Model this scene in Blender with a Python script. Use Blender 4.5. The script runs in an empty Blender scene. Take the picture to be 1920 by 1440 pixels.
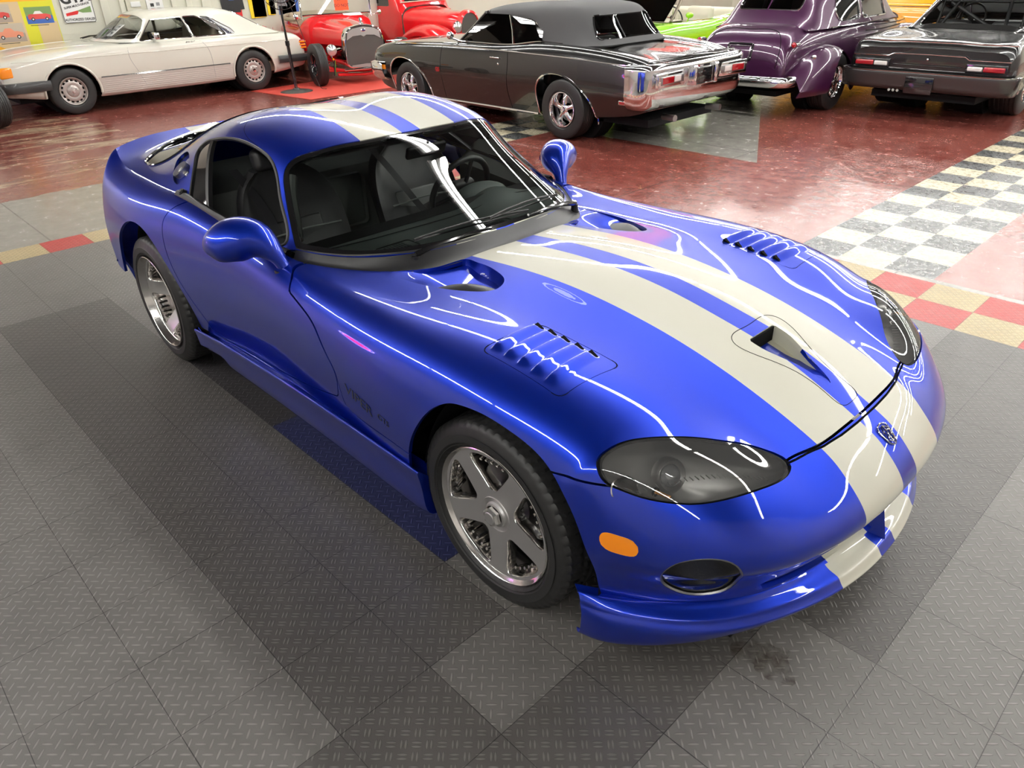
import bpy, bmesh, math, random
import numpy as np
from mathutils import Matrix, Vector
from mathutils.bvhtree import BVHTree
PI=math.pi
COL=bpy.context.scene.collection
rad=math.radians
# ------------------------------------------------------------------ helpers
def tag(o,label=None,cat=None,group=None,kind=None):
    if label:o['label']=label
    if cat:o['category']=cat
    if group:o['group']=group
    if kind:o['kind']=kind
    return o
def thing(name,label,cat,loc=(0,0,0),rz=0,group=None):
    o=bpy.data.objects.new(name,None);COL.objects.link(o);o.location=loc;o.rotation_euler=(0,0,rz)
    o.empty_display_size=.1
    return tag(o,label,cat,group)
def obj(name,me,mat=None,parent=None,label=None):
    o=bpy.data.objects.new(name,me);COL.objects.link(o)
    if mat is not None:
        for m in (mat if isinstance(mat,(list,tuple)) else [mat]): me.materials.append(m)
    if parent:o.parent=parent
    if label:o['label']=label
    return o
def mesh(name,V,F,smooth=True,fm=None):
    me=bpy.data.meshes.new(name);me.from_pydata([tuple(map(float,v)) for v in V],[],[tuple(int(i) for i in f) for f in F])
    if smooth: me.polygons.foreach_set('use_smooth',[True]*len(me.polygons))
    if fm is not None: me.polygons.foreach_set('material_index',[int(i) for i in fm])
    me.update();return me
def fixn(me):
    bm=bmesh.new();bm.from_mesh(me);bmesh.ops.recalc_face_normals(bm,faces=bm.faces);bm.to_mesh(me);bm.free();return me
def sharp(me,ang=35):
    bm=bmesh.new();bm.from_mesh(me);bmesh.ops.recalc_face_normals(bm,faces=bm.faces)
    a=rad(ang)
    for e in bm.edges:
        e.smooth=not(len(e.link_faces)!=2 or e.calc_face_angle(0)>a)
    for f in bm.faces:f.smooth=True
    bm.to_mesh(me);bm.free();return me
class MB:
    """collects shapes into one mesh"""
    def __init__(s):s.V=[];s.F=[];s.M=[]
    def add(s,V,F,m=0,M=None):
        n=len(s.V)
        V=[Vector(v) for v in V]
        if M is not None:V=[M@v for v in V]
        s.V+=[tuple(v) for v in V];s.F+=[tuple(i+n for i in f) for f in F];s.M+=[m]*len(F);return s
    def box(s,a,b,m=0,M=None):
        x0,y0,z0=a;x1,y1,z1=b
        V=[(x0,y0,z0),(x1,y0,z0),(x1,y1,z0),(x0,y1,z0),(x0,y0,z1),(x1,y0,z1),(x1,y1,z1),(x0,y1,z1)]
        return s.add(V,[(0,3,2,1),(4,5,6,7),(0,1,5,4),(1,2,6,5),(2,3,7,6),(3,0,4,7)],m,M)
    def rbox(s,a,b,r=.01,m=0,M=None,seg=3):
        bm=bmesh.new();bmesh.ops.create_cube(bm,size=1)
        for v in bm.verts:
            v.co=Vector([(a[i]+b[i])/2+v.co[i]*(b[i]-a[i]) for i in range(3)])
        bmesh.ops.bevel(bm,geom=bm.edges[:],offset=r,segments=seg,affect='EDGES',profile=.5)
        bm.verts.ensure_lookup_table()
        V=[tuple(v.co) for v in bm.verts];F=[tuple(v.index for v in f.verts) for f in bm.faces];bm.free()
        return s.add(V,F,m,M)
    def cyl(s,p,q,r,r2=None,n=24,m=0,cap=True,M=None):
        p=Vector(p);q=Vector(q);r2=r if r2 is None else r2
        d=(q-p).normalized();a=d.orthogonal().normalized();b=d.cross(a)
        V=[];F=[]
        for c,rr in((p,r),(q,r2)):
            for i in range(n):
                t=2*PI*i/n;V.append(c+a*math.cos(t)*rr+b*math.sin(t)*rr)
        for i in range(n):
            j=(i+1)%n;F.append((i,j,n+j,n+i))
        if cap:F+= [tuple(range(n-1,-1,-1)),tuple(range(n,2*n))]
        return s.add(V,F,m,M)
    def tube(s,pts,r,n=8,m=0,M=None,closed=False,cap=True):
        pts=[Vector(p) for p in pts];N=len(pts)
        rs=r if isinstance(r,(list,tuple)) else [r]*N
        V=[];F=[];prev=None
        for i,p in enumerate(pts):
            if closed:d=(pts[(i+1)%N]-pts[i-1])
            else:d=pts[min(i+1,N-1)]-pts[max(i-1,0)]
            d=d.normalized() if d.length>1e-9 else Vector((0,0,1))
            if prev is None:a=d.orthogonal().normalized()
            else:
                a=prev-d*prev.dot(d);a=a.normalized() if a.length>1e-6 else d.orthogonal().normalized()
            prev=a;b=d.cross(a)
            for k in range(n):
                t=2*PI*k/n;V.append(p+(a*math.cos(t)+b*math.sin(t))*rs[i])
        L=N if closed else N-1
        for i in range(L):
            i2=(i+1)%N
            for k in range(n):
                k2=(k+1)%n;F.append((i*n+k,i*n+k2,i2*n+k2,i2*n+k))
        if cap and not closed:F+=[tuple(range(n-1,-1,-1)),tuple(range((N-1)*n,N*n))]
        return s.add(V,F,m,M)
    def rev(s,prof,n=48,m=0,M=None,axis='y',close=False,ms=None):
        """revolve (r,h) profile about axis through origin"""
        V=[];F=[];k=len(prof)
        for i in range(n):
            t=2*PI*i/n;c,sn=math.cos(t),math.sin(t)
            for r,h in prof:
                V.append({'y':(r*c,h,r*sn),'z':(r*c,r*sn,h),'x':(h,r*c,r*sn)}[axis])
        base=len(s.F)
        for i in range(n):
            j=(i+1)%n
            for a in range(k-1+(1 if close else 0)):
                b=(a+1)%k;F.append((i*k+a,i*k+b,j*k+b,j*k+a))
        s.add(V,F,m,M)
        if ms is not None:
            w=k-1+(1 if close else 0)
            for i in range(len(F)):s.M[base+i]=ms[i%w]
        return s
    def sph(s,c,r,n=16,m=0,M=None,hemi=None):
        r=(r,)*3 if not isinstance(r,(tuple,list)) else r
        V=[];F=[];a=n//2
        for i in range(a+1):
            ph=PI*i/a
            for j in range(n):
                t=2*PI*j/n;V.append((c[0]+r[0]*math.sin(ph)*math.cos(t),c[1]+r[1]*math.sin(ph)*math.sin(t),c[2]+r[2]*math.cos(ph)))
        for i in range(a):
            for j in range(n):
                k=(j+1)%n;F.append((i*n+j,(i+1)*n+j,(i+1)*n+k,i*n+k))
        return s.add(V,F,m,M)
    def prism(s,poly,a,b,axis=1,m=0,M=None):
        """extrude 2-D polygon along axis from a to b"""
        n=len(poly);V=[]
        for h in(a,b):
            for u,v in poly:
                V.append({0:(h,u,v),1:(u,h,v),2:(u,v,h)}[axis])
        F=[tuple(range(n)),tuple(range(2*n-1,n-1,-1))]+[(i,n+i,n+(i+1)%n,(i+1)%n) for i in range(n)]
        return s.add(V,F,m,M)
    def grid(s,P,m=0,M=None,cu=False,cv=False):
        P=np.asarray(P,float);a,b=P.shape[:2];V=P.reshape(-1,3).tolist();F=[]
        for i in range(a if cu else a-1):
            for j in range(b if cv else b-1):
                i2=(i+1)%a;j2=(j+1)%b;F.append((i*b+j,i2*b+j,i2*b+j2,i*b+j2))
        return s.add(V,F,m,M)
    def build(s,name,mat,parent=None,sm=True,ang=35,label=None,weld=False,bevel=0):
        me=mesh(name,s.V,s.F,True,s.M)
        if weld:
            bm=bmesh.new();bm.from_mesh(me);bmesh.ops.remove_doubles(bm,verts=bm.verts,dist=1e-5);bm.to_mesh(me);bm.free()
        if sm:sharp(me,ang)
        else:
            fixn(me);me.polygons.foreach_set('use_smooth',[False]*len(me.polygons))
        o=obj(name,me,mat,parent,label)
        if bevel:
            md=o.modifiers.new('b','BEVEL');md.width=bevel;md.segments=2;md.limit_method='ANGLE'
        return o
def T(x,y,z):return Matrix.Translation((x,y,z))
def RZ(a):return Matrix.Rotation(a,4,'Z')
def RX(a):return Matrix.Rotation(a,4,'X')
def RY(a):return Matrix.Rotation(a,4,'Y')
def S(x,y,z):return Matrix.Diagonal((x,y,z,1))
def txt(name,body,size,mat,parent=None,loc=(0,0,0),M=None,extrude=.0006,bold=0,label=None,align='CENTER',shear=0,sx=1):
    """real lettering converted to mesh; M places the text plane (x right,y up)"""
    cu=bpy.data.curves.new(name,'FONT');cu.body=body;cu.size=size;cu.extrude=extrude;cu.align_x=align;cu.align_y='CENTER';cu.offset=bold;cu.shear=shear
    o=bpy.data.objects.new(name,cu);COL.objects.link(o)
    dg=bpy.context.evaluated_depsgraph_get();me=bpy.data.meshes.new_from_object(o.evaluated_get(dg))
    bpy.data.objects.remove(o)
    me.transform(S(sx,1,1))
    if M is not None:me.transform(M)
    return obj(name,me,mat,parent,label)
def frame(o,xr,up):
    """matrix with x=xr, y=up, z = normal"""
    x=Vector(xr).normalized();u=Vector(up);z=x.cross(u).normalized();y=z.cross(x)
    return Matrix(((x.x,y.x,z.x,o[0]),(x.y,y.y,z.y,o[1]),(x.z,y.z,z.z,o[2]),(0,0,0,1)))
# ---------------- splines
def nspl(t,Y,q):
    """natural cubic spline through (t,Y) at q ; Y (n,...)"""
    t=np.asarray(t,float);Y=np.asarray(Y,float);n=len(t);h=np.diff(t)
    A=np.zeros((n,n));B=np.zeros((n,)+Y.shape[1:])
    A[0,0]=A[-1,-1]=1
    for i in range(1,n-1):
        A[i,i-1]=h[i-1];A[i,i]=2*(h[i-1]+h[i]);A[i,i+1]=h[i]
        B[i]=6*((Y[i+1]-Y[i])/h[i]-(Y[i]-Y[i-1])/h[i-1])
    Mm=np.linalg.solve(A,B.reshape(n,-1)).reshape(B.shape)
    q=np.asarray(q,float);i=np.clip(np.searchsorted(t,q)-1,0,n-2)
    sh=(len(q),)+(1,)*(Y.ndim-1)
    H=h[i].reshape(sh);a=((t[i+1]-q).reshape(sh))/H;b=1-a
    return a*Y[i]+b*Y[i+1]+((a**3-a)*Mm[i]+(b**3-b)*Mm[i+1])*H*H/6
def chord(P,ax):
    d=np.linalg.norm(np.diff(P,axis=ax),axis=2).mean(axis=1-ax)
    d=np.maximum(d,1e-4)**.8
    return np.concatenate([[0],np.cumsum(d)])
def surf(P,nu,nv):
    """tensor spline surface through net P (a,b,3)"""
    P=np.asarray(P,float);u=chord(P,0);v=chord(P,1)
    X=nspl(u,P,np.linspace(0,u[-1],nu))
    X=np.swapaxes(nspl(v,np.swapaxes(X,0,1),np.linspace(0,v[-1],nv)),0,1)
    return X
def curve(P,n=60,closed=False):
    P=np.asarray(P,float)
    if closed:
        k=len(P);Q=np.concatenate([P[-3:],P,P[:3]]);d=np.linalg.norm(np.diff(Q,axis=0),axis=1)**.6;t=np.concatenate([[0],np.cumsum(d)])
        return nspl(t,Q,np.linspace(t[3],t[3+k],n,endpoint=False))
    d=np.linalg.norm(np.diff(P,axis=0),axis=1)**.7;t=np.concatenate([[0],np.cumsum(d)])
    return nspl(t,P,np.linspace(0,t[-1],n))
def rpoly(P,r,k=5):
    """round the corners of a 2-D polygon"""
    P=[np.array(p,float) for p in P];out=[];n=len(P)
    rs=r if isinstance(r,(list,tuple)) else [r]*n
    for i in range(n):
        a,b,c=P[i-1],P[i],P[(i+1)%n];d1=a-b;d2=c-b;l1=np.linalg.norm(d1);l2=np.linalg.norm(d2)
        q=min(rs[i],l1*.48,l2*.48);p0=b+d1/l1*q;p2=b+d2/l2*q
        for s_ in np.linspace(0,1,k):out.append((1-s_)**2*p0+2*s_*(1-s_)*b+s_**2*p2)
    return np.array(out)
# ---------------- shell cutting
class Shell:
    def __init__(s,V,N,F):s.V=np.asarray(V,float);s.N=np.asarray(N,float);s.F=F
    def compact(s):
        us=sorted({i for f in s.F for i in f});mp={a:b for b,a in enumerate(us)}
        return Shell(s.V[us],s.N[us],[tuple(mp[i] for i in f) for f in s.F])
    def cent(s):return np.array([s.V[list(f)].mean(axis=0) for f in s.F])
    def select(s,mask):
        a=[f for f,m in zip(s.F,mask) if m];b=[f for f,m in zip(s.F,mask) if not m]
        return Shell(s.V,s.N,a).compact(),Shell(s.V,s.N,b).compact()
def gridshell(G,flip=False):
    a,b=G.shape[:2];du=np.gradient(G,axis=0);dv=np.gradient(G,axis=1);N=np.cross(du,dv)
    if flip:N=-N
    N/=np.linalg.norm(N,axis=2,keepdims=True)+1e-12
    F=[]
    for i in range(a-1):
        for j in range(b-1):
            q=(i*b+j,(i+1)*b+j,(i+1)*b+j+1,i*b+j+1)
            F.append(q[::-1] if flip else q)
    return Shell(G.reshape(-1,3),N.reshape(-1,3),F)
def cut(sh,f):
    """split shell at f=0 -> (f<0, f>0)"""
    f=np.asarray(f,float).copy();f[np.abs(f)<1e-6]=1e-6
    V=list(sh.V);N=list(sh.N);E={};neg=[];pos=[]
    fs=f.tolist()
    def ev(i,j):
        k=(i,j) if i<j else (j,i)
        if k not in E:
            i,j=k;t=fs[i]/(fs[i]-fs[j]);V.append(sh.V[i]*(1-t)+sh.V[j]*t);n=sh.N[i]*(1-t)+sh.N[j]*t
            N.append(n/(np.linalg.norm(n)+1e-12));E[k]=len(V)-1
        return E[k]
    for fc in sh.F:
        s_=[fs[i]<0 for i in fc]
        if all(s_):neg.append(fc);continue
        if not any(s_):pos.append(fc);continue
        a=[];b=[];n=len(fc)
        for q in range(n):
            i=fc[q];j=fc[(q+1)%n]
            (a if s_[q] else b).append(i)
            if s_[q]!=s_[(q+1)%n]:
                e=ev(i,j);a.append(e);b.append(e)
        if len(a)>2:neg.append(tuple(a))
        if len(b)>2:pos.append(tuple(b))
    V=np.array(V);N=np.array(N)
    return Shell(V,N,neg).compact(),Shell(V,N,pos).compact()
def sdf(P2,poly):
    """signed distance to closed polygon, negative inside. P2 (n,2)"""
    P2=np.asarray(P2,float);poly=np.asarray(poly,float);A=poly;B=np.roll(poly,-1,axis=0)
    D=np.full(len(P2),1e9);ins=np.zeros(len(P2),bool)
    for a,b in zip(A,B):
        ab=b-a;L=(ab**2).sum()
        if L<1e-14:continue
        ap=P2-a;t=np.clip((ap@ab)/L,0,1);D=np.minimum(D,((ap-t[:,None]*ab)**2).sum(1))
        c=((a[1]>P2[:,1])!=(b[1]>P2[:,1]))
        with np.errstate(divide='ignore',invalid='ignore'):
            xi=(b[0]-a[0])*(P2[:,1]-a[1])/(b[1]-a[1])+a[0]
        ins^=c&(P2[:,0]<xi)
    D=np.sqrt(D);return np.where(ins,-D,D)
def cutout(sh,poly,ax=(0,2),gap=0.0,sel=None):
    """split by polygon in projection; returns inside, outside. sel(cent)->mask restricts faces"""
    rest=None
    if sel is not None:sh,rest=sh.select(sel(sh.cent()))
    d=sdf(sh.V[:,ax],poly)
    if gap:
        ins,o=cut(sh,d+gap);_,out=cut(sh,d-gap)
    else:ins,out=cut(sh,d)
    if rest is not None and len(rest.F):out=merge(out,rest)
    return ins,out
def merge(a,b):
    n=len(a.V);V=np.concatenate([a.V,b.V]);N=np.concatenate([a.N,b.N]);F=list(a.F)+[tuple(i+n for i in f) for f in b.F]
    # weld
    key={};mp=[]
    for i,v in enumerate(np.round(V,5).tolist()):
        k=tuple(v)
        if k not in key:key[k]=i
        mp.append(key[k])
    F2=[]
    for f in F:
        g=[]
        for i in f:
            m=mp[i]
            if not g or g[-1]!=m:g.append(m)
        if len(g)>2 and g[0]==g[-1]:g.pop()
        if len(set(g))>2 and len(set(g))==len(g):F2.append(tuple(g))
    return Shell(V,N,F2).compact()
def shellmesh(name,sh,depth=.012,skip=None,fm=None):
    """mesh with custom normals; boundary gets an inward flange"""
    V=sh.V.tolist();F=list(sh.F);n0=len(F);cnt={}
    for f in F:
        for q in range(len(f)):
            cnt[(f[q],f[(q+1)%len(f)])]=1
    bd=[(a,b) for (a,b) in cnt if (b,a) not in cnt]
    vm={}
    if depth:
        for a,b in bd:
            if skip is not None and skip((sh.V[a]+sh.V[b])/2):continue
            for q in(a,b):
                if q not in vm:
                    vm[q]=len(V);V.append((sh.V[q]-sh.N[q]*depth).tolist())
            F.append((b,a,vm[a],vm[b]))
    me=mesh(name,V,F,True)
    me.validate()
    ln=[];Vn=np.array(V)
    for p in me.polygons:
        vs=list(p.vertices)
        if all(v<len(sh.V) for v in vs):
            for v in vs:ln.append(tuple(sh.N[v]))
        else:
            nn=tuple(p.normal)
            for v in vs:ln.append(nn)
    me.normals_split_custom_set(ln)
    return me
def panel(name,sh,mat,parent,depth=.012,label=None,skip=None):
    return obj(name,shellmesh(name,sh,depth,skip),mat,parent,label)
# ------------------------------------------------------------------ materials
def newmat(n):
    m=bpy.data.materials.new(n);m.use_nodes=True;nt=m.node_tree;b=nt.nodes['Principled BSDF'];return m,nt,b
def pm(n,col,rough=.5,metal=0,coat=0,spec=.5,trans=0,ior=1.5,emit=None,es=0,coatr=.03,alpha=1,sheen=0,bump=None):
    m,nt,b=newmat(n);I=b.inputs
    I['Base Color'].default_value=(*col,1);I['Roughness'].default_value=rough;I['Metallic'].default_value=metal
    I['Coat Weight'].default_value=coat;I['Coat Roughness'].default_value=coatr;I['Specular IOR Level'].default_value=spec
    I['Transmission Weight'].default_value=trans;I['IOR'].default_value=ior;I['Alpha'].default_value=alpha
    if emit:I['Emission Color'].default_value=(*emit,1);I['Emission Strength'].default_value=es
    if bump:
        tc=nt.nodes.new('ShaderNodeTexCoord');t=nt.nodes.new('ShaderNodeTexNoise');t.inputs['Scale'].default_value=bump[0];t.inputs['Detail'].default_value=4
        bp=nt.nodes.new('ShaderNodeBump');bp.inputs['Strength'].default_value=bump[1];bp.inputs['Distance'].default_value=.002
        nt.links.new(tc.outputs['Object'],t.inputs['Vector']);nt.links.new(t.outputs[0],bp.inputs['Height']);nt.links.new(bp.outputs[0],I['Normal'])
    return m
def mth(nt,op,a,b=None,c=None,clamp=False):
    n=nt.nodes.new('ShaderNodeMath');n.operation=op;n.use_clamp=clamp
    for i,v in enumerate((a,b,c)):
        if v is None:continue
        if isinstance(v,(int,float)):n.inputs[i].default_value=v
        else:nt.links.new(v,n.inputs[i])
    return n.outputs[0]
def ramp(nt,fac,stops,interp='LINEAR'):
    n=nt.nodes.new('ShaderNodeValToRGB');n.color_ramp.interpolation=interp;e=n.color_ramp.elements
    while len(e)<len(stops):e.new(.5)
    for i,(p,c) in enumerate(stops):e[i].position=p;e[i].color=(*c,1) if len(c)==3 else c
    nt.links.new(fac,n.inputs[0]);return n.outputs[0]
def mixc(nt,fac,a,b,mode='MIX'):
    n=nt.nodes.new('ShaderNodeMix');n.data_type='RGBA';n.blend_type=mode
    for k,v in((0,fac),(6,a),(7,b)):
        if isinstance(v,(int,float)):n.inputs[k].default_value=v
        elif isinstance(v,tuple):n.inputs[k].default_value=(*v,1) if len(v)==3 else v
        else:nt.links.new(v,n.inputs[k])
    return n.outputs[2]
def noise(nt,vec,scale,detail=4,rough=.5,dist=0):
    n=nt.nodes.new('ShaderNodeTexNoise');n.inputs['Scale'].default_value=scale;n.inputs['Detail'].default_value=detail;n.inputs['Roughness'].default_value=rough;n.inputs['Distortion'].default_value=dist
    nt.links.new(vec,n.inputs['Vector']);return n.outputs[0]
def objc(nt):
    tc=nt.nodes.new('ShaderNodeTexCoord');return tc.outputs['Object']
def sep(nt,v):
    n=nt.nodes.new('ShaderNodeSeparateXYZ');nt.links.new(v,n.inputs[0]);return n.outputs
BLUE=(.0008,.026,.42)
CREAM=(.66,.645,.53)
def paint(n,col,metal=.0,rough=.35,coat=1,flake=True,stripes=None,scuff=False):
    m,nt,b=newmat(n);I=b.inputs;I['Coat Weight'].default_value=coat;I['Coat Roughness'].default_value=.015;I['Coat IOR'].default_value=1.5
    I['Roughness'].default_value=rough;I['Metallic'].default_value=metal;v=objc(nt)
    c=col
    if stripes:
        s_=sep(nt,v);ay=mth(nt,'ABSOLUTE',s_[1])
        a=mth(nt,'SUBTRACT',ay,(stripes[0]+stripes[1])/2);a=mth(nt,'ABSOLUTE',a)
        msk=mth(nt,'LESS_THAN',a,(stripes[1]-stripes[0])/2)
        c=mixc(nt,msk,col,CREAM)
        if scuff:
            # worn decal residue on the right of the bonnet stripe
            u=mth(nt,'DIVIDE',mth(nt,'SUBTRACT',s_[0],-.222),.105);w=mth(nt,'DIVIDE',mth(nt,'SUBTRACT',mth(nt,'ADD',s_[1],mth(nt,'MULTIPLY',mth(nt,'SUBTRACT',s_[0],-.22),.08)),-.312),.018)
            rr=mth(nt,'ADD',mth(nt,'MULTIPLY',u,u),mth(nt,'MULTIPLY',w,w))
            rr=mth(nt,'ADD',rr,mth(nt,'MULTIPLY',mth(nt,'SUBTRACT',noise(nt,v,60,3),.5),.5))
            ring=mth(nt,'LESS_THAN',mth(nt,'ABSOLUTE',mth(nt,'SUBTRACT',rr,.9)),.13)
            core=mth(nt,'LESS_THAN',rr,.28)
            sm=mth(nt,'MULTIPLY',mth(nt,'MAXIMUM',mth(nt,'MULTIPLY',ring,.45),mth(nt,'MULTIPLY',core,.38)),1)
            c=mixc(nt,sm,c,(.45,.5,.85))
        nt.links.new(c,I['Base Color'])
        mm=mth(nt,'MULTIPLY',mth(nt,'SUBTRACT',1,msk),metal);nt.links.new(mm,I['Metallic'])
    else:I['Base Color'].default_value=(*col,1)
    return m
M={}
M['blue']=paint('blue_pearl',BLUE,.72,.36,stripes=None)
M['bluestr']=paint('blue_striped',BLUE,.72,.36,stripes=(.050,.261),scuff=True)
M['cream']=pm('cream_paint',CREAM,.35,coat=1)
M['black']=pm('black_plastic',(.012,.012,.013),.45,spec=.4)
M['cowl']=pm('cowl_plastic',(.02,.02,.021),.42,spec=.5,bump=(900,.15))
M['rubber']=pm('rubber',(.018,.018,.018),.55,spec=.45)
M['gloss']=pm('gloss_black',(.008,.008,.009),.08,coat=1)
M['dark']=pm('dark_void',(.004,.004,.004),.9,spec=.1)
M['under']=pm('underbody',(.008,.008,.009),.8,spec=.2)
M['chrome']=pm('chrome',(.86,.86,.86),.06,1)
M['alu']=pm('polished_alloy',(.82,.80,.77),.16,1)
M['satin']=pm('satin_alloy',(.62,.61,.60),.36,.85)
M['steel']=pm('steel',(.35,.35,.35),.35,1)
def glassmat(n,tint,rough=0,refl=1.0,op=.0,body=(.1,.1,.1)):
    m,nt,b=newmat(n);nt.nodes.remove(b);out=nt.nodes['Material Output']
    tr=nt.nodes.new('ShaderNodeBsdfTransparent');tr.inputs[0].default_value=(*tint,1)
    gl=nt.nodes.new('ShaderNodeBsdfGlossy');gl.inputs['Roughness'].default_value=rough
    fr=nt.nodes.new('ShaderNodeFresnel');fr.inputs[0].default_value=1.5
    mx=nt.nodes.new('ShaderNodeMixShader')
    nt.links.new(mth(nt,'MULTIPLY',fr.outputs[0],refl,clamp=True),mx.inputs[0]);nt.links.new(tr.outputs[0],mx.inputs[1]);nt.links.new(gl.outputs[0],mx.inputs[2])
    last=mx.outputs[0]
    if op:
        df=nt.nodes.new('ShaderNodeBsdfDiffuse');df.inputs[0].default_value=(*body,1)
        m2=nt.nodes.new('ShaderNodeMixShader');m2.inputs[0].default_value=op;nt.links.new(last,m2.inputs[1]);nt.links.new(df.outputs[0],m2.inputs[2]);last=m2.outputs[0]
    nt.links.new(last,out.inputs[0]);return m
M['glass']=glassmat('windshield_glass',(.80,.84,.82),refl=1.15)
M['clear']=glassmat('clear_glass',(.93,.95,.94),refl=1.2)
M['tint']=glassmat('tinted_glass',(.10,.11,.11),refl=1.3)
M['lens']=glassmat('lamp_lens',(.90,.90,.89),refl=1.2,op=.08,body=(.5,.5,.5))
M['fog']=glassmat('fog_lens',(.35,.38,.45),refl=1.5)
M['amber']=pm('amber_lens',(.95,.28,.005),.12,coat=1,emit=(.9,.25,.0),es=.12)
M['redlens']=pm('red_lens',(.35,.004,.01),.1,coat=1)
M['whitelens']=pm('white_lens',(.75,.70,.68),.15,coat=1)
M['leather']=pm('black_leather',(.022,.022,.023),.42,spec=.5,bump=(300,.25))
M['greyleather']=pm('grey_leather',(.16,.165,.16),.5,bump=(300,.2))
M['dash']=pm('dash_vinyl',(.085,.10,.095),.55,bump=(500,.3))
M['trimgrey']=pm('trim_grey',(.15,.16,.15),.6)
M['belt']=pm('seat_belt',(.01,.01,.012),.6)
M['disc']=pm('brake_disc',(.25,.25,.25),.35,1)
M['white']=pm('white_plain',(.8,.8,.78),.5)
M['paper']=pm('paper',(.85,.85,.83),.6)
M['ink']=pm('ink',(.02,.02,.02),.6)
M['orange']=pm('orange_card',(1.0,.10,.02),.5)
M['yellow']=pm('yellow_band',(.95,.65,.02),.5)
M['redmat']=pm('red_mat',(.62,.07,.05),.5,bump=(60,.2))
M['creamP']=pm('cream_car_paint',(.72,.71,.62),.3,coat=1)
M['pinkP']=pm('lower_cladding',(.60,.55,.50),.45,coat=.2)
M['blackP']=pm('black_car_paint',(.006,.006,.006),.25,coat=1,coatr=.01)
M['redP']=pm('red_car_paint',(.72,.01,.015),.25,coat=1,coatr=.01)
M['purpleP']=paint('purple_car_paint',(.05,.008,.045),.3,.3)
M['greenP']=pm('lime_car_paint',(.30,.72,.01),.25,coat=1)
M['orangeP']=pm('orange_car_paint',(.75,.33,.01),.3,coat=1)
M['canvas']=pm('soft_top_canvas',(.055,.055,.057),.75,bump=(700,.3))
M['brownsign']=pm('brown',(.2,.1,.05),.6)
M['tan']=pm('tan_upholstery',(.38,.31,.22),.6)
M['ivory']=pm('ivory_vinyl',(.62,.58,.46),.5)
M['mesh']=pm('grille_mesh',(.09,.085,.08),.5,.5,bump=(400,.6))
def tyremat():
    m,nt,b=newmat('tyre_rubber');I=b.inputs;I['Base Color'].default_value=(.017,.017,.017,1);I['Roughness'].default_value=.48;I['Specular IOR Level'].default_value=.5
    return m
M['tyre']=tyremat()

M['lamphouse']=pm('lamp_housing_grey',(.36,.355,.345),.35,.4)
M['projlens']=pm('projector_glass',(.55,.57,.58),.05,.6,coat=1)
M['bulb']=pm('amber_bulb',(.75,.32,.06),.15,.3,coat=1)
M['tintblk']=pm('black_glass',(.012,.014,.013),.03,coat=1)
M['engrave']=pm('pressed_lettering',(.035,.04,.07),.4,.3)
M['bumpblk']=pm('bumper_rubber',(.035,.035,.035),.4,coat=.2)
M['steelgrey']=pm('louvre_grey',(.30,.30,.31),.35,.6)
M['greyglass']=glassmat('dusky_glass',(.35,.37,.36),refl=1.2)
M['greenglass']=glassmat('green_glass',(.45,.62,.50),refl=1.2)
M['woodrim']=pm('wood_rim',(.14,.07,.035),.25,coat=.6)
M['redink']=pm('red_ink',(.65,.02,.02),.5)
M['satinblk']=pm('satin_black_bumper',(.03,.026,.026),.25,coat=.4)
M['navy']=pm('navy_enamel',(.01,.02,.12),.3,coat=1)
M['tanmetal']=pm('bronze_frame',(.20,.17,.13),.3,.6)
M['oliveP']=pm('olive_paint',(.30,.28,.06),.3,coat=1)
M['fanbase']=pm('fan_base_grey',(.06,.065,.06),.35,.2)
M['posterY']=pm('poster_yellow',(.70,.68,.03),.5);M['posterB']=pm('poster_beige',(.66,.50,.28),.5);M['posterO']=pm('poster_orange',(.85,.42,.02),.5)
M['posterR']=pm('poster_red',(.65,.07,.06),.5);M['posterP']=pm('poster_pink',(.75,.28,.17),.5);M['posterG']=pm('poster_grey',(.40,.32,.26),.5);M['posterS']=pm('poster_sky',(.52,.45,.35),.5)
M['posterBl']=pm('poster_blue',(.04,.12,.42),.5);M['posterGr']=pm('poster_green',(.18,.30,.10),.5);M['creamflat']=pm('cream_enamel',(.62,.60,.48),.45);M['matblk']=pm('mat_black',(.018,.018,.019),.7)
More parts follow.
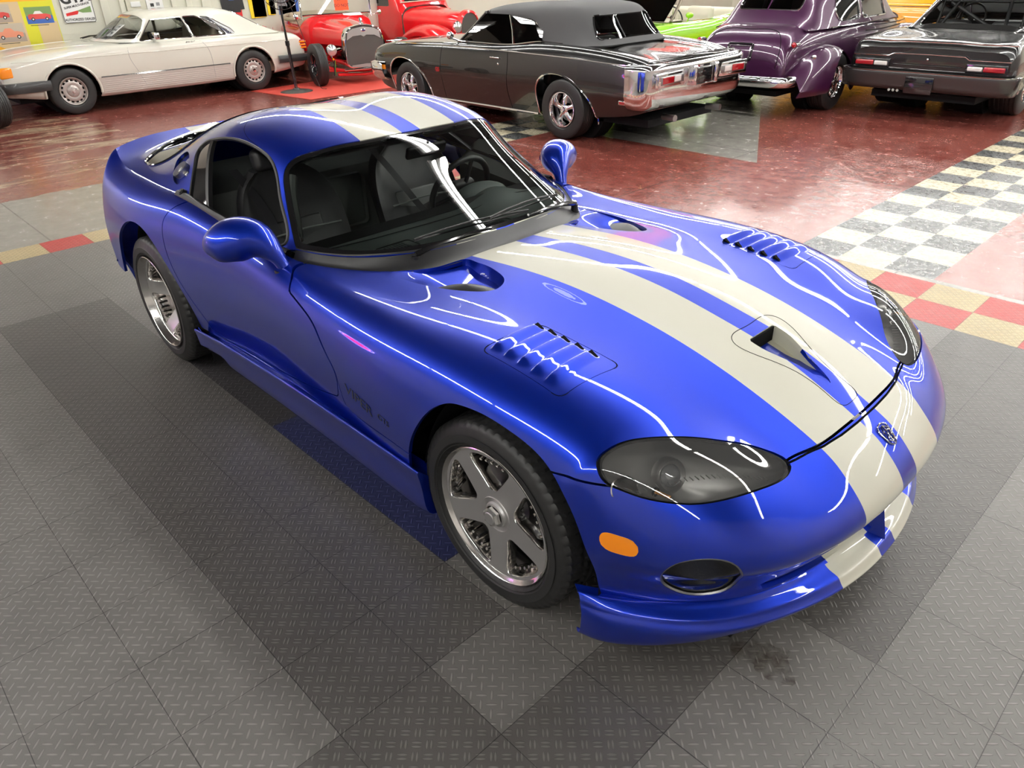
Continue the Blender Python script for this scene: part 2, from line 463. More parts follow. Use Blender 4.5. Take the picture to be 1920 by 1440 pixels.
# ------------------------------------------------------------------ floor
TX0,TPX=.075,.3075
TY0,TPY=-.9,.3103
def plate(n,col,kind,wear=.5,rough=.42):
    m,nt,b=newmat(n);I=b.inputs;v=objc(nt);s_=sep(nt,v)
    sc=.0300 if kind==1 else .0345
    u=mth(nt,'DIVIDE',mth(nt,'ADD',s_[0],s_[1]),1.41421*sc);w=mth(nt,'DIVIDE',mth(nt,'SUBTRACT',s_[0],s_[1]),1.41421*sc)
    iu=mth(nt,'FLOOR',u);iw=mth(nt,'FLOOR',w)
    fu=mth(nt,'SUBTRACT',mth(nt,'SUBTRACT',u,iu),.5);fw=mth(nt,'SUBTRACT',mth(nt,'SUBTRACT',w,iw),.5)
    par=mth(nt,'FLOORED_MODULO',mth(nt,'ADD',iu,iw),2);ip=mth(nt,'SUBTRACT',1,par)
    a=mth(nt,'ADD',mth(nt,'MULTIPLY',fu,par),mth(nt,'MULTIPLY',fw,ip))
    c=mth(nt,'ADD',mth(nt,'MULTIPLY',fw,par),mth(nt,'MULTIPLY',fu,ip))
    if kind==2:c=mth(nt,'SUBTRACT',mth(nt,'ABSOLUTE',c),.17);La,Lc=.40,.10
    else:La,Lc=.60,.11
    a=mth(nt,'DIVIDE',a,La);c=mth(nt,'DIVIDE',c,Lc)
    h=mth(nt,'SUBTRACT',1,mth(nt,'ADD',mth(nt,'MULTIPLY',a,a),mth(nt,'MULTIPLY',c,c)),clamp=True)
    h=mth(nt,'POWER',h,.6)
    # joints between tiles
    def j(o,t0,tp):
        f=mth(nt,'FRACT',mth(nt,'ADD',mth(nt,'DIVIDE',mth(nt,'SUBTRACT',o,t0),tp),100))
        return mth(nt,'MULTIPLY',mth(nt,'MINIMUM',f,mth(nt,'SUBTRACT',1,f)),tp)
    d=mth(nt,'MINIMUM',j(s_[0],TX0,TPX),j(s_[1],TY0,TPY))
    jn=mth(nt,'LESS_THAN',mth(nt,'ADD',d,mth(nt,'MULTIPLY',mth(nt,'SUBTRACT',noise(nt,v,5,2),.5),.003)),.0011)
    n1=noise(nt,v,1.6,6,.6);n2=noise(nt,v,9,5,.65)
    k=mth(nt,'ADD',mth(nt,'MULTIPLY',mth(nt,'SUBTRACT',n1,.5),1.1),mth(nt,'MULTIPLY',mth(nt,'SUBTRACT',n2,.5),.8))
    k=mth(nt,'ADD',1,mth(nt,'MULTIPLY',k,wear))
    k=mth(nt,'MULTIPLY',k,mth(nt,'ADD',.82,mth(nt,'MULTIPLY',h,.55)))
    k=mth(nt,'MULTIPLY',k,mth(nt,'SUBTRACT',1,mth(nt,'MULTIPLY',jn,.75)))
    cc=nt.nodes.new('ShaderNodeVectorMath');cc.operation='SCALE';cc.inputs[0].default_value=col;nt.links.new(k,cc.inputs['Scale'])
    nt.links.new(cc.outputs[0],I['Base Color'])
    if kind==1 and n=='mat_grey_stained':
        pass
    bp=nt.nodes.new('ShaderNodeBump');bp.inputs['Strength'].default_value=.9;bp.inputs['Distance'].default_value=.0016
    hh=mth(nt,'SUBTRACT',mth(nt,'ADD',h,mth(nt,'MULTIPLY',noise(nt,v,420,3),.18)),mth(nt,'MULTIPLY',jn,1.2))
    nt.links.new(hh,bp.inputs['Height']);nt.links.new(bp.outputs[0],I['Normal'])
    r=mth(nt,'ADD',rough,mth(nt,'MULTIPLY',mth(nt,'SUBTRACT',n2,.5),.3));nt.links.new(r,I['Roughness']);I['Specular IOR Level'].default_value=.45
    return m
FM=[plate('mat_grey_single',(.185,.176,.164),1,.55),plate('mat_grey_double',(.115,.108,.101),2,.45),
    plate('mat_red',(.46,.055,.05),2,.3),plate('mat_beige',(.50,.40,.22),2,.5),plate('mat_blue',(.03,.035,.10),1,.3),plate('mat_dark',(.05,.047,.05),1,.3)]
def vct(n,c1,c2):
    m,nt,b=newmat(n);v=objc(nt);a=noise(nt,v,3,6,.65,.4);d=noise(nt,v,22,5,.7)
    k=ramp(nt,mth(nt,'ADD',mth(nt,'MULTIPLY',a,.6),mth(nt,'MULTIPLY',d,.4)),[(.38,c2),(.6,c1)])
    nt.links.new(k,b.inputs['Base Color']);b.inputs['Roughness'].default_value=.28
    nt.links.new(ramp(nt,d,[(.3,(.15,.15,.15)),(.7,(.45,.45,.45))]),b.inputs['Roughness']);return m
FM+=[vct('tile_cream',(.62,.56,.40),(.54,.48,.33)),vct('tile_black',(.075,.08,.08),(.045,.047,.048))]
def concrete():
    m,nt,b=newmat('painted_concrete');v=objc(nt);s_=sep(nt,v)
    a=noise(nt,v,.55,6,.6,.3);d=noise(nt,v,7,7,.7);e=noise(nt,v,90,3,.6);w=noise(nt,v,2.3,8,.72,.8)
    red=ramp(nt,a,[(.35,(.165,.030,.023)),(.62,(.25,.068,.052))])
    red=mixc(nt,mth(nt,'MULTIPLY',mth(nt,'SUBTRACT',d,.42),1.6,clamp=True),red,(.26,.105,.082))
    sp=mth(nt,'GREATER_THAN',e,.655);red=mixc(nt,mth(nt,'MULTIPLY',sp,.25),red,(.52,.36,.28))
    # worn patches showing old yellow adhesive
    wp=mth(nt,'MULTIPLY',mth(nt,'SUBTRACT',w,.66),30,clamp=True);red=mixc(nt,mth(nt,'MULTIPLY',wp,.6),red,(.50,.38,.20))
    # heavy wear on the left aisle
    lw=mth(nt,'MULTIPLY',mth(nt,'LESS_THAN',s_[1],1.2),mth(nt,'LESS_THAN',s_[0],-6.3))
    st=nt.nodes.new('ShaderNodeMapping');st.inputs['Scale'].default_value=(1.6,.35,1);nt.links.new(v,st.inputs[0]);w2=noise(nt,st.outputs[0],2.2,7,.7,.4)
    red=mixc(nt,mth(nt,'MULTIPLY',mth(nt,'MULTIPLY',mth(nt,'SUBTRACT',w2,.50),9,clamp=True),mth(nt,'MULTIPLY',lw,.75)),red,(.50,.40,.26))
    g=ramp(nt,d,[(.3,(.20,.19,.165)),(.7,(.31,.295,.26))])
    # bare grey strip beside the mats + gap strip
    eg=mth(nt,'MULTIPLY',mth(nt,'SUBTRACT',noise(nt,v,3,5,.7),.5),.25)
    gx=mth(nt,'GREATER_THAN',mth(nt,'ADD',s_[0],eg),-6.72);gx=mth(nt,'MULTIPLY',gx,mth(nt,'LESS_THAN',s_[1],2.55))
    gy=mth(nt,'LESS_THAN',s_[1],2.89);gg=mth(nt,'MAXIMUM',gx,mth(nt,'MULTIPLY',gy,mth(nt,'GREATER_THAN',s_[0],-5)))
    gr=mth(nt,'MULTIPLY',mth(nt,'MULTIPLY',mth(nt,'GREATER_THAN',s_[1],4.9),mth(nt,'LESS_THAN',s_[1],8.2)),mth(nt,'MULTIPLY',mth(nt,'GREATER_THAN',mth(nt,'ADD',s_[0],mth(nt,'MULTIPLY',eg,2)),-5.4),mth(nt,'LESS_THAN',mth(nt,'ADD',s_[0],mth(nt,'MULTIPLY',s_[1],.55)),.35)))
    gg=mth(nt,'MAXIMUM',gg,gr)
    c=mixc(nt,gg,red,g)
    # saw-cut joints
    def ln(o,p,off,wd):
        f=mth(nt,'FRACT',mth(nt,'ADD',mth(nt,'DIVIDE',mth(nt,'SUBTRACT',o,off),p),50));return mth(nt,'LESS_THAN',mth(nt,'MULTIPLY',mth(nt,'MINIMUM',f,mth(nt,'SUBTRACT',1,f)),p),wd)
    L=mth(nt,'MAXIMUM',ln(s_[1],3.05,-.81,.006),ln(s_[0],2.44,-7.5,.006))
    c=mixc(nt,mth(nt,'MULTIPLY',L,.6),c,(.06,.05,.045))
    nt.links.new(c,b.inputs['Base Color'])
    nt.links.new(ramp(nt,d,[(.3,(.10,.10,.10)),(.75,(.34,.34,.34))]),b.inputs['Roughness'])
    bp=nt.nodes.new('ShaderNodeBump');bp.inputs['Strength'].default_value=.25;bp.inputs['Distance'].default_value=.004;nt.links.new(mth(nt,'ADD',d,mth(nt,'MULTIPLY',e,.3)),bp.inputs['Height']);nt.links.new(bp.outputs[0],b.inputs['Normal'])
    return m
FM.append(concrete())
RX0,RX1,RY0,RY1=-13.08,9.0,-7.0,22.0
V=[];F=[];fm=[]
def q4(x0,x1,y0,y1,m,z=-.004):
    n=len(V);V.extend([(x0,y0,z),(x1,y0,z),(x1,y1,z),(x0,y1,z)]);F.append((n,n+1,n+2,n+3));fm.append(m)
def tX(i):return TX0+i*TPX
def tY(j):return TY0+j*TPY
# i columns -17..  j rows
for i in range(-17,24):
    for j in range(-14,12):
        x0,x1,y0,y1=tX(i),tX(i+1),tY(j),tY(j+1)
        if j in(10,11):
            p=j-11;m=2 if (p+(i+1))%2==0 else 3
        elif i==-17:m=2 if j%2==0 else 3
        else:
            m=0
            if (j in(-1,-2) and -12<=i<=1) :m=1
            if i in(1,) and j<=-1:m=1
            if i==1 and j>=0:m=1
            if i==2 and j>=2:m=1
            if i==0 and j==-1:m=0
            if i in(-2,-3,-4,-5) and j==0:m=4
            if i in(-5,-6,-7,-8) and j==0:m=5 if i<-5 else 4
            if i==0 and j<=-3:m=1
            if i in(0,) and j==-2:m=1
        q4(x0,x1,y0,y1,m,0)
MX0,MX1,MY0,MY1=tX(-17),tX(24),tY(-14),tY(12)
C1=8
q4(RX0,MX0,RY0,MY1,C1);q4(MX0,MX1,RY0,MY0,C1);q4(MX1,RX1,RY0,MY1,C1)
# edges of the mats
for a,b_ in(((MX0,MY0),(MX0,MY1)),((MX0,MY1),(MX1,MY1))):
    n=len(V);V.extend([(a[0],a[1],-.004),(b_[0],b_[1],-.004),(b_[0],b_[1],0),(a[0],a[1],0)]);F.append((n,n+1,n+2,n+3));fm.append(0)
VX,VY,VP=-.883,2.885,.307
WX=-5.0-3*.307
xs=[(RX0,WX),(WX+3*VP,VX),(VX+3*VP,RX1)]
q4(RX0,RX1,MY1,VY,C1)
for x0,x1 in xs:q4(x0,x1,VY,RY1,C1)
NA=int((RY1-VY)/VP)
for X in(VX,WX):
    for a in range(NA):
        for b_ in range(3):
            q4(X+b_*VP,X+(b_+1)*VP,VY+a*VP,VY+(a+1)*VP,6 if (a+b_)%2 else 7)
    q4(X,X+3*VP,VY+NA*VP,RY1,C1)
fl=obj('floor',mesh('floor',V,F,False,fm),FM);tag(fl,kind='structure')
# oil stain on the mat
def blob(name,cx,cy,r,z,mat,seed,n=40,sx=1,sy=1):
    rd=random.Random(seed);ph=[rd.random()*6.3 for _ in range(5)]
    P=[]
    for k in range(n):
        t=2*PI*k/n;rr=r*(1+.22*math.sin(2*t+ph[0])+.15*math.sin(3*t+ph[1])+.12*math.sin(5*t+ph[2])+.08*math.sin(9*t+ph[3]))
        P.append((cx+sx*rr*math.cos(t),cy+sy*rr*math.sin(t),z))
    return mesh(name,P,[tuple(range(n))],False)
def stainmat():
    m,nt,b=newmat('oil_stain');b.inputs['Base Color'].default_value=(.07,.045,.02,1);b.inputs['Roughness'].default_value=.3
    v=objc(nt);a=mth(nt,'MULTIPLY',mth(nt,'SUBTRACT',noise(nt,v,26,5,.6),.40),3.2,clamp=True);nt.links.new(mth(nt,'MULTIPLY',a,.6),b.inputs['Alpha']);return m
o=obj('floor_stain',blob('floor_stain',.76,-.49,.075,.0005,None,3),stainmat());tag(o,kind='structure')
# ------------------------------------------------------------------ room
def wallmat(n,c):
    m,nt,b=newmat(n);v=objc(nt);a=noise(nt,v,1.3,5,.6)
    nt.links.new(mixc(nt,a,tuple(x*.9 for x in c),tuple(min(1,x*1.06) for x in c)),b.inputs['Base Color']);b.inputs['Roughness'].default_value=.55;return m
WM=wallmat('wall_paint',(.70,.69,.58));WG=wallmat('wall_grey',(.52,.50,.48))
H=3.9
def wall(name,a,b,mat):
    bb=MB().box(a,b);o=bb.build(name,mat,None,False);tag(o,kind='structure');return o
wall('wall_back',(RX0-.15,RY0,0),(RX0,RY1,H),WM)
wall('wall_left',(RX0,RY0-.15,0),(RX1,RY0,H),WG)
wall('wall_right',(RX0,RY1,0),(RX1,RY1+.15,H),WM)
wall('wall_front',(RX1,RY0,0),(RX1+.15,RY1,H),WG)
cm,nt,b=newmat('ceiling_tiles');b.inputs['Base Color'].default_value=(.05,.05,.052,1);b.inputs['Roughness'].default_value=.8
wall('ceiling',(RX0,RY0,H),(RX1,RY1,H+.1),cm)
o=MB().box((RX0,-6,0),(RX0+.015,RY1,.10)).build('baseboard_back',pm('baseboard_paint',(.45,.42,.34),.5),None,False);tag(o,kind='structure')
# ceiling strip lamps: real fittings hung below the ceiling, tubes parallel to the car
LES=52
tubem=pm('lamp_tube',(1,1,1),.5,emit=(1.0,.985,.94),es=LES);housm=pm('lamp_housing',(.7,.7,.7),.4)
ROWS=[-4.1,2.02,5.1,8.3,11.4,14.6,18.5]
fit=None
for ry in ROWS:
    for k in range(8):
        x0=RX0+.6+k*2.62
        if fit is None:
            fit=thing('ceiling_light','white fluorescent strip fitting hanging from the showroom ceiling','lamp',(x0,ry,H-.25),0,'ceiling strip lights')
            MB().rbox((0,-.11,.03),(2.5,.11,.09),.01).build('housing',housm,fit)
            [MB().tube([(0.02,y_,0),(2.48,y_,0)],.022,10).build('tube',tubem,fit) for y_ in(-.045,.045)]
            [MB().cyl((q_,0,.09),(q_,0,.25),.006,n=6).build('hanger',housm,fit) for q_ in(.3,2.2)]
        else:
            r=fit.copy();COL.objects.link(r);r.location=(x0,ry,H-.25)
            for ch in fit.children:
                c=ch.copy();COL.objects.link(c);c.parent=r
wd=bpy.data.worlds.new('world');bpy.context.scene.world=wd;wd.use_nodes=True
wd.node_tree.nodes['Background'].inputs[0].default_value=(.6,.62,.65,1);wd.node_tree.nodes['Background'].inputs[1].default_value=.0
FOGC=(.639,.735,.398);FOGA=.102;FOGB=.086;FUEL=(-2.375,.972)
MIRGLASS=(-1.475,.93,.885)
MIRROR=[(-1.250,.797,.785,.032,.024,1),(-1.262,.806,.822,.031,.028,1),(-1.285,.822,.860,.046,.044,1),(-1.325,.846,.893,.074,.070,1),(-1.362,.884,.905,.090,.082,1),(-1.385,.930,.902,.092,.080,1),(-1.395,.975,.890,.080,.066,1),(-1.40,1.010,.878,.052,.042,1),(-1.40,1.024,.872,.004,.004,1)]
# ------------------------------------------------------------------ the blue coupe
V0=thing('sports_car','blue sports coupe with two cream racing stripes on grey floor tiles in the foreground','car')
# control net of the lower body, one row per station (tail to nose), columns centre -> out -> down
RW=[]
def row(*p):RW.append(p)
def side(x,*yz):return [(x,y,z) for y,z in yz]
row((-3.38,0,.25),(-3.38,.14,.25),(-3.38,.28,.25),(-3.36,.42,.25),(-3.32,.56,.25),(-3.26,.67,.25),(-3.18,.74,.25),(-3.10,.80,.25),(-3.03,.84,.25),(-2.97,.862,.25),(-2.92,.875,.25),(-2.885,.885,.25),(-2.86,.89,.25))
row((-3.48,0,.5),(-3.48,.14,.5),(-3.48,.28,.5),(-3.45,.42,.5),(-3.41,.57,.5),(-3.34,.69,.5),(-3.25,.775,.5),(-3.165,.835,.5),(-3.085,.87,.49),(-3.015,.888,.47),(-2.95,.905,.45),(-2.89,.915,.42),(-2.855,.92,.39))
row((-3.42,0,.76),(-3.42,.14,.76),(-3.42,.28,.76),(-3.41,.42,.76),(-3.38,.56,.76),(-3.32,.68,.76),(-3.24,.757,.76),(-3.17,.822,.75),(-3.11,.87,.72),(-3.04,.897,.66),(-2.97,.917,.59),(-2.91,.93,.52),(-2.87,.937,.45))
row((-3.36,0,.985),(-3.36,.14,.985),(-3.355,.27,.983),(-3.33,.41,.981),(-3.29,.54,.978),(-3.225,.65,.972),(-3.15,.74,.962),(-3.10,.80,.925),(-3.06,.85,.86),(-3.01,.90,.77),(-2.95,.935,.67),(-2.9,.955,.57),(-2.87,.955,.47))
row(*side(-3.02,(0,.93),(.14,.93),(.27,.93),(.41,.93),(.54,.93),(.66,.93),(.765,.935),(.825,.91)),(-2.99,.885,.85),(-2.95,.925,.76),(-2.91,.955,.66),(-2.88,.965,.56),(-2.87,.965,.44))
row(*side(-2.75,(0,.88),(.14,.88),(.27,.88),(.41,.88),(.54,.88),(.67,.885),(.775,.905),(.84,.888),(.905,.835),(.945,.755),(.965,.66),(.965,.56),(.96,.40)))
row(*side(-2.44,(0,.87),(.14,.87),(.27,.87),(.41,.87),(.54,.87),(.68,.88),(.78,.90),(.845,.88),(.905,.825),(.945,.745),(.962,.655),(.962,.55),(.95,.35)))
row(*side(-2.1,(0,.86),(.14,.86),(.27,.86),(.41,.86),(.54,.865),(.68,.88),(.783,.895),(.845,.868),(.893,.805),(.922,.715),(.932,.605),(.922,.475),(.895,.30)))
row(*side(-1.75,(0,.83),(.14,.83),(.27,.83),(.41,.83),(.54,.83),(.68,.85),(.78,.862),(.834,.838),(.874,.78),(.896,.69),(.90,.575),(.887,.45),(.862,.28)))
row(*side(-1.4,(0,.80),(.14,.80),(.27,.80),(.41,.80),(.54,.80),(.68,.82),(.775,.828),(.826,.806),(.864,.752),(.885,.67),(.887,.56),(.875,.44),(.855,.28)))
row(*side(-1.1,(0,.80),(.14,.80),(.27,.80),(.41,.80),(.54,.79),(.68,.797),(.768,.803),(.824,.785),(.866,.735),(.893,.655),(.897,.555),(.887,.44),(.865,.28)))
row(*side(-.8,(0,.822),(.14,.821),(.27,.812),(.40,.803),(.53,.795),(.65,.798),(.752,.803),(.82,.785),(.873,.737),(.906,.66),(.912,.56),(.902,.44),(.878,.28)))
row(*side(-.5,(0,.846),(.14,.844),(.27,.833),(.40,.820),(.53,.808),(.65,.813),(.75,.812),(.825,.790),(.885,.738),(.921,.66),(.930,.56),(.922,.44),(.895,.28)))
row(*side(-.2,(0,.849),(.14,.846),(.27,.833),(.40,.820),(.53,.816),(.65,.824),(.755,.818),(.835,.790),(.893,.737),(.926,.655),(.935,.55),(.928,.44),(.90,.30)))
row(*side(.05,(0,.824),(.14,.820),(.27,.807),(.40,.798),(.53,.800),(.65,.810),(.758,.801),(.835,.770),(.890,.715),(.920,.632),(.930,.535),(.922,.44),(.90,.32)))
row((.26,0,.782),(.26,.14,.779),(.258,.27,.768),(.252,.40,.764),(.247,.52,.770),(.245,.635,.776),(.243,.742,.764),(.238,.817,.734),(.23,.870,.682),(.224,.898,.61),(.221,.908,.52),(.22,.905,.43),(.22,.892,.33))
row((.475,0,.722),(.475,.14,.718),(.47,.27,.707),(.458,.40,.703),(.44,.51,.714),(.413,.615,.724),(.382,.718,.721),(.347,.798,.706),(.315,.855,.665),(.29,.885,.605),(.279,.897,.53),(.28,.899,.45),(.29,.89,.35))
row((.72,0,.611),(.715,.14,.612),(.70,.27,.614),(.670,.39,.616),(.632,.515,.645),(.577,.63,.668),(.508,.73,.676),(.433,.805,.672),(.368,.855,.648),(.326,.88,.60),(.313,.891,.53),(.316,.894,.46),(.32,.89,.40))
row((.808,0,.552),(.803,.14,.55),(.790,.27,.546),(.768,.39,.544),(.735,.52,.552),(.686,.638,.558),(.612,.736,.560),(.527,.810,.558),(.445,.856,.553),(.382,.876,.538),(.345,.888,.505),(.329,.890,.455),(.328,.889,.39))
row((.877,0,.456),(.874,.14,.455),(.860,.27,.45),(.836,.40,.444),(.797,.53,.442),(.738,.64,.440),(.660,.733,.438),(.572,.802,.438),(.487,.845,.440),(.422,.866,.439),(.377,.880,.425),(.347,.884,.40),(.338,.885,.365))
row((.857,0,.40),(.853,.14,.40),(.840,.27,.395),(.812,.398,.39),(.770,.52,.387),(.710,.624,.384),(.633,.712,.380),(.552,.780,.376),(.475,.826,.372),(.418,.852,.368),(.379,.866,.36),(.353,.876,.345),(.345,.878,.325))
row((.812,0,.32),(.808,.14,.32),(.796,.27,.318),(.773,.397,.315),(.738,.505,.312),(.685,.61,.31),(.613,.698,.308),(.538,.763,.306),(.471,.81,.305),(.418,.838,.305),(.382,.853,.30),(.361,.864,.295),(.352,.868,.285))
row((.80,0,.24),(.797,.14,.24),(.78,.27,.24),(.752,.395,.245),(.715,.50,.25),(.664,.595,.255),(.597,.68,.257),(.527,.746,.258),(.467,.79,.258),(.42,.82,.257),(.388,.838,.255),(.368,.85,.25),(.36,.856,.25))
NET=np.array(RW,float)
full=np.concatenate([NET[:,:0:-1]*np.array([1,-1,1]),NET],axis=1)     # right side (y<0) .. centre .. left side
GA=surf(full,330,241)
A=gridshell(GA,flip=True)
if A.N[165*241+120][2]<0:A.N*=-1;A.F=[f[::-1] for f in A.F]
bvA=BVHTree.FromPolygons([Vector(v) for v in A.V],A.F)
def zA(x,y):
    h=bvA.ray_cast(Vector((x,y,2)),Vector((0,0,-1)));return h[0].z if h[0] else .8
def nA(x,y):
    h=bvA.ray_cast(Vector((x,y,2)),Vector((0,0,-1)));n=h[1];return n if n.z>0 else -n
def hitS(x,z,s=-1):
    """point on the flank seen from outside, s=-1 right"""
    h=bvA.ray_cast(Vector((x,s*2,z)),Vector((0,-s,0)));n=h[1]
    if n.y*s<0:n=-n
    return h[0],n
# greenhouse net
GW=[]
def grow(*p):GW.append(p)
grow((-.82,0,.845),(-.825,.14,.845),(-.845,.28,.842),(-.90,.42,.836),(-.985,.54,.831),(-1.095,.63,.829),(-1.20,.69,.832),(-1.275,.72,.836),(-1.315,.74,.832),(-1.345,.757,.818))
grow((-1.02,0,.953),(-1.022,.14,.953),(-1.037,.27,.950),(-1.08,.40,.941),(-1.145,.51,.928),(-1.23,.597,.912),(-1.315,.66,.902),(-1.37,.694,.893),(-1.405,.725,.868),(-1.44,.765,.826))
grow((-1.22,0,1.060),(-1.222,.14,1.060),(-1.235,.27,1.055),(-1.265,.39,1.043),(-1.312,.485,1.026),(-1.37,.56,1.004),(-1.42,.618,.985),(-1.455,.658,.963),(-1.488,.705,.915),(-1.525,.77,.835))
grow((-1.42,0,1.158),(-1.422,.14,1.158),(-1.432,.27,1.154),(-1.45,.385,1.143),(-1.477,.475,1.127),(-1.505,.545,1.103),(-1.525,.595,1.068),(-1.548,.642,1.015),(-1.575,.695,.945),(-1.61,.775,.846))
grow((-1.62,0,1.208),(-1.62,.14,1.211),(-1.62,.27,1.209),(-1.62,.385,1.198),(-1.62,.475,1.178),(-1.62,.545,1.148),(-1.625,.598,1.10),(-1.635,.648,1.035),(-1.65,.70,.96),(-1.67,.78,.852))
grow(*side(-1.88,(0,1.230),(.14,1.236),(.27,1.243),(.385,1.236),(.475,1.214),(.545,1.178),(.60,1.125),(.652,1.055),(.708,.975),(.785,.868)))
grow(*side(-2.15,(0,1.214),(.14,1.219),(.27,1.222),(.385,1.213),(.472,1.19),(.54,1.154),(.60,1.10),(.655,1.038),(.712,.97),(.787,.89)))
grow(*side(-2.42,(0,1.156),(.14,1.159),(.27,1.159),(.385,1.148),(.468,1.127),(.535,1.093),(.597,1.046),(.657,.998),(.716,.952),(.787,.895)))
grow(*side(-2.7,(0,1.074),(.14,1.074),(.27,1.071),(.385,1.060),(.465,1.042),(.535,1.014),(.602,.978),(.662,.948),(.72,.925),(.783,.90)))
grow(*side(-2.95,(0,1.0),(.14,1.0),(.27,.998),(.39,.99),(.475,.978),(.545,.962),(.612,.945),(.668,.932),(.722,.922),(.775,.915)))
grow((-3.17,0,.965),(-3.17,.14,.965),(-3.168,.27,.963),(-3.16,.40,.958),(-3.15,.485,.952),(-3.135,.555,.946),(-3.115,.618,.941),(-3.095,.67,.938),(-3.075,.715,.936),(-3.05,.762,.935))
grow((-3.357,0,.987),(-3.357,.14,.987),(-3.352,.27,.985),(-3.33,.41,.983),(-3.30,.50,.981),(-3.27,.57,.978),(-3.24,.62,.975),(-3.215,.665,.971),(-3.19,.70,.967),(-3.155,.738,.962))
NB=np.array(GW,float)
fb=np.concatenate([NB[:,:0:-1]*np.array([1,-1,1]),NB],axis=1)
GB=surf(fb,230,181)
B=gridshell(GB,flip=False)
if B.N[115*181+90][2]<0:B.N*=-1;B.F=[f[::-1] for f in B.F]
bvB=BVHTree.FromPolygons([Vector(v) for v in B.V],B.F)
def hitB(x,z,s=-1):
    h=bvB.ray_cast(Vector((x,s*2,z)),Vector((0,-s,0)));n=h[1]
    if n.y*s<0:n=-n
    return h[0],n
# ---------------- cut patch A into panels
def both(P):return P
belt=[(p[0],p[1]) for p in NB[:,-1]]                       # outer base line of the greenhouse
cowl=[(-.720,0),(-.725,.10),(-.746,.22),(-.756,.30),(-.775,.38),(-.859,.495),(-.993,.605),(-1.135,.705),(-1.215,.747),(-1.345,.757)]
L=cowl+[(x,y-.004) for x,y in belt[1:-1]]+[(-3.15,.734)]
foot=curve(L,120);foot=np.concatenate([foot,[(-3.30,.60),(-3.345,.45),(-3.352,0)]])
footp=np.concatenate([foot,(foot*np.array([1,-1]))[::-1]])
top=lambda c:c[:,2]>.72
_,A1=cutout(A,footp,(0,1),0,top)
# wheel arches
def circ(cx,cz,r,n=72,ex=1,low=.6):
    P=[(cx+r*math.cos(t)*ex,cz+r*math.sin(t)) for t in np.linspace(0,PI,n)];return np.array(P+[(cx-r*ex-.0,cz-low),(cx+r*ex,cz-low)])
out=lambda c:np.abs(c[:,1])>.70
farc=curve([(-.385,.10),(-.378,.28),(-.355,.38),(-.315,.485),(-.254,.585),(-.195,.655),(-.128,.699),(-.072,.711),(-.010,.7145),(.051,.710),(.115,.699),(.178,.682),(.242,.650),(.305,.588),(.348,.525),(.380,.45),(.397,.38),(.402,.30),(.405,.10)],90);_,A1=cutout(A1,np.concatenate([farc,[(.40,-.1),(-.38,-.1)]]),(0,2),0,out)
rarc=curve([(-2.80,.10),(-2.815,.30),(-2.80,.42),(-2.755,.54),(-2.69,.635),(-2.61,.705),(-2.543,.739),(-2.459,.751),(-2.39,.743),(-2.326,.723),(-2.255,.683),(-2.19,.625),(-2.135,.55),(-2.095,.46),(-2.072,.36),(-2.065,.10)],90);_,A1=cutout(A1,np.concatenate([rarc,[(-2.07,-.1),(-2.80,-.1)]]),(0,2),0,out)
# sill line : everything below belongs to the sill
GAP=.0030
# hood front gap curve (plan) and continuation through the headlamp to the front arch
hl=curve([(.675,.385),(.656,.383),(.624,.401),(.572,.452),(.54,.499),(.504,.549),(.474,.589),(.431,.648),(.39,.708),(.368,.754),(.357,.79),(.355,.818),(.377,.838),(.401,.838),(.439,.823),(.493,.794),(.547,.753),(.589,.711),(.627,.655),(.658,.586),(.68,.512),(.690,.446),(.686,.405)],120,True)
hl2=[hl,hl*np.array([1,-1])]
HLsh=[]
upz=lambda c:(c[:,2]>.50)&(c[:,0]>.2)
for s_,h in zip((1,-1),hl2):
    ins,A1=cutout(A1,h,(0,1),0,lambda c:(c[:,2]>.475)&(c[:,0]>.2)&(c[:,1]*s_>.3))
    HLsh.append(ins)
gp=[(.7145,0),(.714,.064),(.710,.158),(.700,.25),(.684,.312),(.671,.378),(.655,.44),(.62,.55),(.60,.62),(1.3,.62),(1.3,0)]
gpp=np.array(gp);gpf=np.concatenate([gpp,(gpp*np.array([1,-1]))[::-1]])
sidef,A1=A1.select((np.abs(A1.cent()[:,1])>=.60)&(A1.cent()[:,0]>.1))
bump,A1=cutout(A1,gpf,(0,1),GAP,lambda c:(c[:,0]>.3))
zl=.648-(.40-sidef.V[:,0]).clip(-1,1)*.075
b2,_=cut(sidef,sidef.V[:,2]-zl+GAP);_,h2=cut(sidef,sidef.V[:,2]-zl-GAP)
b2a,b2b=b2.select(b2.cent()[:,0]>.13)
bump=merge(bump,b2a);A1=merge(A1,h2);A1=merge(A1,b2b)
# doors
doorp=np.concatenate([curve([(-1.262,.97),(-1.201,.812),(-1.152,.791),(-1.124,.750)],8),curve([(-1.118,.745),(-.997,.717),(-.893,.679),(-.809,.604),(-.770,.560),(-.766,.514),(-.785,.456)],22),curve([(-.80,.438),(-.851,.424),(-.97,.392),(-1.228,.340),(-1.486,.312),(-1.734,.302),(-1.925,.305)],20),curve([(-1.937,.310),(-2.037,.455),(-2.083,.527),(-2.129,.632),(-2.155,.70),(-2.177,.765),(-2.180,.815),(-2.157,.851),(-2.123,.876),(-2.08,.895),(-2.0,.93)],30),[(-1.95,.99)]])
doors=[]
for s_ in(1,-1):
    d,A1=cutout(A1,doorp,(0,2),GAP*.8,lambda c:(c[:,1]*s_>.70)&(c[:,0]>-2.5)&(c[:,0]<-.6))
    doors.append(d)
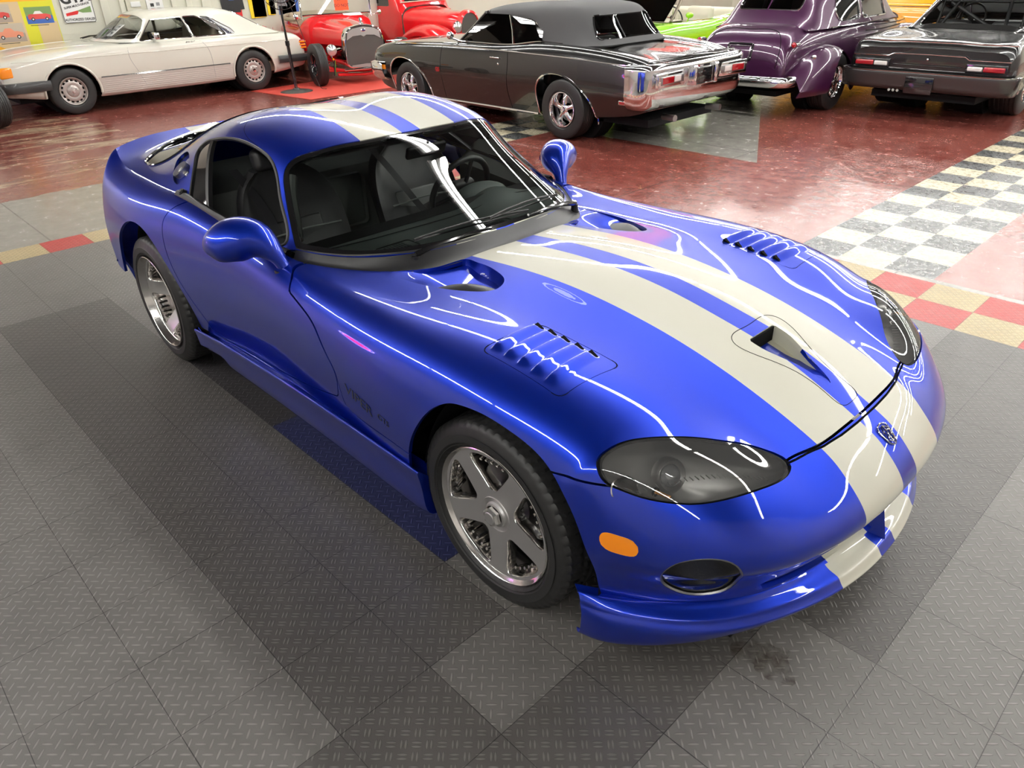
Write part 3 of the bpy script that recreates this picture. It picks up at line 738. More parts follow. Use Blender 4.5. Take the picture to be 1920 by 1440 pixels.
# clamshell hood / front fenders : x > rear shut line, above the lower edge
clam=np.concatenate([curve([(-1.262,1.1),(-1.195,.812),(-1.147,.791),(-1.119,.752)],8),curve([(-1.112,.746),(-.991,.718),(-.889,.681),(-.803,.605),(-.764,.560),(-.757,.50),(-.748,.432)],22),curve([(-.735,.420),(-.681,.412),(-.498,.418),(-.366,.419),(-.28,.416)],12),[(0,.41),(.5,.41),(.5,.62),(1,.62),(1,1.1)]])
hood,A1=cutout(A1,clam,(0,2),GAP*.6,lambda c:c[:,0]>-1.3)
sill,A1=A1.select((A1.cent()[:,0]>-2.1)&(A1.cent()[:,2]<.60))
quart=A1
# hood scoops
sc0=np.array([(-.752,.296),(-.691,.295),(-.62,.302),(-.554,.319),(-.50,.338),(-.466,.358),(-.442,.390),(-.435,.430),(-.450,.455),(-.482,.478),(-.543,.506),(-.60,.526),(-.668,.545),(-.76,.556),(-.85,.56),(-.895,.545),(-.84,.475),(-.78,.385)])
scp=curve(sc0,90,True);scoops=[]
for s_ in(1,-1):
    ins,hood=cutout(hood,scp*np.array([1,s_]),(0,1),0,lambda c:(c[:,2]>.7)&(c[:,0]<-.3)&(c[:,1]*s_>.2));scoops.append(ins)
# louvre panels
lvp=rpoly([(-.137,.516),(.185,.512),(.178,.764),(-.139,.767)],[.03]*4,6)
for s_ in(1,-1):
    ins,hood=cutout(hood,lvp*np.array([1,s_]),(0,1),0,lambda c:(c[:,2]>.7)&(c[:,1]*s_>.4))
# central bonnet duct
nd=[(.315,.118),(.40,.108),(.47,.075),(.545,.058),(.625,.047),(.640,0)]
duct=np.array([(.300,0),(.302,.105)]+nd[1:]);ductp=np.concatenate([duct,(duct*np.array([1,-1]))[::-1]]);ductp=rpoly([tuple(p) for p in np.unique(np.round(ductp,4),axis=0)],.02) if False else ductp
openp=[(.345,.0),(.345,.078),(.40,.076),(.455,.055),(.50,.034),(.565,.018),(.60,0)]
op=np.array(openp);op=np.concatenate([op,(op*np.array([1,-1]))[::-1][1:-1]])
op=rpoly([tuple(p) for p in op],.012,4)
dins,hood=cutout(hood,op,(0,1),0,lambda c:(c[:,2]>.55)&(np.abs(c[:,1])<.3))
def drop(sh,fn):
    V=sh.V.copy()
    for i,(x,y,z) in enumerate(V):V[i,2]=z-fn(x,y)
    o=Shell(V,sh.N,sh.F)
    me=mesh('t',o.V,o.F);N=np.array([v.normal[:] for v in me.vertices])
    if N[:,2].mean()<0:N=-N
    o.N=N;return o
sm=lambda t:(lambda q:q*q*(3-2*q))(min(1,max(0,t)))
def dfn(x,y):
    e=-sdf(np.array([[x,y]]),op)[0]
    return .058*sm((.60-x)/.22)*sm(e/.012)+.0
floor_d=drop(dins,lambda x,y:.055*sm((.60-x)/.20)+.001)
hoodo=panel('bonnet',hood,M['bluestr'],V0,.014,skip=lambda p:False)
panel('bonnet_duct',floor_d,M['bluestr'],hoodo,0)
# duct walls
mb=MB()
n=len(op);
for k in range(n):
    a=op[k];b_=op[(k+1)%n]
    za=zA(*a);zb=zA(*b_);da=.056*sm((.60-a[0])/.20)+.002;db=.056*sm((.60-b_[0])/.20)+.002
    mb.add([(a[0],a[1],za),(b_[0],b_[1],zb),(b_[0],b_[1],zb-db),(a[0],a[1],za-da)],[(0,1,2,3)])
mb.build('duct_wall',M['cream'],hoodo,True,60)
# dark mouth of the duct at its rear end
z0=zA(.345,0)
MB().box((.330,-.072,z0-.052),(.352,.072,z0-.004)).build('duct_mouth',M['dark'],hoodo,False)
# raised fairing line around the duct
fair=curve([(.300,.0),(.300,.10),(.33,.132),(.39,.124),(.45,.095),(.52,.066),(.60,.056),(.655,.05),(.665,.0),(.655,-.05),(.60,-.056),(.52,-.066),(.45,-.095),(.39,-.124),(.33,-.132),(.300,-.10)],90,True)
MB().tube([(x,y,zA(x,y)-.0002) for x,y in fair],.0013,5,closed=True).build('duct_panel_joint',M['dark'],hoodo)
for s_,sh in zip((1,-1),scoops):
    def f(x,y):
        y*=s_
        t=sm((y-.30)/.05)
        c0=(x+.80)/.38
        return (.052*sm((x+.90)/.30))*sm((.60-y)/.16)+.001
    d=drop(sh,f)
    so=panel('scoop_recess',d,M['blue'],hoodo,0)
    # walls of the recess
    mb=MB();P=scp*np.array([1,s_])
    for k in range(len(P)):
        a=P[k];b_=P[(k+1)%len(P)]
        mb.add([(a[0],a[1],zA(*a)),(b_[0],b_[1],zA(*b_)),(b_[0],b_[1],zA(*b_)-f(*b_)-.001),(a[0],a[1],zA(*a)-f(*a)-.001)],[(0,1,2,3)])
    mb.build('scoop_wall',M['blue'],so,True,60)
    # black oval cover
    mb=MB();cx,cy=-.556,.463*s_
    pts=[]
    G=np.zeros((9,40,3))
    for i,r in enumerate(np.linspace(0,1,9)):
        for k in range(40):
            t=2*PI*k/40;u=.128*r*math.cos(t);w=.056*r*math.sin(t)
            a_=-.43*s_
            x=cx+u*math.cos(a_)-w*math.sin(a_);y=cy+u*math.sin(a_)+w*math.cos(a_)
            G[i,k]=(x,y,zA(x,y)-.016*sm((x+.86)/.3)+.020*(1-r*r)-.012*r)
    mb.grid(G,cv=True).build('scoop_cover',M['cowl'],so)
    # louvre panel with five raised slats
    nu,nv=140,40;G=np.zeros((nu,nv,3))
    def lh(x,v):
        h=0
        for q in range(5):
            x1=.118-q*.055;x0=x1-.050
            if x0-.004<=x<=x1+.004:
                t=(x1-x)/(x1-x0)
                e=sm((v-.07)/.12)*sm((.93-v)/.05)
                h=max(h,.0105*e*(sm(t/.75) if t<.9 else sm((1-t)/.1)))
        return h
    for i,x in enumerate(np.linspace(-.137,.183,nu)):
        for k,v in enumerate(np.linspace(0,1,nv)):
            # slats run obliquely : outer end further forward
            y=(.767-(.767-.514)*v);G[i,k]=(x,y*s_,zA(x,y*s_)-.0005+lh(x-.015*(1-v)*2-.004,v))
    sh2=gridshell(G,flip=(s_>0))
    if sh2.N[:,2].mean()<0:sh2.N*=-1;sh2.F=[f_[::-1] for f_ in sh2.F]
    P=lvp.copy();P[:,1]*=s_;c=P.mean(axis=0);P=c+(P-c)*.985
    ins,_=cutout(sh2,P,(0,1),0)
    lo=panel('louvre_panel',ins,M['blue'],hoodo,.01)
    mb=MB()
    for q in range(5):
        x=.118-q*.055-.047+.018;y=.532*s_
        mb.add([(x+.028,y,zA(x+.028,y)+.001),(x-.002,y,zA(x,y)+.001),(x+.0,y,zA(x,y)+.0125),(x+.002,y+.018*s_,zA(x,y)+.0125),(x+.026,y+.010*s_,zA(x+.02,y)+.001)],[(0,1,2),(0,2,3),(0,3,4)])
    mb.build('louvre_opening',M['dark'],lo,False)
    MB().tube([(x,y*s_,zA(x,y*s_)-.001) for x,y in lvp],.0016,5,closed=True).build('louvre_joint',M['dark'],lo)
# ---------------- front bumper with mouth, lamps
def plan_edge(z):pass
mouth=lambda c:(c[:,0]>.6)
bo=None
frontsel=lambda c:(c[:,0]>.60)&(np.abs(c[:,1])<.70)
# mouth opening defined in (y,z)
mo=rpoly([(-.53,.335),(-.30,.375),(0,.388),(.30,.375),(.53,.335),(.56,.30),(.52,.272),(.30,.258),(0,.252),(-.30,.258),(-.52,.272),(-.56,.30)],.025,4)
mi,bump=cutout(bump,mo,(1,2),0,frontsel)
# fog lamps and side markers
fg=[];
def ell(cx,cz,a,b_,rot,n=48):
    return np.array([(cx+a*math.cos(t)*math.cos(rot)-b_*math.sin(t)*math.sin(rot),cz+a*math.cos(t)*math.sin(rot)+b_*math.sin(t)*math.cos(rot)) for t in np.linspace(0,2*PI,n,endpoint=False)])
# fog aperture in rotated side frame: axes t=(horizontal tangent) and z
FA=rad(47);ft=np.array([math.sin(FA),-math.cos(FA)])  # plan direction along the corner
fogs=[]
fogp=curve([(.112,.375),(.090,.325),(.045,.306),(-.003,.306),(-.052,.327),(-.083,.355),(-.096,.395),(-.094,.435),(-.069,.472),(-.026,.490),(.019,.494),(.062,.487),(.095,.466),(.112,.43)],60,True)
FC=(FOGC[0],FOGC[1],FOGC[2])
for s_ in(1,-1):
    # local tangent coordinate
    tx,ty=.788,-.616
    selm=(bump.cent()[:,1]*s_>.3)&(bump.cent()[:,0]>.3)
    sub,rest=bump.select(selm)
    c=sub.V;tl=(c[:,0]-FC[0])*tx+(c[:,1]*s_-FC[1])*ty
    f=sdf(np.stack([tl,c[:,2]],1),fogp)
    ins,o_=cut(sub,f);bump=merge(o_,rest);fogs.append(ins)
mk=rpoly([(.425,.490),(.425,.54),(.545,.562),(.545,.512)],[.025]*4,6);mks=[]
mk=curve([(.417,.500),(.421,.519),(.440,.528),(.466,.528),(.491,.526),(.510,.515),(.517,.498),(.512,.480),(.494,.473),(.470,.471),(.440,.471),(.423,.481)],40,True)
for s_ in(1,-1):
    ins,bump=cutout(bump,mk,(0,2),0,lambda c:(c[:,1]*s_>.55));mks.append(ins)
bo=panel('front_bumper',bump,M['bluestr'],V0,.014)
def off(sh,d):return Shell(sh.V-sh.N*d,sh.N,sh.F)
for s_,ins,mi_ in zip((1,-1),fogs,mks):
    # chrome bezel along the edge, reflector bowl behind
    cnt={}
    for f in ins.F:
        for q in range(len(f)):cnt[(f[q],f[(q+1)%len(f)])]=1
    nxt={a:b for (a,b) in cnt if (b,a) not in cnt}
    k=next(iter(nxt));lp=[k];
    while nxt[lp[-1]]!=k and len(lp)<5000:lp.append(nxt[lp[-1]])
    pts=[ins.V[i]-ins.N[i]*.006 for i in lp][::2]
    c=ins.V.mean(axis=0);nn=ins.N.mean(axis=0);nn/=np.linalg.norm(nn);pa=np.array(pts);c=pa.mean(axis=0)
    mb=MB();mb.grid(np.array([c+(pa-c)*r+nn*(.012*(1-r*r)-.004) for r in np.linspace(1,.001,9)]),cv=True);fo=mb.build('fog_lamp',M['fog'],bo,True,60)
    MB().tube(pts,.0055,6,closed=True).build('lamp_bezel',M['steel'],fo)
    mb=MB();G=[]
    for i,r in enumerate(np.linspace(1,.0,7)):
        G.append([c+(np.array(p)-c)*r-nn*(.012+.05*(1-r*r)) for p in pts])
    mb.grid(G,cv=True).build('reflector_bowl',pm('fog_reflector',(.10,.12,.2),.35,.8),fo)
    panel('side_marker_lamp',off(mi_,-.001),M['amber'],bo,.01,'amber side marker lamp')
# dark box behind the mouth
inner=[(.845-.03,0),(.80,.28),(.70,.50),(.60,.63)]
mb=MB()
bk=curve([(.66,-.62),(.70,-.45),(.74,-.25),(.745,0),(.74,.25),(.70,.45),(.66,.62)],25)
mb.grid([[(x-.03,y,.24) for x,y in bk],[(x-.03,y,.40) for x,y in bk]])
mb.build('mouth_back',M['dark'],bo)
fr=curve([(.60,-.645),(.69,-.545),(.757,-.385),(.797,-.22),(.815,0),(.797,.22),(.757,.385),(.69,.545),(.60,.645)],60)
# cross bar and centre fin of the mouth
prof=[(-.035,-.010),(.0,-.013),(.012,-.006),(.012,.006),(.0,.013),(-.035,.010)]
zb=lambda y:.338-.035*(abs(y)/.6)**2
mb=MB();mb.grid([[(x+a+.005,y,zb(y)+b_) for a,b_ in prof] for x,y in fr],cv=True);mb.build('mouth_crossbar',M['bluestr'],bo)
mb=MB();mb.add([(.83,0,.335),(.80,.018,.335),(.70,.02,.335),(.70,-.02,.335),(.80,-.018,.335),(.86,0,.215),(.80,.03,.235),(.70,.035,.25),(.70,-.035,.25),(.80,-.03,.235)],[(0,1,2,3,4),(5,9,8,7,6),(0,5,6,1),(1,6,7,2),(0,4,9,5),(4,3,8,9)])
mb.build('mouth_fin',M['blue'],bo,True,50)
# lower slot floor (blue painted ledge inside)
mb=MB();mb.grid([[(x-.10,y,.262) for x,y in fr],[(x-.02,y,.262) for x,y in fr],[(x+.003,y,.250) for x,y in fr]]);mb.build('mouth_ledge',M['bluestr'],bo)
# chin spoiler
si=curve([(.345,-.868),(.40,-.838),(.467,-.788),(.55,-.73),(.63,-.645),(.70,-.535),(.745,-.40),(.772,-.26),(.79,-.10),(.793,0)],46)
so_=curve([(.375,-.884),(.43,-.872),(.50,-.835),(.575,-.775),(.65,-.70),(.72,-.60),(.775,-.485),(.815,-.37),(.856,-.26),(.873,-.09),(.876,0)],46)
so_=curve([(.375,-.884),(.43,-.870),(.50,-.832),(.575,-.775),(.652,-.695),(.722,-.592),(.777,-.480),(.820,-.365),(.848,-.26),(.870,-.11),(.874,0)],46)
si=np.concatenate([si,(si*[1,-1])[::-1][1:]]);so_=np.concatenate([so_,(so_*[1,-1])[::-1][1:]])
G=[]
for (xi,yi),(xo,yo) in zip(si,so_):
    t=min(1,max(0,(xo-.40)/.42));t2=sm(t)
    zt=.262-.012*t2;zl=.232*(1-t2)+.207*t2;ze=.215*(1-t2)+.192*t2;zbm=.118*(1-t2)+.150*t2
    a=np.array([xi,yi]);b_=np.array([xo,yo]);d=(b_-a)/np.linalg.norm(b_-a)
    P=[(*(a-d*.02),zt+.004),(*a,zt),(*(a+(b_-a)*.30),zt-.002-.018*t2),(*(a+(b_-a)*.70),zl+.012),(*(b_-d*.010),zl),(*b_,ze),(*(b_+d*.002),(ze+zbm)/2+.01),(*(b_-d*.008*(1-t2)-d*.02*t2),zbm),(*(b_-d*.03-d*.03*t2),zbm-.012)]
    G.append(nspl(np.linspace(0,1,len(P)),np.array(P),np.linspace(0,1,33)))
sh=gridshell(np.array(G));
if sh.N[len(sh.N)//2][0]<0 and sh.N[len(sh.N)//2][2]<0:sh.N*=-1;sh.F=[f[::-1] for f in sh.F]
c_=sh.V.mean(axis=0)
if ((sh.V-c_)*sh.N).sum()<0:sh.N*=-1;sh.F=[f[::-1] for f in sh.F]
panel('chin_spoiler',sh,M['bluestr'],bo,.01)
# emblem on the nose
mb=MB();ec=[(.775,zA(.775,0))]
nn=nA(.782,0);E0=Vector((.782,0,zA(.782,0)))+nn*.002
Me=frame(E0,(0,1,0),Vector((-nn.z,0,nn.x)))
shld=rpoly([(-.024,.030),(0,.036),(.024,.030),(.029,.012),(.019,-.026),(0,-.038),(-.019,-.026),(-.029,.012)],.006,4)
mb=MB();mb.tube([(x,y,.0) for x,y in shld],.0022,6,closed=True,M=Me)
for P in([(-.004,.026,.001),(-.015,.014,.003),(-.010,-.004,.003),(-.016,-.014,.002),(-.006,-.024,.002)],[(.004,.026,.001),(.015,.014,.003),(.010,-.004,.003),(.016,-.014,.002),(.006,-.024,.002)],[(0,.028,.002),(0,.008,.004),(-.004,-.006,.004),(0,-.03,.002),(.004,-.006,.004),(0,.008,.004)],[(-.02,.006,.002),(-.006,.012,.003),(.006,.012,.003),(.02,.006,.002)]):
    mb.tube([Vector(p) for p in P],.0022,6,M=Me)
mb.build('nose_emblem',M['chrome'],bo)
gl_=[(.7145,0),(.714,.064),(.710,.158),(.700,.25),(.684,.312),(.671,.378)];gl_=curve([(x,-y) for x,y in gl_[::-1]]+gl_[1:],50)
MB().grid([[(x-.012,y,zA(x-.012,y)-.010),(x+.012,y,zA(x+.012,y)-.010)] for x,y in gl_]).build('bonnet_gap_shade',M['dark'],bo)  # dark strip sunk under the bonnet gap, standing in for its shade
# ---------------- headlamps
for s_,ins in zip((1,-1),HLsh):
    c=ins.V.mean(axis=0);cnt={}
    for f in ins.F:
        for q in range(len(f)):cnt[(f[q],f[(q+1)%len(f)])]=1
    nxt={a:b for (a,b) in cnt if (b,a) not in cnt}
    k=next(iter(nxt));lp=[k]
    while nxt[lp[-1]]!=k and len(lp)<5000:lp.append(nxt[lp[-1]])
    P=np.array([ins.V[i] for i in lp]);Nn=np.array([ins.N[i] for i in lp])
    hlo=thing('headlamp',None,None);hlo.parent=V0
    sh=Shell(c+(ins.V-c)*.965-ins.N*.002,ins.N,ins.F)
    lens=panel('lamp_lens',sh,M['lens'],hlo,.006)
    # dark rubber seal all round
    G=[P-Nn*.001,P-Nn*.010+(c-P)*.0,P-Nn*.012+(c-P)*.05,P-Nn*.004+(c-P)*.045]
    MB().grid(np.swapaxes(np.array(G),0,1),cu=True).build('lamp_seal',M['black'],hlo,True,50)
    # housing bowl
    Gb=[]
    for r in np.linspace(1,0,9):
        Gb.append(c+(P-c)*(.97*r)-np.array([.25,0,.9])*(.012+.075*(1-r**4)))
    MB().grid(np.array(Gb),cv=True).build('lamp_housing',M['lamphouse'],hlo,True,60)
    # projector, outer reflector lamp, amber bulb
    def at(x,y,dz):return Vector((x,y*s_,zA(x,y*s_)-dz))
    d=Vector((.80,.28*s_,.40)).normalized()
    mb=MB();p=at(.492,.680,.060)
    rot=d.to_track_quat('Z','Y').to_matrix().to_4x4();Mx=Matrix.Translation(p)@rot
    mb.rev([(.048,-.02),(.046,0),(.040,.008),(.036,.002),(.030,-.004)],36,axis='z',M=Mx)
    mb.build('projector_bezel',M['satin'],hlo)
    mb=MB();mb.rev([(.030,0),(.026,.010),(.016,.018),(.0005,.021)],32,axis='z',M=Mx);mb.build('projector_lens',M['projlens'],hlo)
    mb=MB();p=at(.432,.802,.045);d2=Vector((.75,.45*s_,.45)).normalized();Mx=Matrix.Translation(p)@d2.to_track_quat('Z','Y').to_matrix().to_4x4()
    mb.rev([(.0005,-.025),(.02,-.018),(.034,0),(.037,.010),(.034,.012)],32,axis='z',M=Mx);mb.build('outer_reflector',M['alu'],hlo)
    mb=MB();mb.rev([(.0345,.006),(.025,.012),(.0005,.016)],32,axis='z',M=Mx);mb.build('outer_lamp_glass',M['clear'],hlo)
    p=at(.492,.748,.050);q=p+Vector((.045,-.004*s_,.004))
    MB().tube([p,q],[.0055,.0048],12).build('turn_bulb',M['bulb'],hlo,label='amber bulb')
    MB().rev([(.013,0),(.012,.006),(.006,.004)],20,axis='z',M=Matrix.Translation(p)@Vector((1,0,.1)).to_track_quat('Z','Y').to_matrix().to_4x4()).build('bulb_holder',M['gloss'],hlo)
    # ribbed divider plate
    mb=MB()
    for k in range(26):
        t=k/25;x=.44+.19*t;y=(.80-.36*t)*s_
        zz=zA(x,y)-.062
        mb.cyl((x,y,zz),(x+.018,y+.010*s_,zz+.004),.0016,n=5)
    mb.build('ribbed_reflector',M['satin'],hlo)
# ---------------- doors, quarters, sills
for s_,d in zip((1,-1),doors):
    do=panel('door',d,M['blue'],V0,.02)
    # door handle pod is on the pillar; inner trim card
    ix=curve([(-1.02,.80),(-1.3,.82),(-1.6,.85),(-1.95,.885)],14)
    G=[[(x,s_*(.745+.02*(x+1)/-1),z-.005) for x,z in ix],[(x,s_*.700,z-.06) for x,z in ix],[(x,s_*.70,.55) for x,z in ix],[(x,s_*.69,.30) for x,z in ix]]
    MB().grid(G).build('door_trim',M['trimgrey'],do)
    # black belt moulding along the window base
    pts=[]
    for x in np.linspace(-1.285,-2.235,30):
        h,n_=hitB(x,.84 if x>-1.45 else .86,s_) if False else (None,None)
        y=np.interp(-x,-NB[:,-1,0],NB[:,-1,1])-.004;pts.append((x,s_*y,np.interp(-x,-NB[:,-1,0],NB[:,-1,2])+.012))
    mb=MB();pr=[(-.010,.010),(.004,.012),(.016,.0),(.020,-.014),(.0,-.018),(-.014,-.006)]
    G=[[(x,y+s_*a,z+b_) for a,b_ in pr] for x,y,z in pts];mb.grid(G,cv=True);mb.build('belt_moulding',M['black'],do)
qo=panel('rear_body',quart,M['blue'],V0,.014)
panel('sill_panel',sill,M['blue'],V0,.01)
# side skirts
for s_ in(1,-1):
    xs=np.linspace(-2.03,-.30,60);G=[]
    for x in xs:
        t=(x+2.03)/1.73
        yr=.938-.010*math.sin(PI*t)-(.012*t);zr=np.interp(t,[0,.15,.5,1],[.315,.335,.352,.362])
        e0=sm((x+2.06)/.16);e1=1
        zb_=np.interp(t,[0,.06,.15,.9,.97,1],[.27,.21,.165,.150,.150,.165])
        P=[(yr-.085,zr-.035),(yr-.055,zr-.040),(yr-.022,zr-.014),(yr-.005,zr+.003),(yr+.002,zr-.004),(yr-.004,zr-.035),(yr-.012,zr-.09),(yr-.018,zb_+.05),(yr-.045,zb_),(yr-.12,zb_-.01)]
        G.append([(x,s_*y,z) for y,z in nspl(np.linspace(0,1,len(P)),np.array(P),np.linspace(0,1,28))])
    G=np.array(G)
    # rounded ends
    for e,rng in((0,range(4)),(1,range(4))):
        pass
    sh=gridshell(G);c_=sh.V.mean(axis=0)
    if ((sh.V-c_)[:,1:]*sh.N[:,1:]).sum()<0:sh.N*=-1;sh.F=[f[::-1] for f in sh.F]
    sk=panel('side_skirt',sh,M['blue'],V0,0)
    for gi in(0,-1):
        MB().add([tuple(p) for p in G[gi]],[tuple(range(len(G[gi])))]).build('skirt_end',M['blue'],sk,False)
# ---------------- greenhouse cut
# windshield in plan
wsL=[(-.836,0),(-.842,.15),(-.862,.30),(-.90,.40),(-.948,.485),(-1.017,.565),(-1.103,.632),(-1.172,.671),(-1.245,.707),(-1.288,.7165),(-1.318,.706),(-1.413,.662),(-1.482,.626),(-1.524,.597),(-1.534,.572),(-1.523,.518),(-1.494,.449),(-1.468,.357),(-1.444,.257),(-1.434,.12),(-1.431,0)]
w=curve(wsL,80);wp=np.concatenate([w,(w*[1,-1])[::-1][1:-1]])
ws,Bq=cutout(B,wp,(0,1),0)
c=ws.V.mean(axis=0)
wf=thing('windshield',None,None);wf.parent=V0
dd=sdf(ws.V[:,:2],wp)
gl,band=cut(ws,np.where(True,-dd-.022,0)*-1)
# gl = inner glass (distance > .022), band = black border
gl,band=(gl,band) if len(gl.F)>len(band.F) else (band,gl)
panel('windshield_glass',off(gl,.004),M['glass'],wf,0)
panel('windshield_border',off(band,.003),M['gloss'],wf,.01)
# side glass aperture in side view (x,z)
sg=curve([(-1.345,.850),(-1.437,.945),(-1.507,1.008),(-1.559,1.067),(-1.621,1.108),(-1.698,1.131),(-1.825,1.147),(-1.95,1.149),(-2.10,1.134),(-2.215,1.112),(-2.285,1.090),(-2.312,1.060),(-2.265,1.02),(-2.206,.974),(-2.126,.905),(-2.09,.880),(-1.9,.876),(-1.7,.860),(-1.5,.842),(-1.40,.836)],110,True)
sides=[]
for s_ in(1,-1):
    ins,Bq=cutout(Bq,sg,(0,2),0,lambda c:(c[:,1]*s_>.50));sides.append(ins)
# hatch glass in plan
hgL=[(-3.205,0),(-3.208,.15),(-3.212,.26),(-3.185,.36),(-3.052,.525),(-2.943,.635),(-2.905,.672),(-2.839,.695),(-2.770,.698),(-2.722,.676),(-2.62,.590),(-2.52,.51),(-2.42,.44),(-2.34,.35),(-2.305,.2),(-2.30,0)]
h_=curve(hgL,70);hp=np.concatenate([h_,(h_*[1,-1])[::-1][1:-1]])
hg,Bq=cutout(Bq,hp,(0,1),0,lambda c:c[:,0]<-2.1)
# fuel filler recess on the right sail panel
fe=curve([(-2.52,1.012),(-2.43,1.027),(-2.325,1.009),(-2.262,.979),(-2.255,.949),(-2.289,.927),(-2.328,.925),(-2.407,.945),(-2.48,.972),(-2.53,.993)],60,True)
fi,Bq=cutout(Bq,fe,(0,2),0,lambda c:(c[:,1]<-.5)&(c[:,0]<-2.1))
# roof / hatch joint
rj=curve([(-2.02,0),(-2.02,.25),(-2.0,.40),(-1.93,.50),(-1.80,.555)],30)
roof=Bq
ro=panel('roof_shell',roof,M['bluestr'],V0,.012)
def zB(x,y):
    h=bvB.ray_cast(Vector((x,y,2)),Vector((0,0,-1)));return h[0].z if h[0] else 1
jt=[(x,y,zB(x,y)-.0003) for x,y in curve([(-1.75,-.575),(-1.95,-.53),(-2.03,-.42),(-2.06,-.2),(-2.06,0),(-2.06,.2),(-2.03,.42),(-1.95,.53),(-1.75,.575)],60)]
MB().tube(jt,.0012,5).build('hatch_joint',M['dark'],ro)
ho=panel('hatch_glass',off(hg,.004),M['tint'],ro,0)
bd=[(x,y,zB(x,y)+.001) for x,y in hp];MB().tube(bd,.006,6,closed=True).build('hatch_seal',M['gloss'],ho)
for s_,ins in zip((1,-1),sides):
    # split quarter glass from door opening
    f=ins.V[:,0]-(-2.215+(1.110-ins.V[:,2])*1.20)
    a,b_=cut(ins,f)        # a = behind (quarter glass), b = door opening
    qg=panel('quarter_glass',off(a,.004),M['tintblk'],V0,.006)
    # frame strip round the opening
    cnt={}
    for fcs in ins.F:
        for q in range(len(fcs)):cnt[(fcs[q],fcs[(q+1)%len(fcs)])]=1
    nxt={x:y for (x,y) in cnt if (y,x) not in cnt}
    k=next(iter(nxt));lp=[k]
    while nxt[lp[-1]]!=k and len(lp)<5000:lp.append(nxt[lp[-1]])
    pts=[ins.V[i]-ins.N[i]*.003 for i in lp][::2]
    fo=MB().tube(pts,.0085,6,closed=True).build('window_seal',M['black'],V0)
    zz=np.linspace(.880,1.112,10);pp=[]
    for z in zz:
        h,n_=hitB(-2.205+(1.110-z)*1.20,z,s_);pp.append(h+n_*.002)
    G=[[p+Vector((-.014,0,0)),p+Vector((.014,0,0)),p+Vector((.014,-s_*.02,0)),p+Vector((-.014,-s_*.02,0))] for p in pp]
    MB().grid([[tuple(v) for v in r] for r in G],cv=True).build('window_pillar',M['black'],fo)
    if s_>0:
        panel('door_glass',off(b_,.006),M['clear'],V0,0)
    # lock pod at the foot of the quarter glass
    h,n_=hitB(-2.185,.905,s_)
    MB().cyl(h-n_*.004,h+n_*.020,.020,.016,20).cyl(h+n_*.020,h+n_*.024,.010,.009,16).build('door_lock_pod',M['black'],V0)
# fuel filler
fo=panel('fuel_filler_recess',off(fi,.018),M['blue'],V0,0)
h,n_=hitB(FUEL[0],FUEL[1],-1)
cnt={}
for fcs in fi.F:
    for q in range(len(fcs)):cnt[(fcs[q],fcs[(q+1)%len(fcs)])]=1
nxt={x:y for (x,y) in cnt if (y,x) not in cnt}
k=next(iter(nxt));lp=[k]
while nxt[lp[-1]]!=k and len(lp)<5000:lp.append(nxt[lp[-1]])
P=np.array([fi.V[i] for i in lp]);Nn=np.array([fi.N[i] for i in lp])
MB().grid([P.tolist(),(P-Nn*.02).tolist()],cv=True).build('recess_wall',M['gloss'],fo,True,60)
up=Vector((0,0,1));nb=Vector(n_);tx_=nb.cross(up).normalized();Mf=frame(h-nb*.006,tx_,up-nb*up.dot(nb))
cap=MB();cap.rev([(.0005,.026),(.030,.025),(.040,.021),(.044,.014),(.044,-.012)],40,axis='z',M=Mf);cap.build('fuel_cap',M['satin'],fo)
mb=MB();mb.rbox((.030,-.014,.004),(.070,.014,.030),.004,M=Mf);mb.rbox((-.066,-.013,.006),(-.034,.013,.018),.004,M=Mf);mb.build('cap_hinge',M['satin'],fo)
mb=MB();
for yy in(-.022,.022):mb.cyl(Mf@Vector((.06,yy,.0)),Mf@Vector((.06,yy,.03)),.004,n=10)
mb.build('cap_screw',M['chrome'],fo)
# ---------------- cowl between bonnet and windshield
ci=curve([(-.720,0),(-.725,.10),(-.746,.22),(-.756,.30),(-.775,.38),(-.859,.495),(-.993,.605),(-1.135,.705),(-1.215,.744),(-1.30,.752)],44)
cw=curve([(-.828,0),(-.835,.15),(-.855,.28),(-.908,.415),(-.992,.535),(-1.10,.626),(-1.20,.684),(-1.27,.713),(-1.30,.722)],44)
G=[]
for (x1,y1),(x2,y2) in zip(ci,cw):
    z1=zA(x1+.004,y1)-.006;z2=zB(x2-.004,y2)+.001
    G.append([(x1+(x2-x1)*t,y1+(y2-y1)*t,z1+(z2-z1)*t-.018*math.sin(PI*t)) for t in np.linspace(0,1,9)])
G=np.array(G);G=np.concatenate([G,(G*[1,-1,1])[::-1][1:]])
cwl=MB().grid(G).build('cowl_panel',M['cowl'],V0)
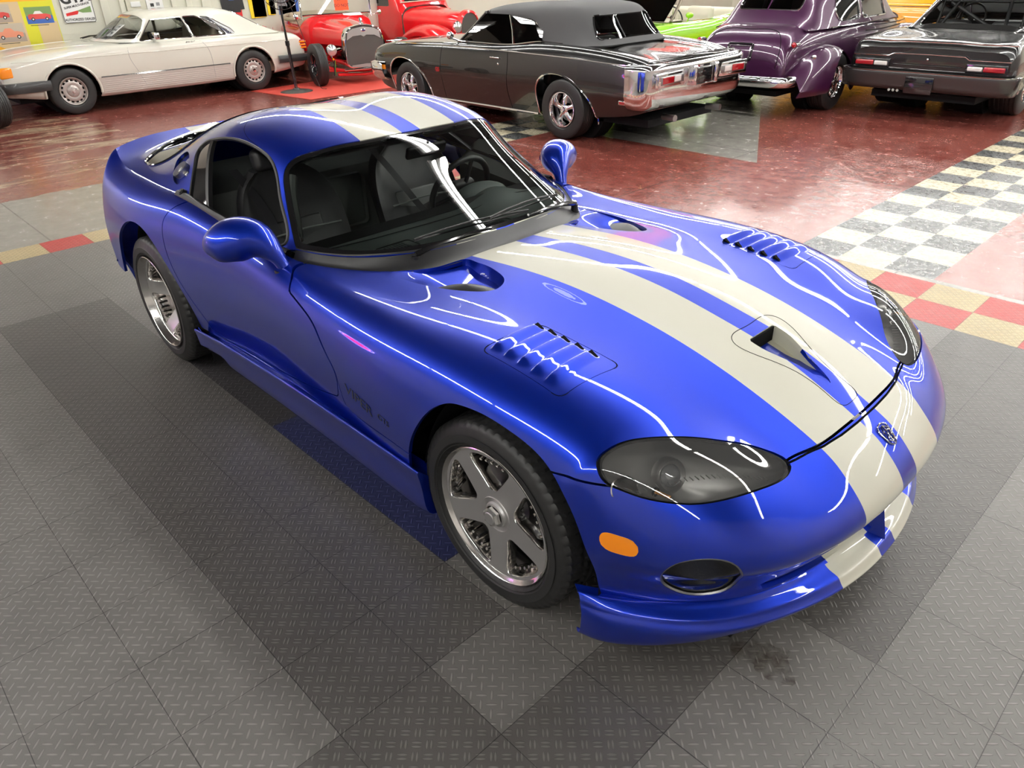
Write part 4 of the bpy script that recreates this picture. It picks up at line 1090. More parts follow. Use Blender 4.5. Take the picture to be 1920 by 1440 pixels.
# wipers
def wiper(p,kn,tip,bl,name='wiper'):
    wo=thing(name,None,None);wo.parent=V0
    up=Vector((0,0,.02))
    MB().cyl(Vector(p)-Vector((0,0,.03)),Vector(p)+Vector((0,0,.014)),.019,.015,20).build('wiper_pivot',M['black'],wo)
    a=Vector(p)+Vector((0,0,.018));pts=[a,a.lerp(Vector(kn),.5)+Vector((0,0,.012)),Vector(kn)]
    mb=MB();mb.tube([a+Vector((0,0,.0)),a.lerp(Vector(kn),.3)+Vector((0,0,.010)),a.lerp(Vector(kn),.7)+Vector((0,0,.010)),Vector(kn)],[.013,.011,.008,.006],8)
    mb.build('wiper_arm',M['gloss'],wo)
    mb=MB();b0,b1=Vector(bl[0]),Vector(bl[1])
    mb.tube([b0,b0.lerp(b1,.25)+Vector((0,0,.010)),b0.lerp(b1,.5)+Vector((0,0,.014)),b0.lerp(b1,.75)+Vector((0,0,.010)),b1],.0042,6)
    mb.tube([b0+Vector((0,0,-.006)),b0.lerp(b1,.5)+Vector((0,0,-.004)),b1+Vector((0,0,-.006))],.0035,5);mb.build('wiper_blade',M['black'],wo)
def onB(x,y,d=.018):return (x,y,zB(x,y)+d)
wiper((-.895,-.425,.812),(-.835,-.08,.865),None,(onB(-.93,-.40),onB(-.86,.16)))
wiper((-.895,.50,.812),(-.84,.14,.868),None,(onB(-.95,.44),onB(-.865,-.06,.03)))
# ---------------- mirrors
for s_ in(1,-1):
    mo_=thing('wing_mirror',None,None);mo_.parent=V0
    # loft of elliptical sections from foot to tip
    secs=MIRROR
    G=[]
    ts=np.linspace(0,1,len(secs));arr=np.array(secs,float)
    fine=nspl(ts,arr,np.linspace(0,1,34))
    for row_ in fine:
        cx,cy,cz,a,b_,tw=row_;a=max(a,.002);b_=max(b_,.002);ring=[]
        for k in range(28):
            t=2*PI*k/28;u=a*math.copysign(abs(math.cos(t))**.85,math.cos(t));w_=b_*math.copysign(abs(math.sin(t))**.85,math.sin(t))
            ring.append((cx+u,s_*(cy+w_*tw*.0),cz+w_))
        G.append((cx,cy,cz,a,b_,ring))
    # orient rings perpendicular to the spine in the y-z plane
    GG=[];n=len(G)
    for i,(cx,cy,cz,a,b_,_) in enumerate(G):
        p0=G[max(i-1,0)];p1=G[min(i+1,n-1)];d=Vector((p1[0]-p0[0],p1[1]-p0[1],p1[2]-p0[2])).normalized()
        ax=Vector((1,0,0));ax=(ax-d*ax.dot(d)).normalized();bx=d.cross(ax)
        GG.append([tuple(Vector((cx,cy,cz))+ax*a*math.copysign(abs(math.cos(t))**.9,math.cos(t))+bx*b_*math.copysign(abs(math.sin(t))**.9,math.sin(t))) for t in np.linspace(0,2*PI,28,endpoint=False)])
    GG=np.array(GG)*np.array([1,s_,1])
    mb=MB();mb.grid(GG,cv=True);mb.add([tuple(p) for p in GG[-1]],[tuple(range(28))]);mb.build('mirror_housing',M['blue'],mo_)
    f=MIRROR[0];MB().cyl((f[0],s_*f[1],f[2]-.010),(f[0],s_*f[1],f[2]+.002),.045,.040,24).build('mirror_base',M['black'],mo_)
    g=MIRGLASS;mb=MB();mb.add([(g[0]-.002,s_*(g[1]+.062*math.cos(t)),g[2]+.036*math.sin(t)) for t in np.linspace(0,2*PI,28,endpoint=False)],[tuple(range(28))]);mb.build('mirror_glass',M['chrome'],mo_,False)
# ---------------- lettering pressed into the fender
def onside(x,z,s=-1,d=.0012):
    h,n_=hitS(x,z,s);return h+n_*d,n_
def sidetext(body,x,z,size,ang,mat,sx=1,shear=0,bold=0):
    h,n_=onside(x,z);xr=Vector((1,0,0));xr=(xr-n_*xr.dot(n_)).normalized();up=n_.cross(xr)
    Mt=Matrix.Translation(h)@frame((0,0,0),xr,up)@RZ(rad(ang))
    o=txt('fender_lettering',body,size,mat,hoodo,M=Mt,sx=sx,shear=shear,bold=bold)
    return o
sidetext('VIPER',-.62,.507,.058,-8,M['engrave'],1.25,.1)
sidetext('GTS',-.462,.497,.034,-8,M['engrave'],1.1)
# tail lamps (side wrap) and rear marker
h,n_=hitS(-3.02,.60,-1)
for s_ in(1,-1):
    tl,_=cutout(Shell(A.V,A.N,A.F),rpoly([(-3.06,.555),(-3.06,.60),(-2.975,.60),(-2.975,.555)],[.012]*4,4),(0,2),0,lambda c:(c[:,1]*s_>.6)&(c[:,0]<-2.8))
    if len(tl.F):panel('rear_marker_lamp',off(tl,-.0015),M['redlens'],qo,.004,'red rear marker lamp')
# ------------------------------------------------------------------ wheels of the blue coupe
def tyre_mesh(R,w,rr,tread=True,n=240,slant=1):
    """tyre about y axis, centred at y=0; R outer radius, w section width, rr rim radius"""
    hw=w/2;prof=[(rr-.004,hw*.80),(rr+.006,hw*.90),(rr+.020,hw*.985),(rr+.045,hw*1.0),(R-.045,hw*.975),(R-.022,hw*.93),(R-.010,hw*.88),(R-.003,hw*.80)]
    k=28;tr=[(R-.0035*abs(t)**3,hw*.78*-t) for t in np.linspace(-1,1,k)]
    prof=prof+tr[1:-1]+[(r,-y) for r,y in prof[::-1]]
    V=[];F=[];m=len(prof)
    for i in range(n):
        th=2*PI*i/n
        for q,(r,y) in enumerate(prof):
            if tread and abs(y)<hw*.90:
                u=y/hw;g=0
                for gc in(-.42,-.14,.14,.42):
                    if abs(u-gc)<.045:g=1
                ph=(th/(2*PI)*60+slant*abs(u)*1.6)%1
                if ph<.24 and abs(u)>.16:g=max(g,.8)
                r=r-.006*g
            V.append((r*math.cos(th),y,r*math.sin(th)))
    for i in range(n):
        j=(i+1)%n
        for a in range(m-1):F.append((i*m+a,j*m+a,j*m+a+1,i*m+a+1))
    return V,F
def star_face(rl,yf,yhub,ylip,dep,base,dish=False):
    """five hole alloy face. outward = +y. returns shell pieces"""
    nr,nt=46,300
    G=np.zeros((nr,nt+1,3))
    for i,r in enumerate(np.linspace(.030,rl-.012,nr)):
        for k in range(nt+1):
            t=2*PI*k/nt
            q=(r-.03)/(rl-.042)
            y=yhub+(yf-yhub)*q**1.2
            if dish:y=yhub+(yf-yhub)*sm((q-.25)/.75)
            G[i,k]=(r*math.cos(t),y,r*math.sin(t))
    shf=gridshell(G)
    if shf.N[:,1].mean()<0:shf.N*=-1;shf.F=[f[::-1] for f in shf.F]
    shf=merge(shf,Shell(np.zeros((0,3)),np.zeros((0,3)),[]))
    R1=rl-.026
    hole=rpoly([(R1-.016,-.096),(R1+.002,-.045),(R1+.002,.045),(R1-.016,.096),(.150,.064),(.088,.012),(.088,-.012),(.150,-.064)],[.034,.05,.05,.034,.06,.02,.02,.06],6)
    hs=[]
    for k in range(5):
        a=base+k*2*PI/5;c,s_=math.cos(a),math.sin(a)
        P=np.array([(u*c-v*s_,u*s_+v*c) for u,v in hole])
        ins,shf=cutout(shf,P,(0,2),0);hs.append(P)
    return shf,hs
def make_wheel(name,par,c,side,R,w,rl,yf,yhub,ylip,yin,base,dish,rr):
    wo=thing(name,None,None);wo.parent=par;wo.location=c;wo.rotation_euler=(0,0,0 if side>0 else PI)
    base=base if side>0 else PI-base
    yo=abs(c[1])
    V,F=tyre_mesh(R,w,rr)
    t_=MB().add(V,F).build('tyre',M['tyre'],wo,True,28)
    # raised sidewall lettering ring
    MB().tube([(math.cos(a)*(rr+.012),w/2*.965,math.sin(a)*(rr+.012)) for a in np.linspace(0,2*PI,64,endpoint=False)],.0012,5,closed=True).build('sidewall_rib',M['tyre'],t_)
    shf,hs=star_face(rl,yf,yhub,ylip,.03,base,dish)
    me=shellmesh('wheel_face',shf,.020)
    fo=obj('wheel_face',me,M['satin'],wo)
    # polished lip and barrel
    mb=MB();mb.rev([(rl-.0125,yf),(rl-.010,yf+.003),(rl-.004,ylip-.004),(rl-.001,ylip),(rl+.002,ylip-.002),(rl+.003,ylip-.010)],120)
    mb.build('rim_lip',M['alu'],wo)
    mb=MB();mb.rev([(rl-.014,yf-.006),(rl-.022,yf-.03),(rl-.030,yf-.055),(rl-.034,yin)],96);mb.build('barrel',M['alu'],wo)
    # hole walls : polished, lobed
    mb=MB()
    for P in hs:
        n=len(P);cc=P.mean(axis=0);G=[]
        for k,p in enumerate(P):
            d=p-cc;d/=np.linalg.norm(d)+1e-9;rp=math.hypot(*p)
            q=(rp-.03)/(rl-.042);y=yhub+(yf-yhub)*q**1.2
            if dish:y=yhub+(yf-yhub)*sm((q-.25)/.75)
            lob=.004*math.sin(k*1.7)
            G.append([(p[0],y,p[1]),(p[0]-d[0]*.003,y-.004,p[1]-d[1]*.003),(p[0]-d[0]*.004+d[0]*lob*.3,y-.02,p[1]-d[1]*.004),(p[0]+d[0]*lob,y-.042,p[1]+d[1]*lob)])
        mb.grid(G,cu=True)
    mb.build('window_wall',M['alu'],fo,True,70)
    mb=MB()
    for P in hs:       # little casting webs inside the outer wall
        for k in range(5):
            a=math.atan2(P.mean(axis=0)[1],P.mean(axis=0)[0])+(k-2)*.13;r0=rl-.048
            mb.cyl((r0*math.cos(a),yf-.012,r0*math.sin(a)),((r0+.018)*math.cos(a),yf-.06,(r0+.018)*math.sin(a)),.005,.007,n=8)
    mb.build('casting_web',M['alu'],fo)
    # hub
    mb=MB();mb.rev([(.062,yhub+.0005),(.060,yhub+.004),(.056,yhub+.002),(.044,yhub+.001),(.040,yhub+.008),(.034,yhub+.010)],48);mb.build('hub_ring',M['satin'],wo)
    hexp=[(.034*math.cos(PI/3*k+.3),.034*math.sin(PI/3*k+.3)) for k in range(6)];h2=[(.028*math.cos(PI/3*k+.3),.028*math.sin(PI/3*k+.3)) for k in range(6)]
    mb=MB();V=[(x,yhub+.006,z) for x,z in hexp]+[(x*1.0,yhub+.022,z) for x,z in hexp]+[(x,yhub+.030,z) for x,z in h2];F=[(k,(k+1)%6,6+(k+1)%6,6+k) for k in range(6)]+[(6+k,6+(k+1)%6,12+(k+1)%6,12+k) for k in range(6)]+[tuple(range(12,18))]
    mb.add(V,F);mb.build('hub_cap',M['alu'],wo,True,20)
    MB().rev([(.022,yhub+.0302),(.020,yhub+.032),(.0005,yhub+.0315)],32).build('cap_badge',M['satin'],wo)
    # valve
    a=base-PI*.0+2*PI/5*3;r0=rl-.05
    MB().cyl((r0*math.cos(a),yf-.05,r0*math.sin(a)),((r0-.006)*math.cos(a),yf-.015,(r0-.006)*math.sin(a)),.005,.004,n=10).build('valve',M['black'],wo)
    # brake
    mb=MB();mb.rev([(.055,yhub-.075),(.165,yhub-.075),(.165,yhub-.10),(.055,yhub-.10)],64,close=True);mb.rev([(.0005,yhub-.03),(.055,yhub-.035),(.07,yhub-.075)],32);mb.build('brake_disc',M['disc'],wo)
    mb=MB();a0=base+.5
    for k in range(6):
        a=PI*.86+k*.11
        mb.rbox((-.026,-.05,-.016),(.026,.02,.016),.006,M=T(.15*math.cos(a),yhub-.085,.15*math.sin(a))@RY(-a))
    mb.build('brake_caliper',M['gloss'],wo)
    return wo
for s_ in(-1,1):
    w1=.275;yc=.757
    make_wheel('front_wheel',V0,(0,s_*yc,.326),s_,.326,w1,.2359,.868-yc,.856-yc,.880-yc,-.10,rad(94),False,.2385)
    yc=.775
    make_wheel('rear_wheel',V0,(-2.444,s_*yc,.333),s_,.333,.335,.2359,.905-yc,.825-yc,.943-yc,-.12,rad(66),True,.2385)
# wheel housings and floor pan
for s_ in(-1,1):
    for cx,r,y0,y1,arcp in((0.01,.40,.48,.90,farc),(-2.44,.43,.46,.93,rarc)):
        G=[[(x,s_*y,z) for y in(y1-.055,y1-.12,y0)] for x,z in arcp]
        MB().grid(G).build('wheel_housing',M['under'],V0,True,60)
        MB().add([(x,s_*y0,z) for x,z in arcp],[tuple(range(len(arcp)))]).build('housing_wall',M['under'],V0,False)
mb=MB();mb.box((-3.2,-.62,.15),(.70,.62,.20));mb.box((-2.05,-.84,.16),(-.42,.84,.20));mb.build('floor_pan',M['under'],V0,False)
# ------------------------------------------------------------------ cabin
INT=thing('cabin',None,None);INT.parent=V0
# dashboard top follows the windshield base then rolls down to the cabin
G=[]
for y in np.linspace(-.70,.70,41):
    a=abs(y)
    xf=np.interp(a,[0,.3,.45,.6,.7],[-.87,-.89,-.97,-1.10,-1.25]);xb=np.interp(a,[0,.4,.6,.7],[-1.345,-1.36,-1.39,-1.42])
    hump=.055*math.exp(-((y-.37)/.15)**2)
    row_=[]
    for t in np.linspace(0,1,20):
        x=xf+(xb-xf)*t;z=.806-.006*t+hump*sm((t-.45)/.4)-(.0 if t<.9 else (t-.9)**2*1.5)
        row_.append((x,y,z))
    row_+= [(xb-.02,y,.775+hump*.6),(xb-.025,y,.72),(xb+.0,y,.60),(xb+.06,y,.50)]
    G.append(row_)
MB().grid(G).build('dashboard',M['dash'],INT,True,60)
def dz(x,y):return .8045+.0
for yy in(-.38,.10,):
    cx=-1.075 if yy<0 else -.985
    mb=MB();mb.tube([(cx+a,yy+b_,.8065) for a,b_ in rpoly([(-.045,-.085),(.045,-.085),(.045,.085),(-.045,.085)],.015,5)],.0022,5,closed=True);mb.build('vent_surround',M['black'],INT)
    mb=MB();mb.box((cx-.030,yy-.050,.8045),(cx+.030,yy+.050,.8068));vo=mb.build('dash_vent',M['black'],INT,False)
    mb=MB()
    for k in range(7):mb.box((cx-.027,yy-.045+k*.0145,.8068),(cx+.027,yy-.041+k*.0145,.8105))
    mb.build('vent_slat',M['dash'],vo,False)
# seam line along the dash
MB().tube([(np.interp(abs(y),[0,.4,.65],[-1.22,-1.235,-1.27]),y,.8075+.055*math.exp(-((y-.37)/.15)**2)*.45) for y in np.linspace(-.66,.66,40)],.0022,5).build('dash_seam',M['black'],INT)
# binnacle, column, steering wheel
mb=MB();mb.sph((-1.40,.37,.80),(.09,.16,.065),24);mb.build('instrument_binnacle',M['dash'],INT)
sw=thing('steering_wheel',None,None);sw.parent=INT
Ms=T(-1.56,.37,.80)@RY(rad(-68))
MB().tube([Ms@Vector((.178*math.cos(t),.178*math.sin(t),0)) for t in np.linspace(0,2*PI,64,endpoint=False)],.0155,12,closed=True).build('wheel_rim',M['leather'],sw)
for a in(0.2,PI-.2,-PI/2-.35,-PI/2+.35):
    MB().tube([Ms@Vector((.03*math.cos(a),.03*math.sin(a),-.02)),Ms@Vector((.17*math.cos(a),.17*math.sin(a),0))],.011,8).build('spoke',M['leather'],sw)
MB().rbox((-.06,-.07,-.03),(.06,.07,.02),.018,M=Ms).build('airbag_cover',M['leather'],sw)
MB().cyl((-1.56,.37,.79),(-1.35,.37,.72),.03,.04).build('steering_column',M['black'],INT)
# seats
def seat(y):
    so=thing('seat',None,None);so.parent=INT
    # cushion
    P=[];
    for x,z in((-1.40,.36),(-1.42,.42),(-1.50,.44),(-1.70,.40),(-1.88,.38)):
        P.append([(x,y+v*.25,z+.07*abs(v)**3) for v in np.linspace(-1,1,13)])
    G=surf(np.array(P),24,40);mb=MB();mb.grid(G);Gd=G.copy();Gd[:,:,2]=.28;mb.grid([G[0],Gd[0]]);mb.grid([G[:,0],Gd[:,0]]);mb.grid([G[:,-1],Gd[:,-1]]);mb.build('seat_cushion',M['leather'],so,True,60)
    # backrest : wrapped bolsters
    P=[]
    for x,z,w in((-1.84,.36,.24),(-1.88,.50,.26),(-1.94,.66,.265),(-2.00,.82,.25),(-2.045,.93,.19),(-2.06,.975,.13)):
        ring=[]
        for t in np.linspace(0,2*PI,28,endpoint=False):
            u=math.cos(t);v=math.sin(t)
            xx=x+(.055*max(0,v)*0)+(.060*v if v<0 else .045*v);
            if v>0:xx+= .055*abs(u)**4-.015*(1-abs(u))
            ring.append((xx,y+w*math.copysign(abs(u)**.7,u),z))
        ring.append(ring[0]);P.append(ring)
    G=surf(np.array(P),30,57);mb=MB();mb.grid(G);mb.add([tuple(p) for p in G[-1]],[tuple(range(57))]);mb.build('seat_back',M['leather'],so,True,60)
    mb=MB();mb.rbox((-.035,-.115,-.05),(.045,.115,.055),.03,M=T(-2.04,y,1.02)@RY(rad(-12)),seg=5);mb.build('headrest',M['leather'],so)
    MB().tube([(-1.865,y-.21,.70),(-1.862,y,.712),(-1.865,y+.21,.70)],.0045,6).build('seat_piping',M['trimgrey'],so)
    MB().rbox((-.008,-.14,-.13),(.006,.14,.13),.01,M=T(-1.905,y,.62)@RY(rad(-14))).build('seat_insert',M['greyleather'] if y>0 else M['leather'],so)
    return so
seat(-.37);seat(.37)
# belts
MB().grid([[(x,y-.022,z),(x,y+.022,z)] for x,y,z in curve([(-2.05,.16,1.0),(-1.93,.22,.86),(-1.86,.32,.68),(-1.80,.45,.50)],16)]).build('seat_belt',M['belt'],INT,True)
MB().grid([[(x,y-.022,z),(x,y+.022,z)] for x,y,z in curve([(-2.05,-.58,1.0),(-1.95,-.52,.84),(-1.86,-.50,.66),(-1.80,-.53,.45)],16)]).build('seat_belt',M['belt'],INT,True)
# tunnel, bulkhead, floor, rear shelf, headlining
mb=MB();mb.rbox((-2.05,-.11,.2),(-1.28,.11,.56),.04,seg=4);mb.build('centre_tunnel',M['trimgrey'],INT)
MB().cyl((-1.55,.0,.56),(-1.57,.0,.66),.008).sph((-1.57,0,.675),.022).build('gear_lever',M['black'],INT)
mb=MB();mb.grid([[(-2.16,-.72,.2),(-2.16,.72,.2)],[(-2.19,-.70,.80),(-2.19,.70,.80)],[(-2.22,-.66,.86),(-2.22,.66,.86)],[(-2.9,-.6,.86),(-2.9,.6,.86)]]);mb.build('rear_bulkhead',M['trimgrey'],INT,True)
mb=MB();mb.rbox((-2.155,-.17,.56),(-2.135,.17,.84),.03,seg=4);mb.build('bulkhead_locker',M['trimgrey'],INT)
mb=MB();mb.box((-2.2,-.80,.20),(-.7,.80,.22));mb.build('cabin_floor',M['under'],INT,False)
mb=MB();mb.box((-.90,-.75,.2),(-.86,.75,.77));mb.build('firewall',M['under'],INT,False)
G=[]
for x in np.linspace(-1.50,-2.25,12):
    G.append([(x,y,zB(x,y)-.035) for y in np.linspace(-.50,.50,15)])
MB().grid(G).build('headlining',M['trimgrey'],INT)
# grey A-pillar trims
for s_ in(-1,1):
    pts=[];
    for x,y in((-1.33,.690),(-1.40,.650),(-1.47,.613),(-1.515,.575)):
        pts.append((x-.004,s_*(y-.012),zB(x,s_*y)-.030))
    MB().tube(curve(pts,12),[.022]*12,8).build('pillar_trim',M['trimgrey'],INT)
    G=[[(-1.26,s_*.715,.815),(-1.26,s_*.70,.5)],[(-1.02,s_*.74,.78),(-1.02,s_*.70,.5)]]
# interior mirror
Mi=T(-1.36,.02,1.085)@RY(rad(20))
MB().rbox((-.012,-.11,-.028),(.012,.11,.028),.012,M=Mi).build('interior_mirror',M['black'],INT)
MB().cyl((-1.36,.02,1.09),(-1.34,.02,1.125),.006,n=8).build('mirror_stalk',M['black'],INT)
# sun visors
for y in(-.30,.30):
    MB().rbox((-.06,-.17,-.008),(.06,.17,.008),.008,M=T(-1.55,y,1.125)@RY(rad(14))).build('sun_visor',M['trimgrey'],INT)
# paper folded on the dash (window sheet seen through the glass)
sheet=MB();sheet.grid([[(-1.43,-.12,.63),(-1.43,.12,.64)],[(-1.62,-.13,.60),(-1.62,.11,.61)],[(-1.68,-.13,.58),(-1.68,.11,.585)]])
so=sheet.build('paper_sheet',M['paper'],None,True);tag(so,'white paper sheet lying inside the blue coupe on its centre console','paper')
# ------------------------------------------------------------------ background vehicles
def halfnet(rows):
    N=np.array(rows,float);return np.concatenate([N[:,:0:-1]*np.array([1,-1,1]),N],axis=1)
def body_shell(rows,nu,nv):
    G=surf(halfnet(rows),nu,nv);s=gridshell(G)
    c=s.V.mean(axis=0)
    if ((s.V-c)*s.N)[:,2].sum()<0:s.N*=-1;s.F=[f[::-1] for f in s.F]
    bv=BVHTree.FromPolygons([Vector(v) for v in s.V],s.F);s.G=G
    return s,bv
def capends(G,name,mat,par):
    for g in(G[0],G[-1]):MB().add([tuple(p) for p in g],[tuple(range(len(g)))]).build(name,mat,par,False)
def zon(bv,x,y,dz=0):
    h=bv.ray_cast(Vector((x,y,4)),Vector((0,0,-1)));return (h[0].z if h[0] else .8)+dz
def son(bv,x,z,s=1,d=.003):
    h=bv.ray_cast(Vector((x,3*s,z)),Vector((0,-s,0)))
    return Vector((x,(h[0].y if h[0] else .8*s)+d*s,z))
def arch(cx,cz,r,low=.5,n=48,ex=1.):
    P=[(cx+r*ex*math.cos(t),cz+r*math.sin(t)) for t in np.linspace(-.12*PI,1.12*PI,n)];return np.array(P+[(cx-r*ex*.93,cz-low),(cx+r*ex*.93,cz-low)])
def side_tube(bv,pts,s,r,name,mat,par,d=.0):
    return MB().tube([son(bv,x,z,s,d) for x,z in pts],r,6).build(name,mat,par)
def arch_trim(bv,a,s,r,mat,par,low=.2):
    P=[p for p in a if p[1]>low];return side_tube(bv,P,s,r,'arch_trim',mat,par)
def cwheel(par,x,y,R,w,rim,style,side,name='wheel',mat=None):
    wo=thing(name,None,None);wo.parent=par;wo.location=(x,y,R);wo.rotation_euler=(0,0,0 if side>0 else PI)
    hw=w/2
    V,F=tyre_mesh(R,w,rim+.004,True,120);MB().add(V,F).build('tyre',M['tyre'],wo,True,28)
    A_=mat or M['alu']
    if style=='bundt':
        mb=MB();mb.rev([(rim+.004,hw-.012),(rim-.002,hw-.004),(rim-.012,hw-.008),(rim-.022,hw-.03),(rim-.034,hw-.035),(rim-.060,hw-.022),(.085,hw-.030),(.075,hw-.018),(.05,hw-.012),(.0005,hw-.012)],64);fo=mb.build('wheel_disc',M['bundtalu'],wo,True,40)
        for k in range(15):
            a=2*PI*k/15;c,s_=math.cos(a),math.sin(a);r=rim-.040
            MB().rbox((-.012,-.004,-.017),(.012,.004,.017),.006,M=T(r*c,hw-.029,r*s_)@RY(-a)).build('wheel_slot',M['dark'],fo)
        for k in range(5):
            a=2*PI*k/5;MB().cyl((.052*math.cos(a),hw-.016,.052*math.sin(a)),(.052*math.cos(a),hw-.004,.052*math.sin(a)),.009,n=8).build('wheel_bolt',M['steel'],fo)
        MB().rev([(.028,hw-.012),(.026,hw-.004),(.0005,hw-.002)],24).build('centre_cap',M['chrome'],fo)
    elif style=='torq':
        mb=MB();mb.rev([(rim+.004,hw-.014),(rim,hw-.002),(rim-.008,hw-.001),(rim-.014,hw-.010),(rim-.022,hw-.06),(rim-.030,hw-.085),(rim-.034,-hw*.5)],72);fo=mb.build('rim_barrel',M['chrome'],wo)
        mb=MB()
        for k in range(5):
            a=2*PI*k/5+.3;c,s_=math.cos(a),math.sin(a)
            G=[]
            for t in np.linspace(0,1,9):
                r=.045+(rim-.075)*t;ww=.030-.010*math.sin(PI*t)+.012*t;y=hw-.050-.03*t*t
                G.append([(r*c-u*s_,y+v,r*s_+u*c) for u,v in((-ww,-.012),(-ww*.7,.010),(0,.018),(ww*.7,.010),(ww,-.012))])
            mb.grid(G)
        mb.build('wheel_spoke',M['chrome'],fo,True,60)
        MB().rev([(.062,hw-.065),(.060,hw-.045),(.045,hw-.038),(.030,hw-.034),(.028,hw-.010),(.0005,hw-.006)],32).build('hub_cap',M['chrome'],fo)
        MB().rev([(rim-.05,hw-.13),(.06,hw-.12)],40).build('brake_disc',M['disc'],fo)
    elif style=='steel':
        mb=MB();mb.rev([(rim+.004,hw-.016),(rim-.004,hw-.01),(rim-.012,hw-.02),(rim-.02,hw-.06),(rim-.05,hw-.075),(.09,hw-.05),(.08,hw-.06),(.0005,hw-.06)],48);mb.build('wheel_disc',M['gloss'],wo)
    return wo
M['bundtalu']=pm('warm_alloy',(.52,.47,.44),.35,.6)
def quadp(P,name,mat,par,th=.004,label=None):
    """thin solid sheet from 3-D outline"""
    P=[Vector(p) for p in P];n=(P[1]-P[0]).cross(P[2]-P[0]).normalized()*th;k=len(P)
    V=P+[p-n for p in P];F=[tuple(range(k)),tuple(range(2*k-1,k-1,-1))]+[(i,k+i,k+(i+1)%k,(i+1)%k) for i in range(k)]
    return MB().add(V,F).build(name,mat,par,False,label=label)
def simple_seat(par,x,y,z,mat,w=.25,h=.5,face=1):
    so=thing('seat',None,None);so.parent=par
    MB().rbox((x-.22,y-w,z-.1),(x+.24,y+w,z+.08),.05).build('seat_cushion',mat,so)
    MB().rbox((-.07,-w,0),(.07,w,h),.06,M=T(x-.24*face,y,z+.02)@RY(rad(-10*face)),seg=4).build('seat_back',mat,so)
    return so
def swheel(par,x,y,z,mat,r=.19,tilt=-65):
    so=thing('steering_wheel',None,None);so.parent=par;Ms=T(x,y,z)@RY(rad(tilt))
    MB().tube([Ms@Vector((r*math.cos(t),r*math.sin(t),0)) for t in np.linspace(0,2*PI,40,endpoint=False)],.012,8,closed=True).build('wheel_rim',mat,so)
    for a in(.3,PI-.3,-PI/2):MB().tube([Ms@Vector((0,0,-.02)),Ms@Vector((r*math.cos(a),r*math.sin(a),0))],.008,6).build('spoke',M['chrome'],so)
    MB().cyl(Ms@Vector((0,0,-.03)),Ms@Vector((0,0,.01)),.04,n=16).build('horn_pad',M['black'],so)
# ---------- 1. white coupe along the wall
C1=thing('car','white two-door hardtop coupe parked along the wall at far left, black bumpers','car',(-12.07,4.08,0),-PI/2)
def st(x,w,zt,zs,zm,zb,y5=.78):
    return [(x,0,zt),(x,w*.35,zt-.004),(x,w*.68,zt-.016),(x,w*.88,zs),(x,w*.965,zs-.035),(x,w*.99,(zs+zm)/2),(x,w,zm),(x,w*.995,(zm+zb)/2),(x,w*.975,zb+.04),(x,w*.93,zb)]
rows=[st(-1.02,.76,.70,.66,.52,.34),st(-1.0,.79,.77,.72,.55,.32),st(-.9,.83,.83,.79,.56,.30),st(-.5,.86,.868,.84,.56,.25),st(0,.87,.875,.852,.56,.22),st(1.0,.87,.87,.855,.56,.20),st(1.9,.87,.880,.86,.56,.20),st(2.35,.87,.888,.852,.56,.20),st(2.83,.87,.872,.83,.56,.22),st(3.3,.862,.835,.79,.55,.26),st(3.55,.85,.80,.76,.53,.30),st(3.66,.83,.765,.72,.52,.32),st(3.68,.81,.72,.68,.51,.34)]
s,bv=body_shell(rows,130,141)
g1=[]
def gs(*p):g1.append(list(p))
gs((2.13,0,.888),(2.10,.3,.888),(2.0,.52,.88),(1.84,.67,.872),(1.74,.72,.872),(1.70,.745,.865),(1.66,.775,.855))
gs((1.80,0,1.07),(1.78,.3,1.066),(1.72,.5,1.054),(1.62,.615,1.03),(1.58,.655,.99),(1.56,.70,.93),(1.54,.775,.855))
gs((1.50,0,1.235),(1.49,.3,1.23),(1.46,.47,1.213),(1.43,.56,1.185),(1.42,.605,1.12),(1.41,.68,.99),(1.40,.78,.855))
for x,zc in((1.2,1.275),(.8,1.287),(.4,1.275),(.12,1.235)):
    gs(*[(x,y,z) for y,z in((0,zc),(.3,zc-.006),(.47,zc-.025),(.56,zc-.065),(.605,zc-.13),(.68,(zc+.80)/2-.03),(.78,.857))])
gs(*[(-.22,y,z) for y,z in((0,1.085),(.3,1.08),(.47,1.062),(.57,1.03),(.62,.99),(.69,.92),(.78,.855))])
gs(*[(-.58,y,z) for y,z in((0,.90),(.3,.895),(.5,.888),(.6,.88),(.67,.872),(.72,.865),(.77,.853))])
sg_,bg=body_shell(g1,80,101)
foot_=[(2.10,0),(2.07,.3),(1.97,.52),(1.80,.67),(1.68,.74),(1.5,.765),(0,.77),(-.45,.765),(-.55,.6),(-.56,0)]
fp=np.array(foot_);fp=np.concatenate([fp,(fp*[1,-1])[::-1]])
_,s=cutout(s,fp,(0,1),0,lambda c:c[:,2]>.8)
a1=arch(0,.31,.375);a2=arch(2.83,.31,.375)
for a in(a1,a2):_,s=cutout(s,a,(0,2),0,lambda c:np.abs(c[:,1])>.5)
lo,up=cut(s,s.V[:,2]-.462)
bo1=panel('body',up,M['creamP'],C1,.012);panel('lower_cladding',lo,M['pinkP'],C1,.012)
capends(surf(halfnet(rows),130,141)[[0,-1]],'end_panel',M['creamP'],C1)
wsp=np.array([(2.08,0),(2.05,.3),(1.95,.51),(1.80,.64),(1.71,.675),(1.64,.65),(1.52,.545),(1.535,.3),(1.545,0)]);wsp=np.concatenate([wsp,(wsp*[1,-1])[::-1]])
wi,sg_=cutout(sg_,wsp,(0,1),0,lambda c:c[:,0]>1.2);panel('windshield',off(wi,.006),M['clear'],C1,0)
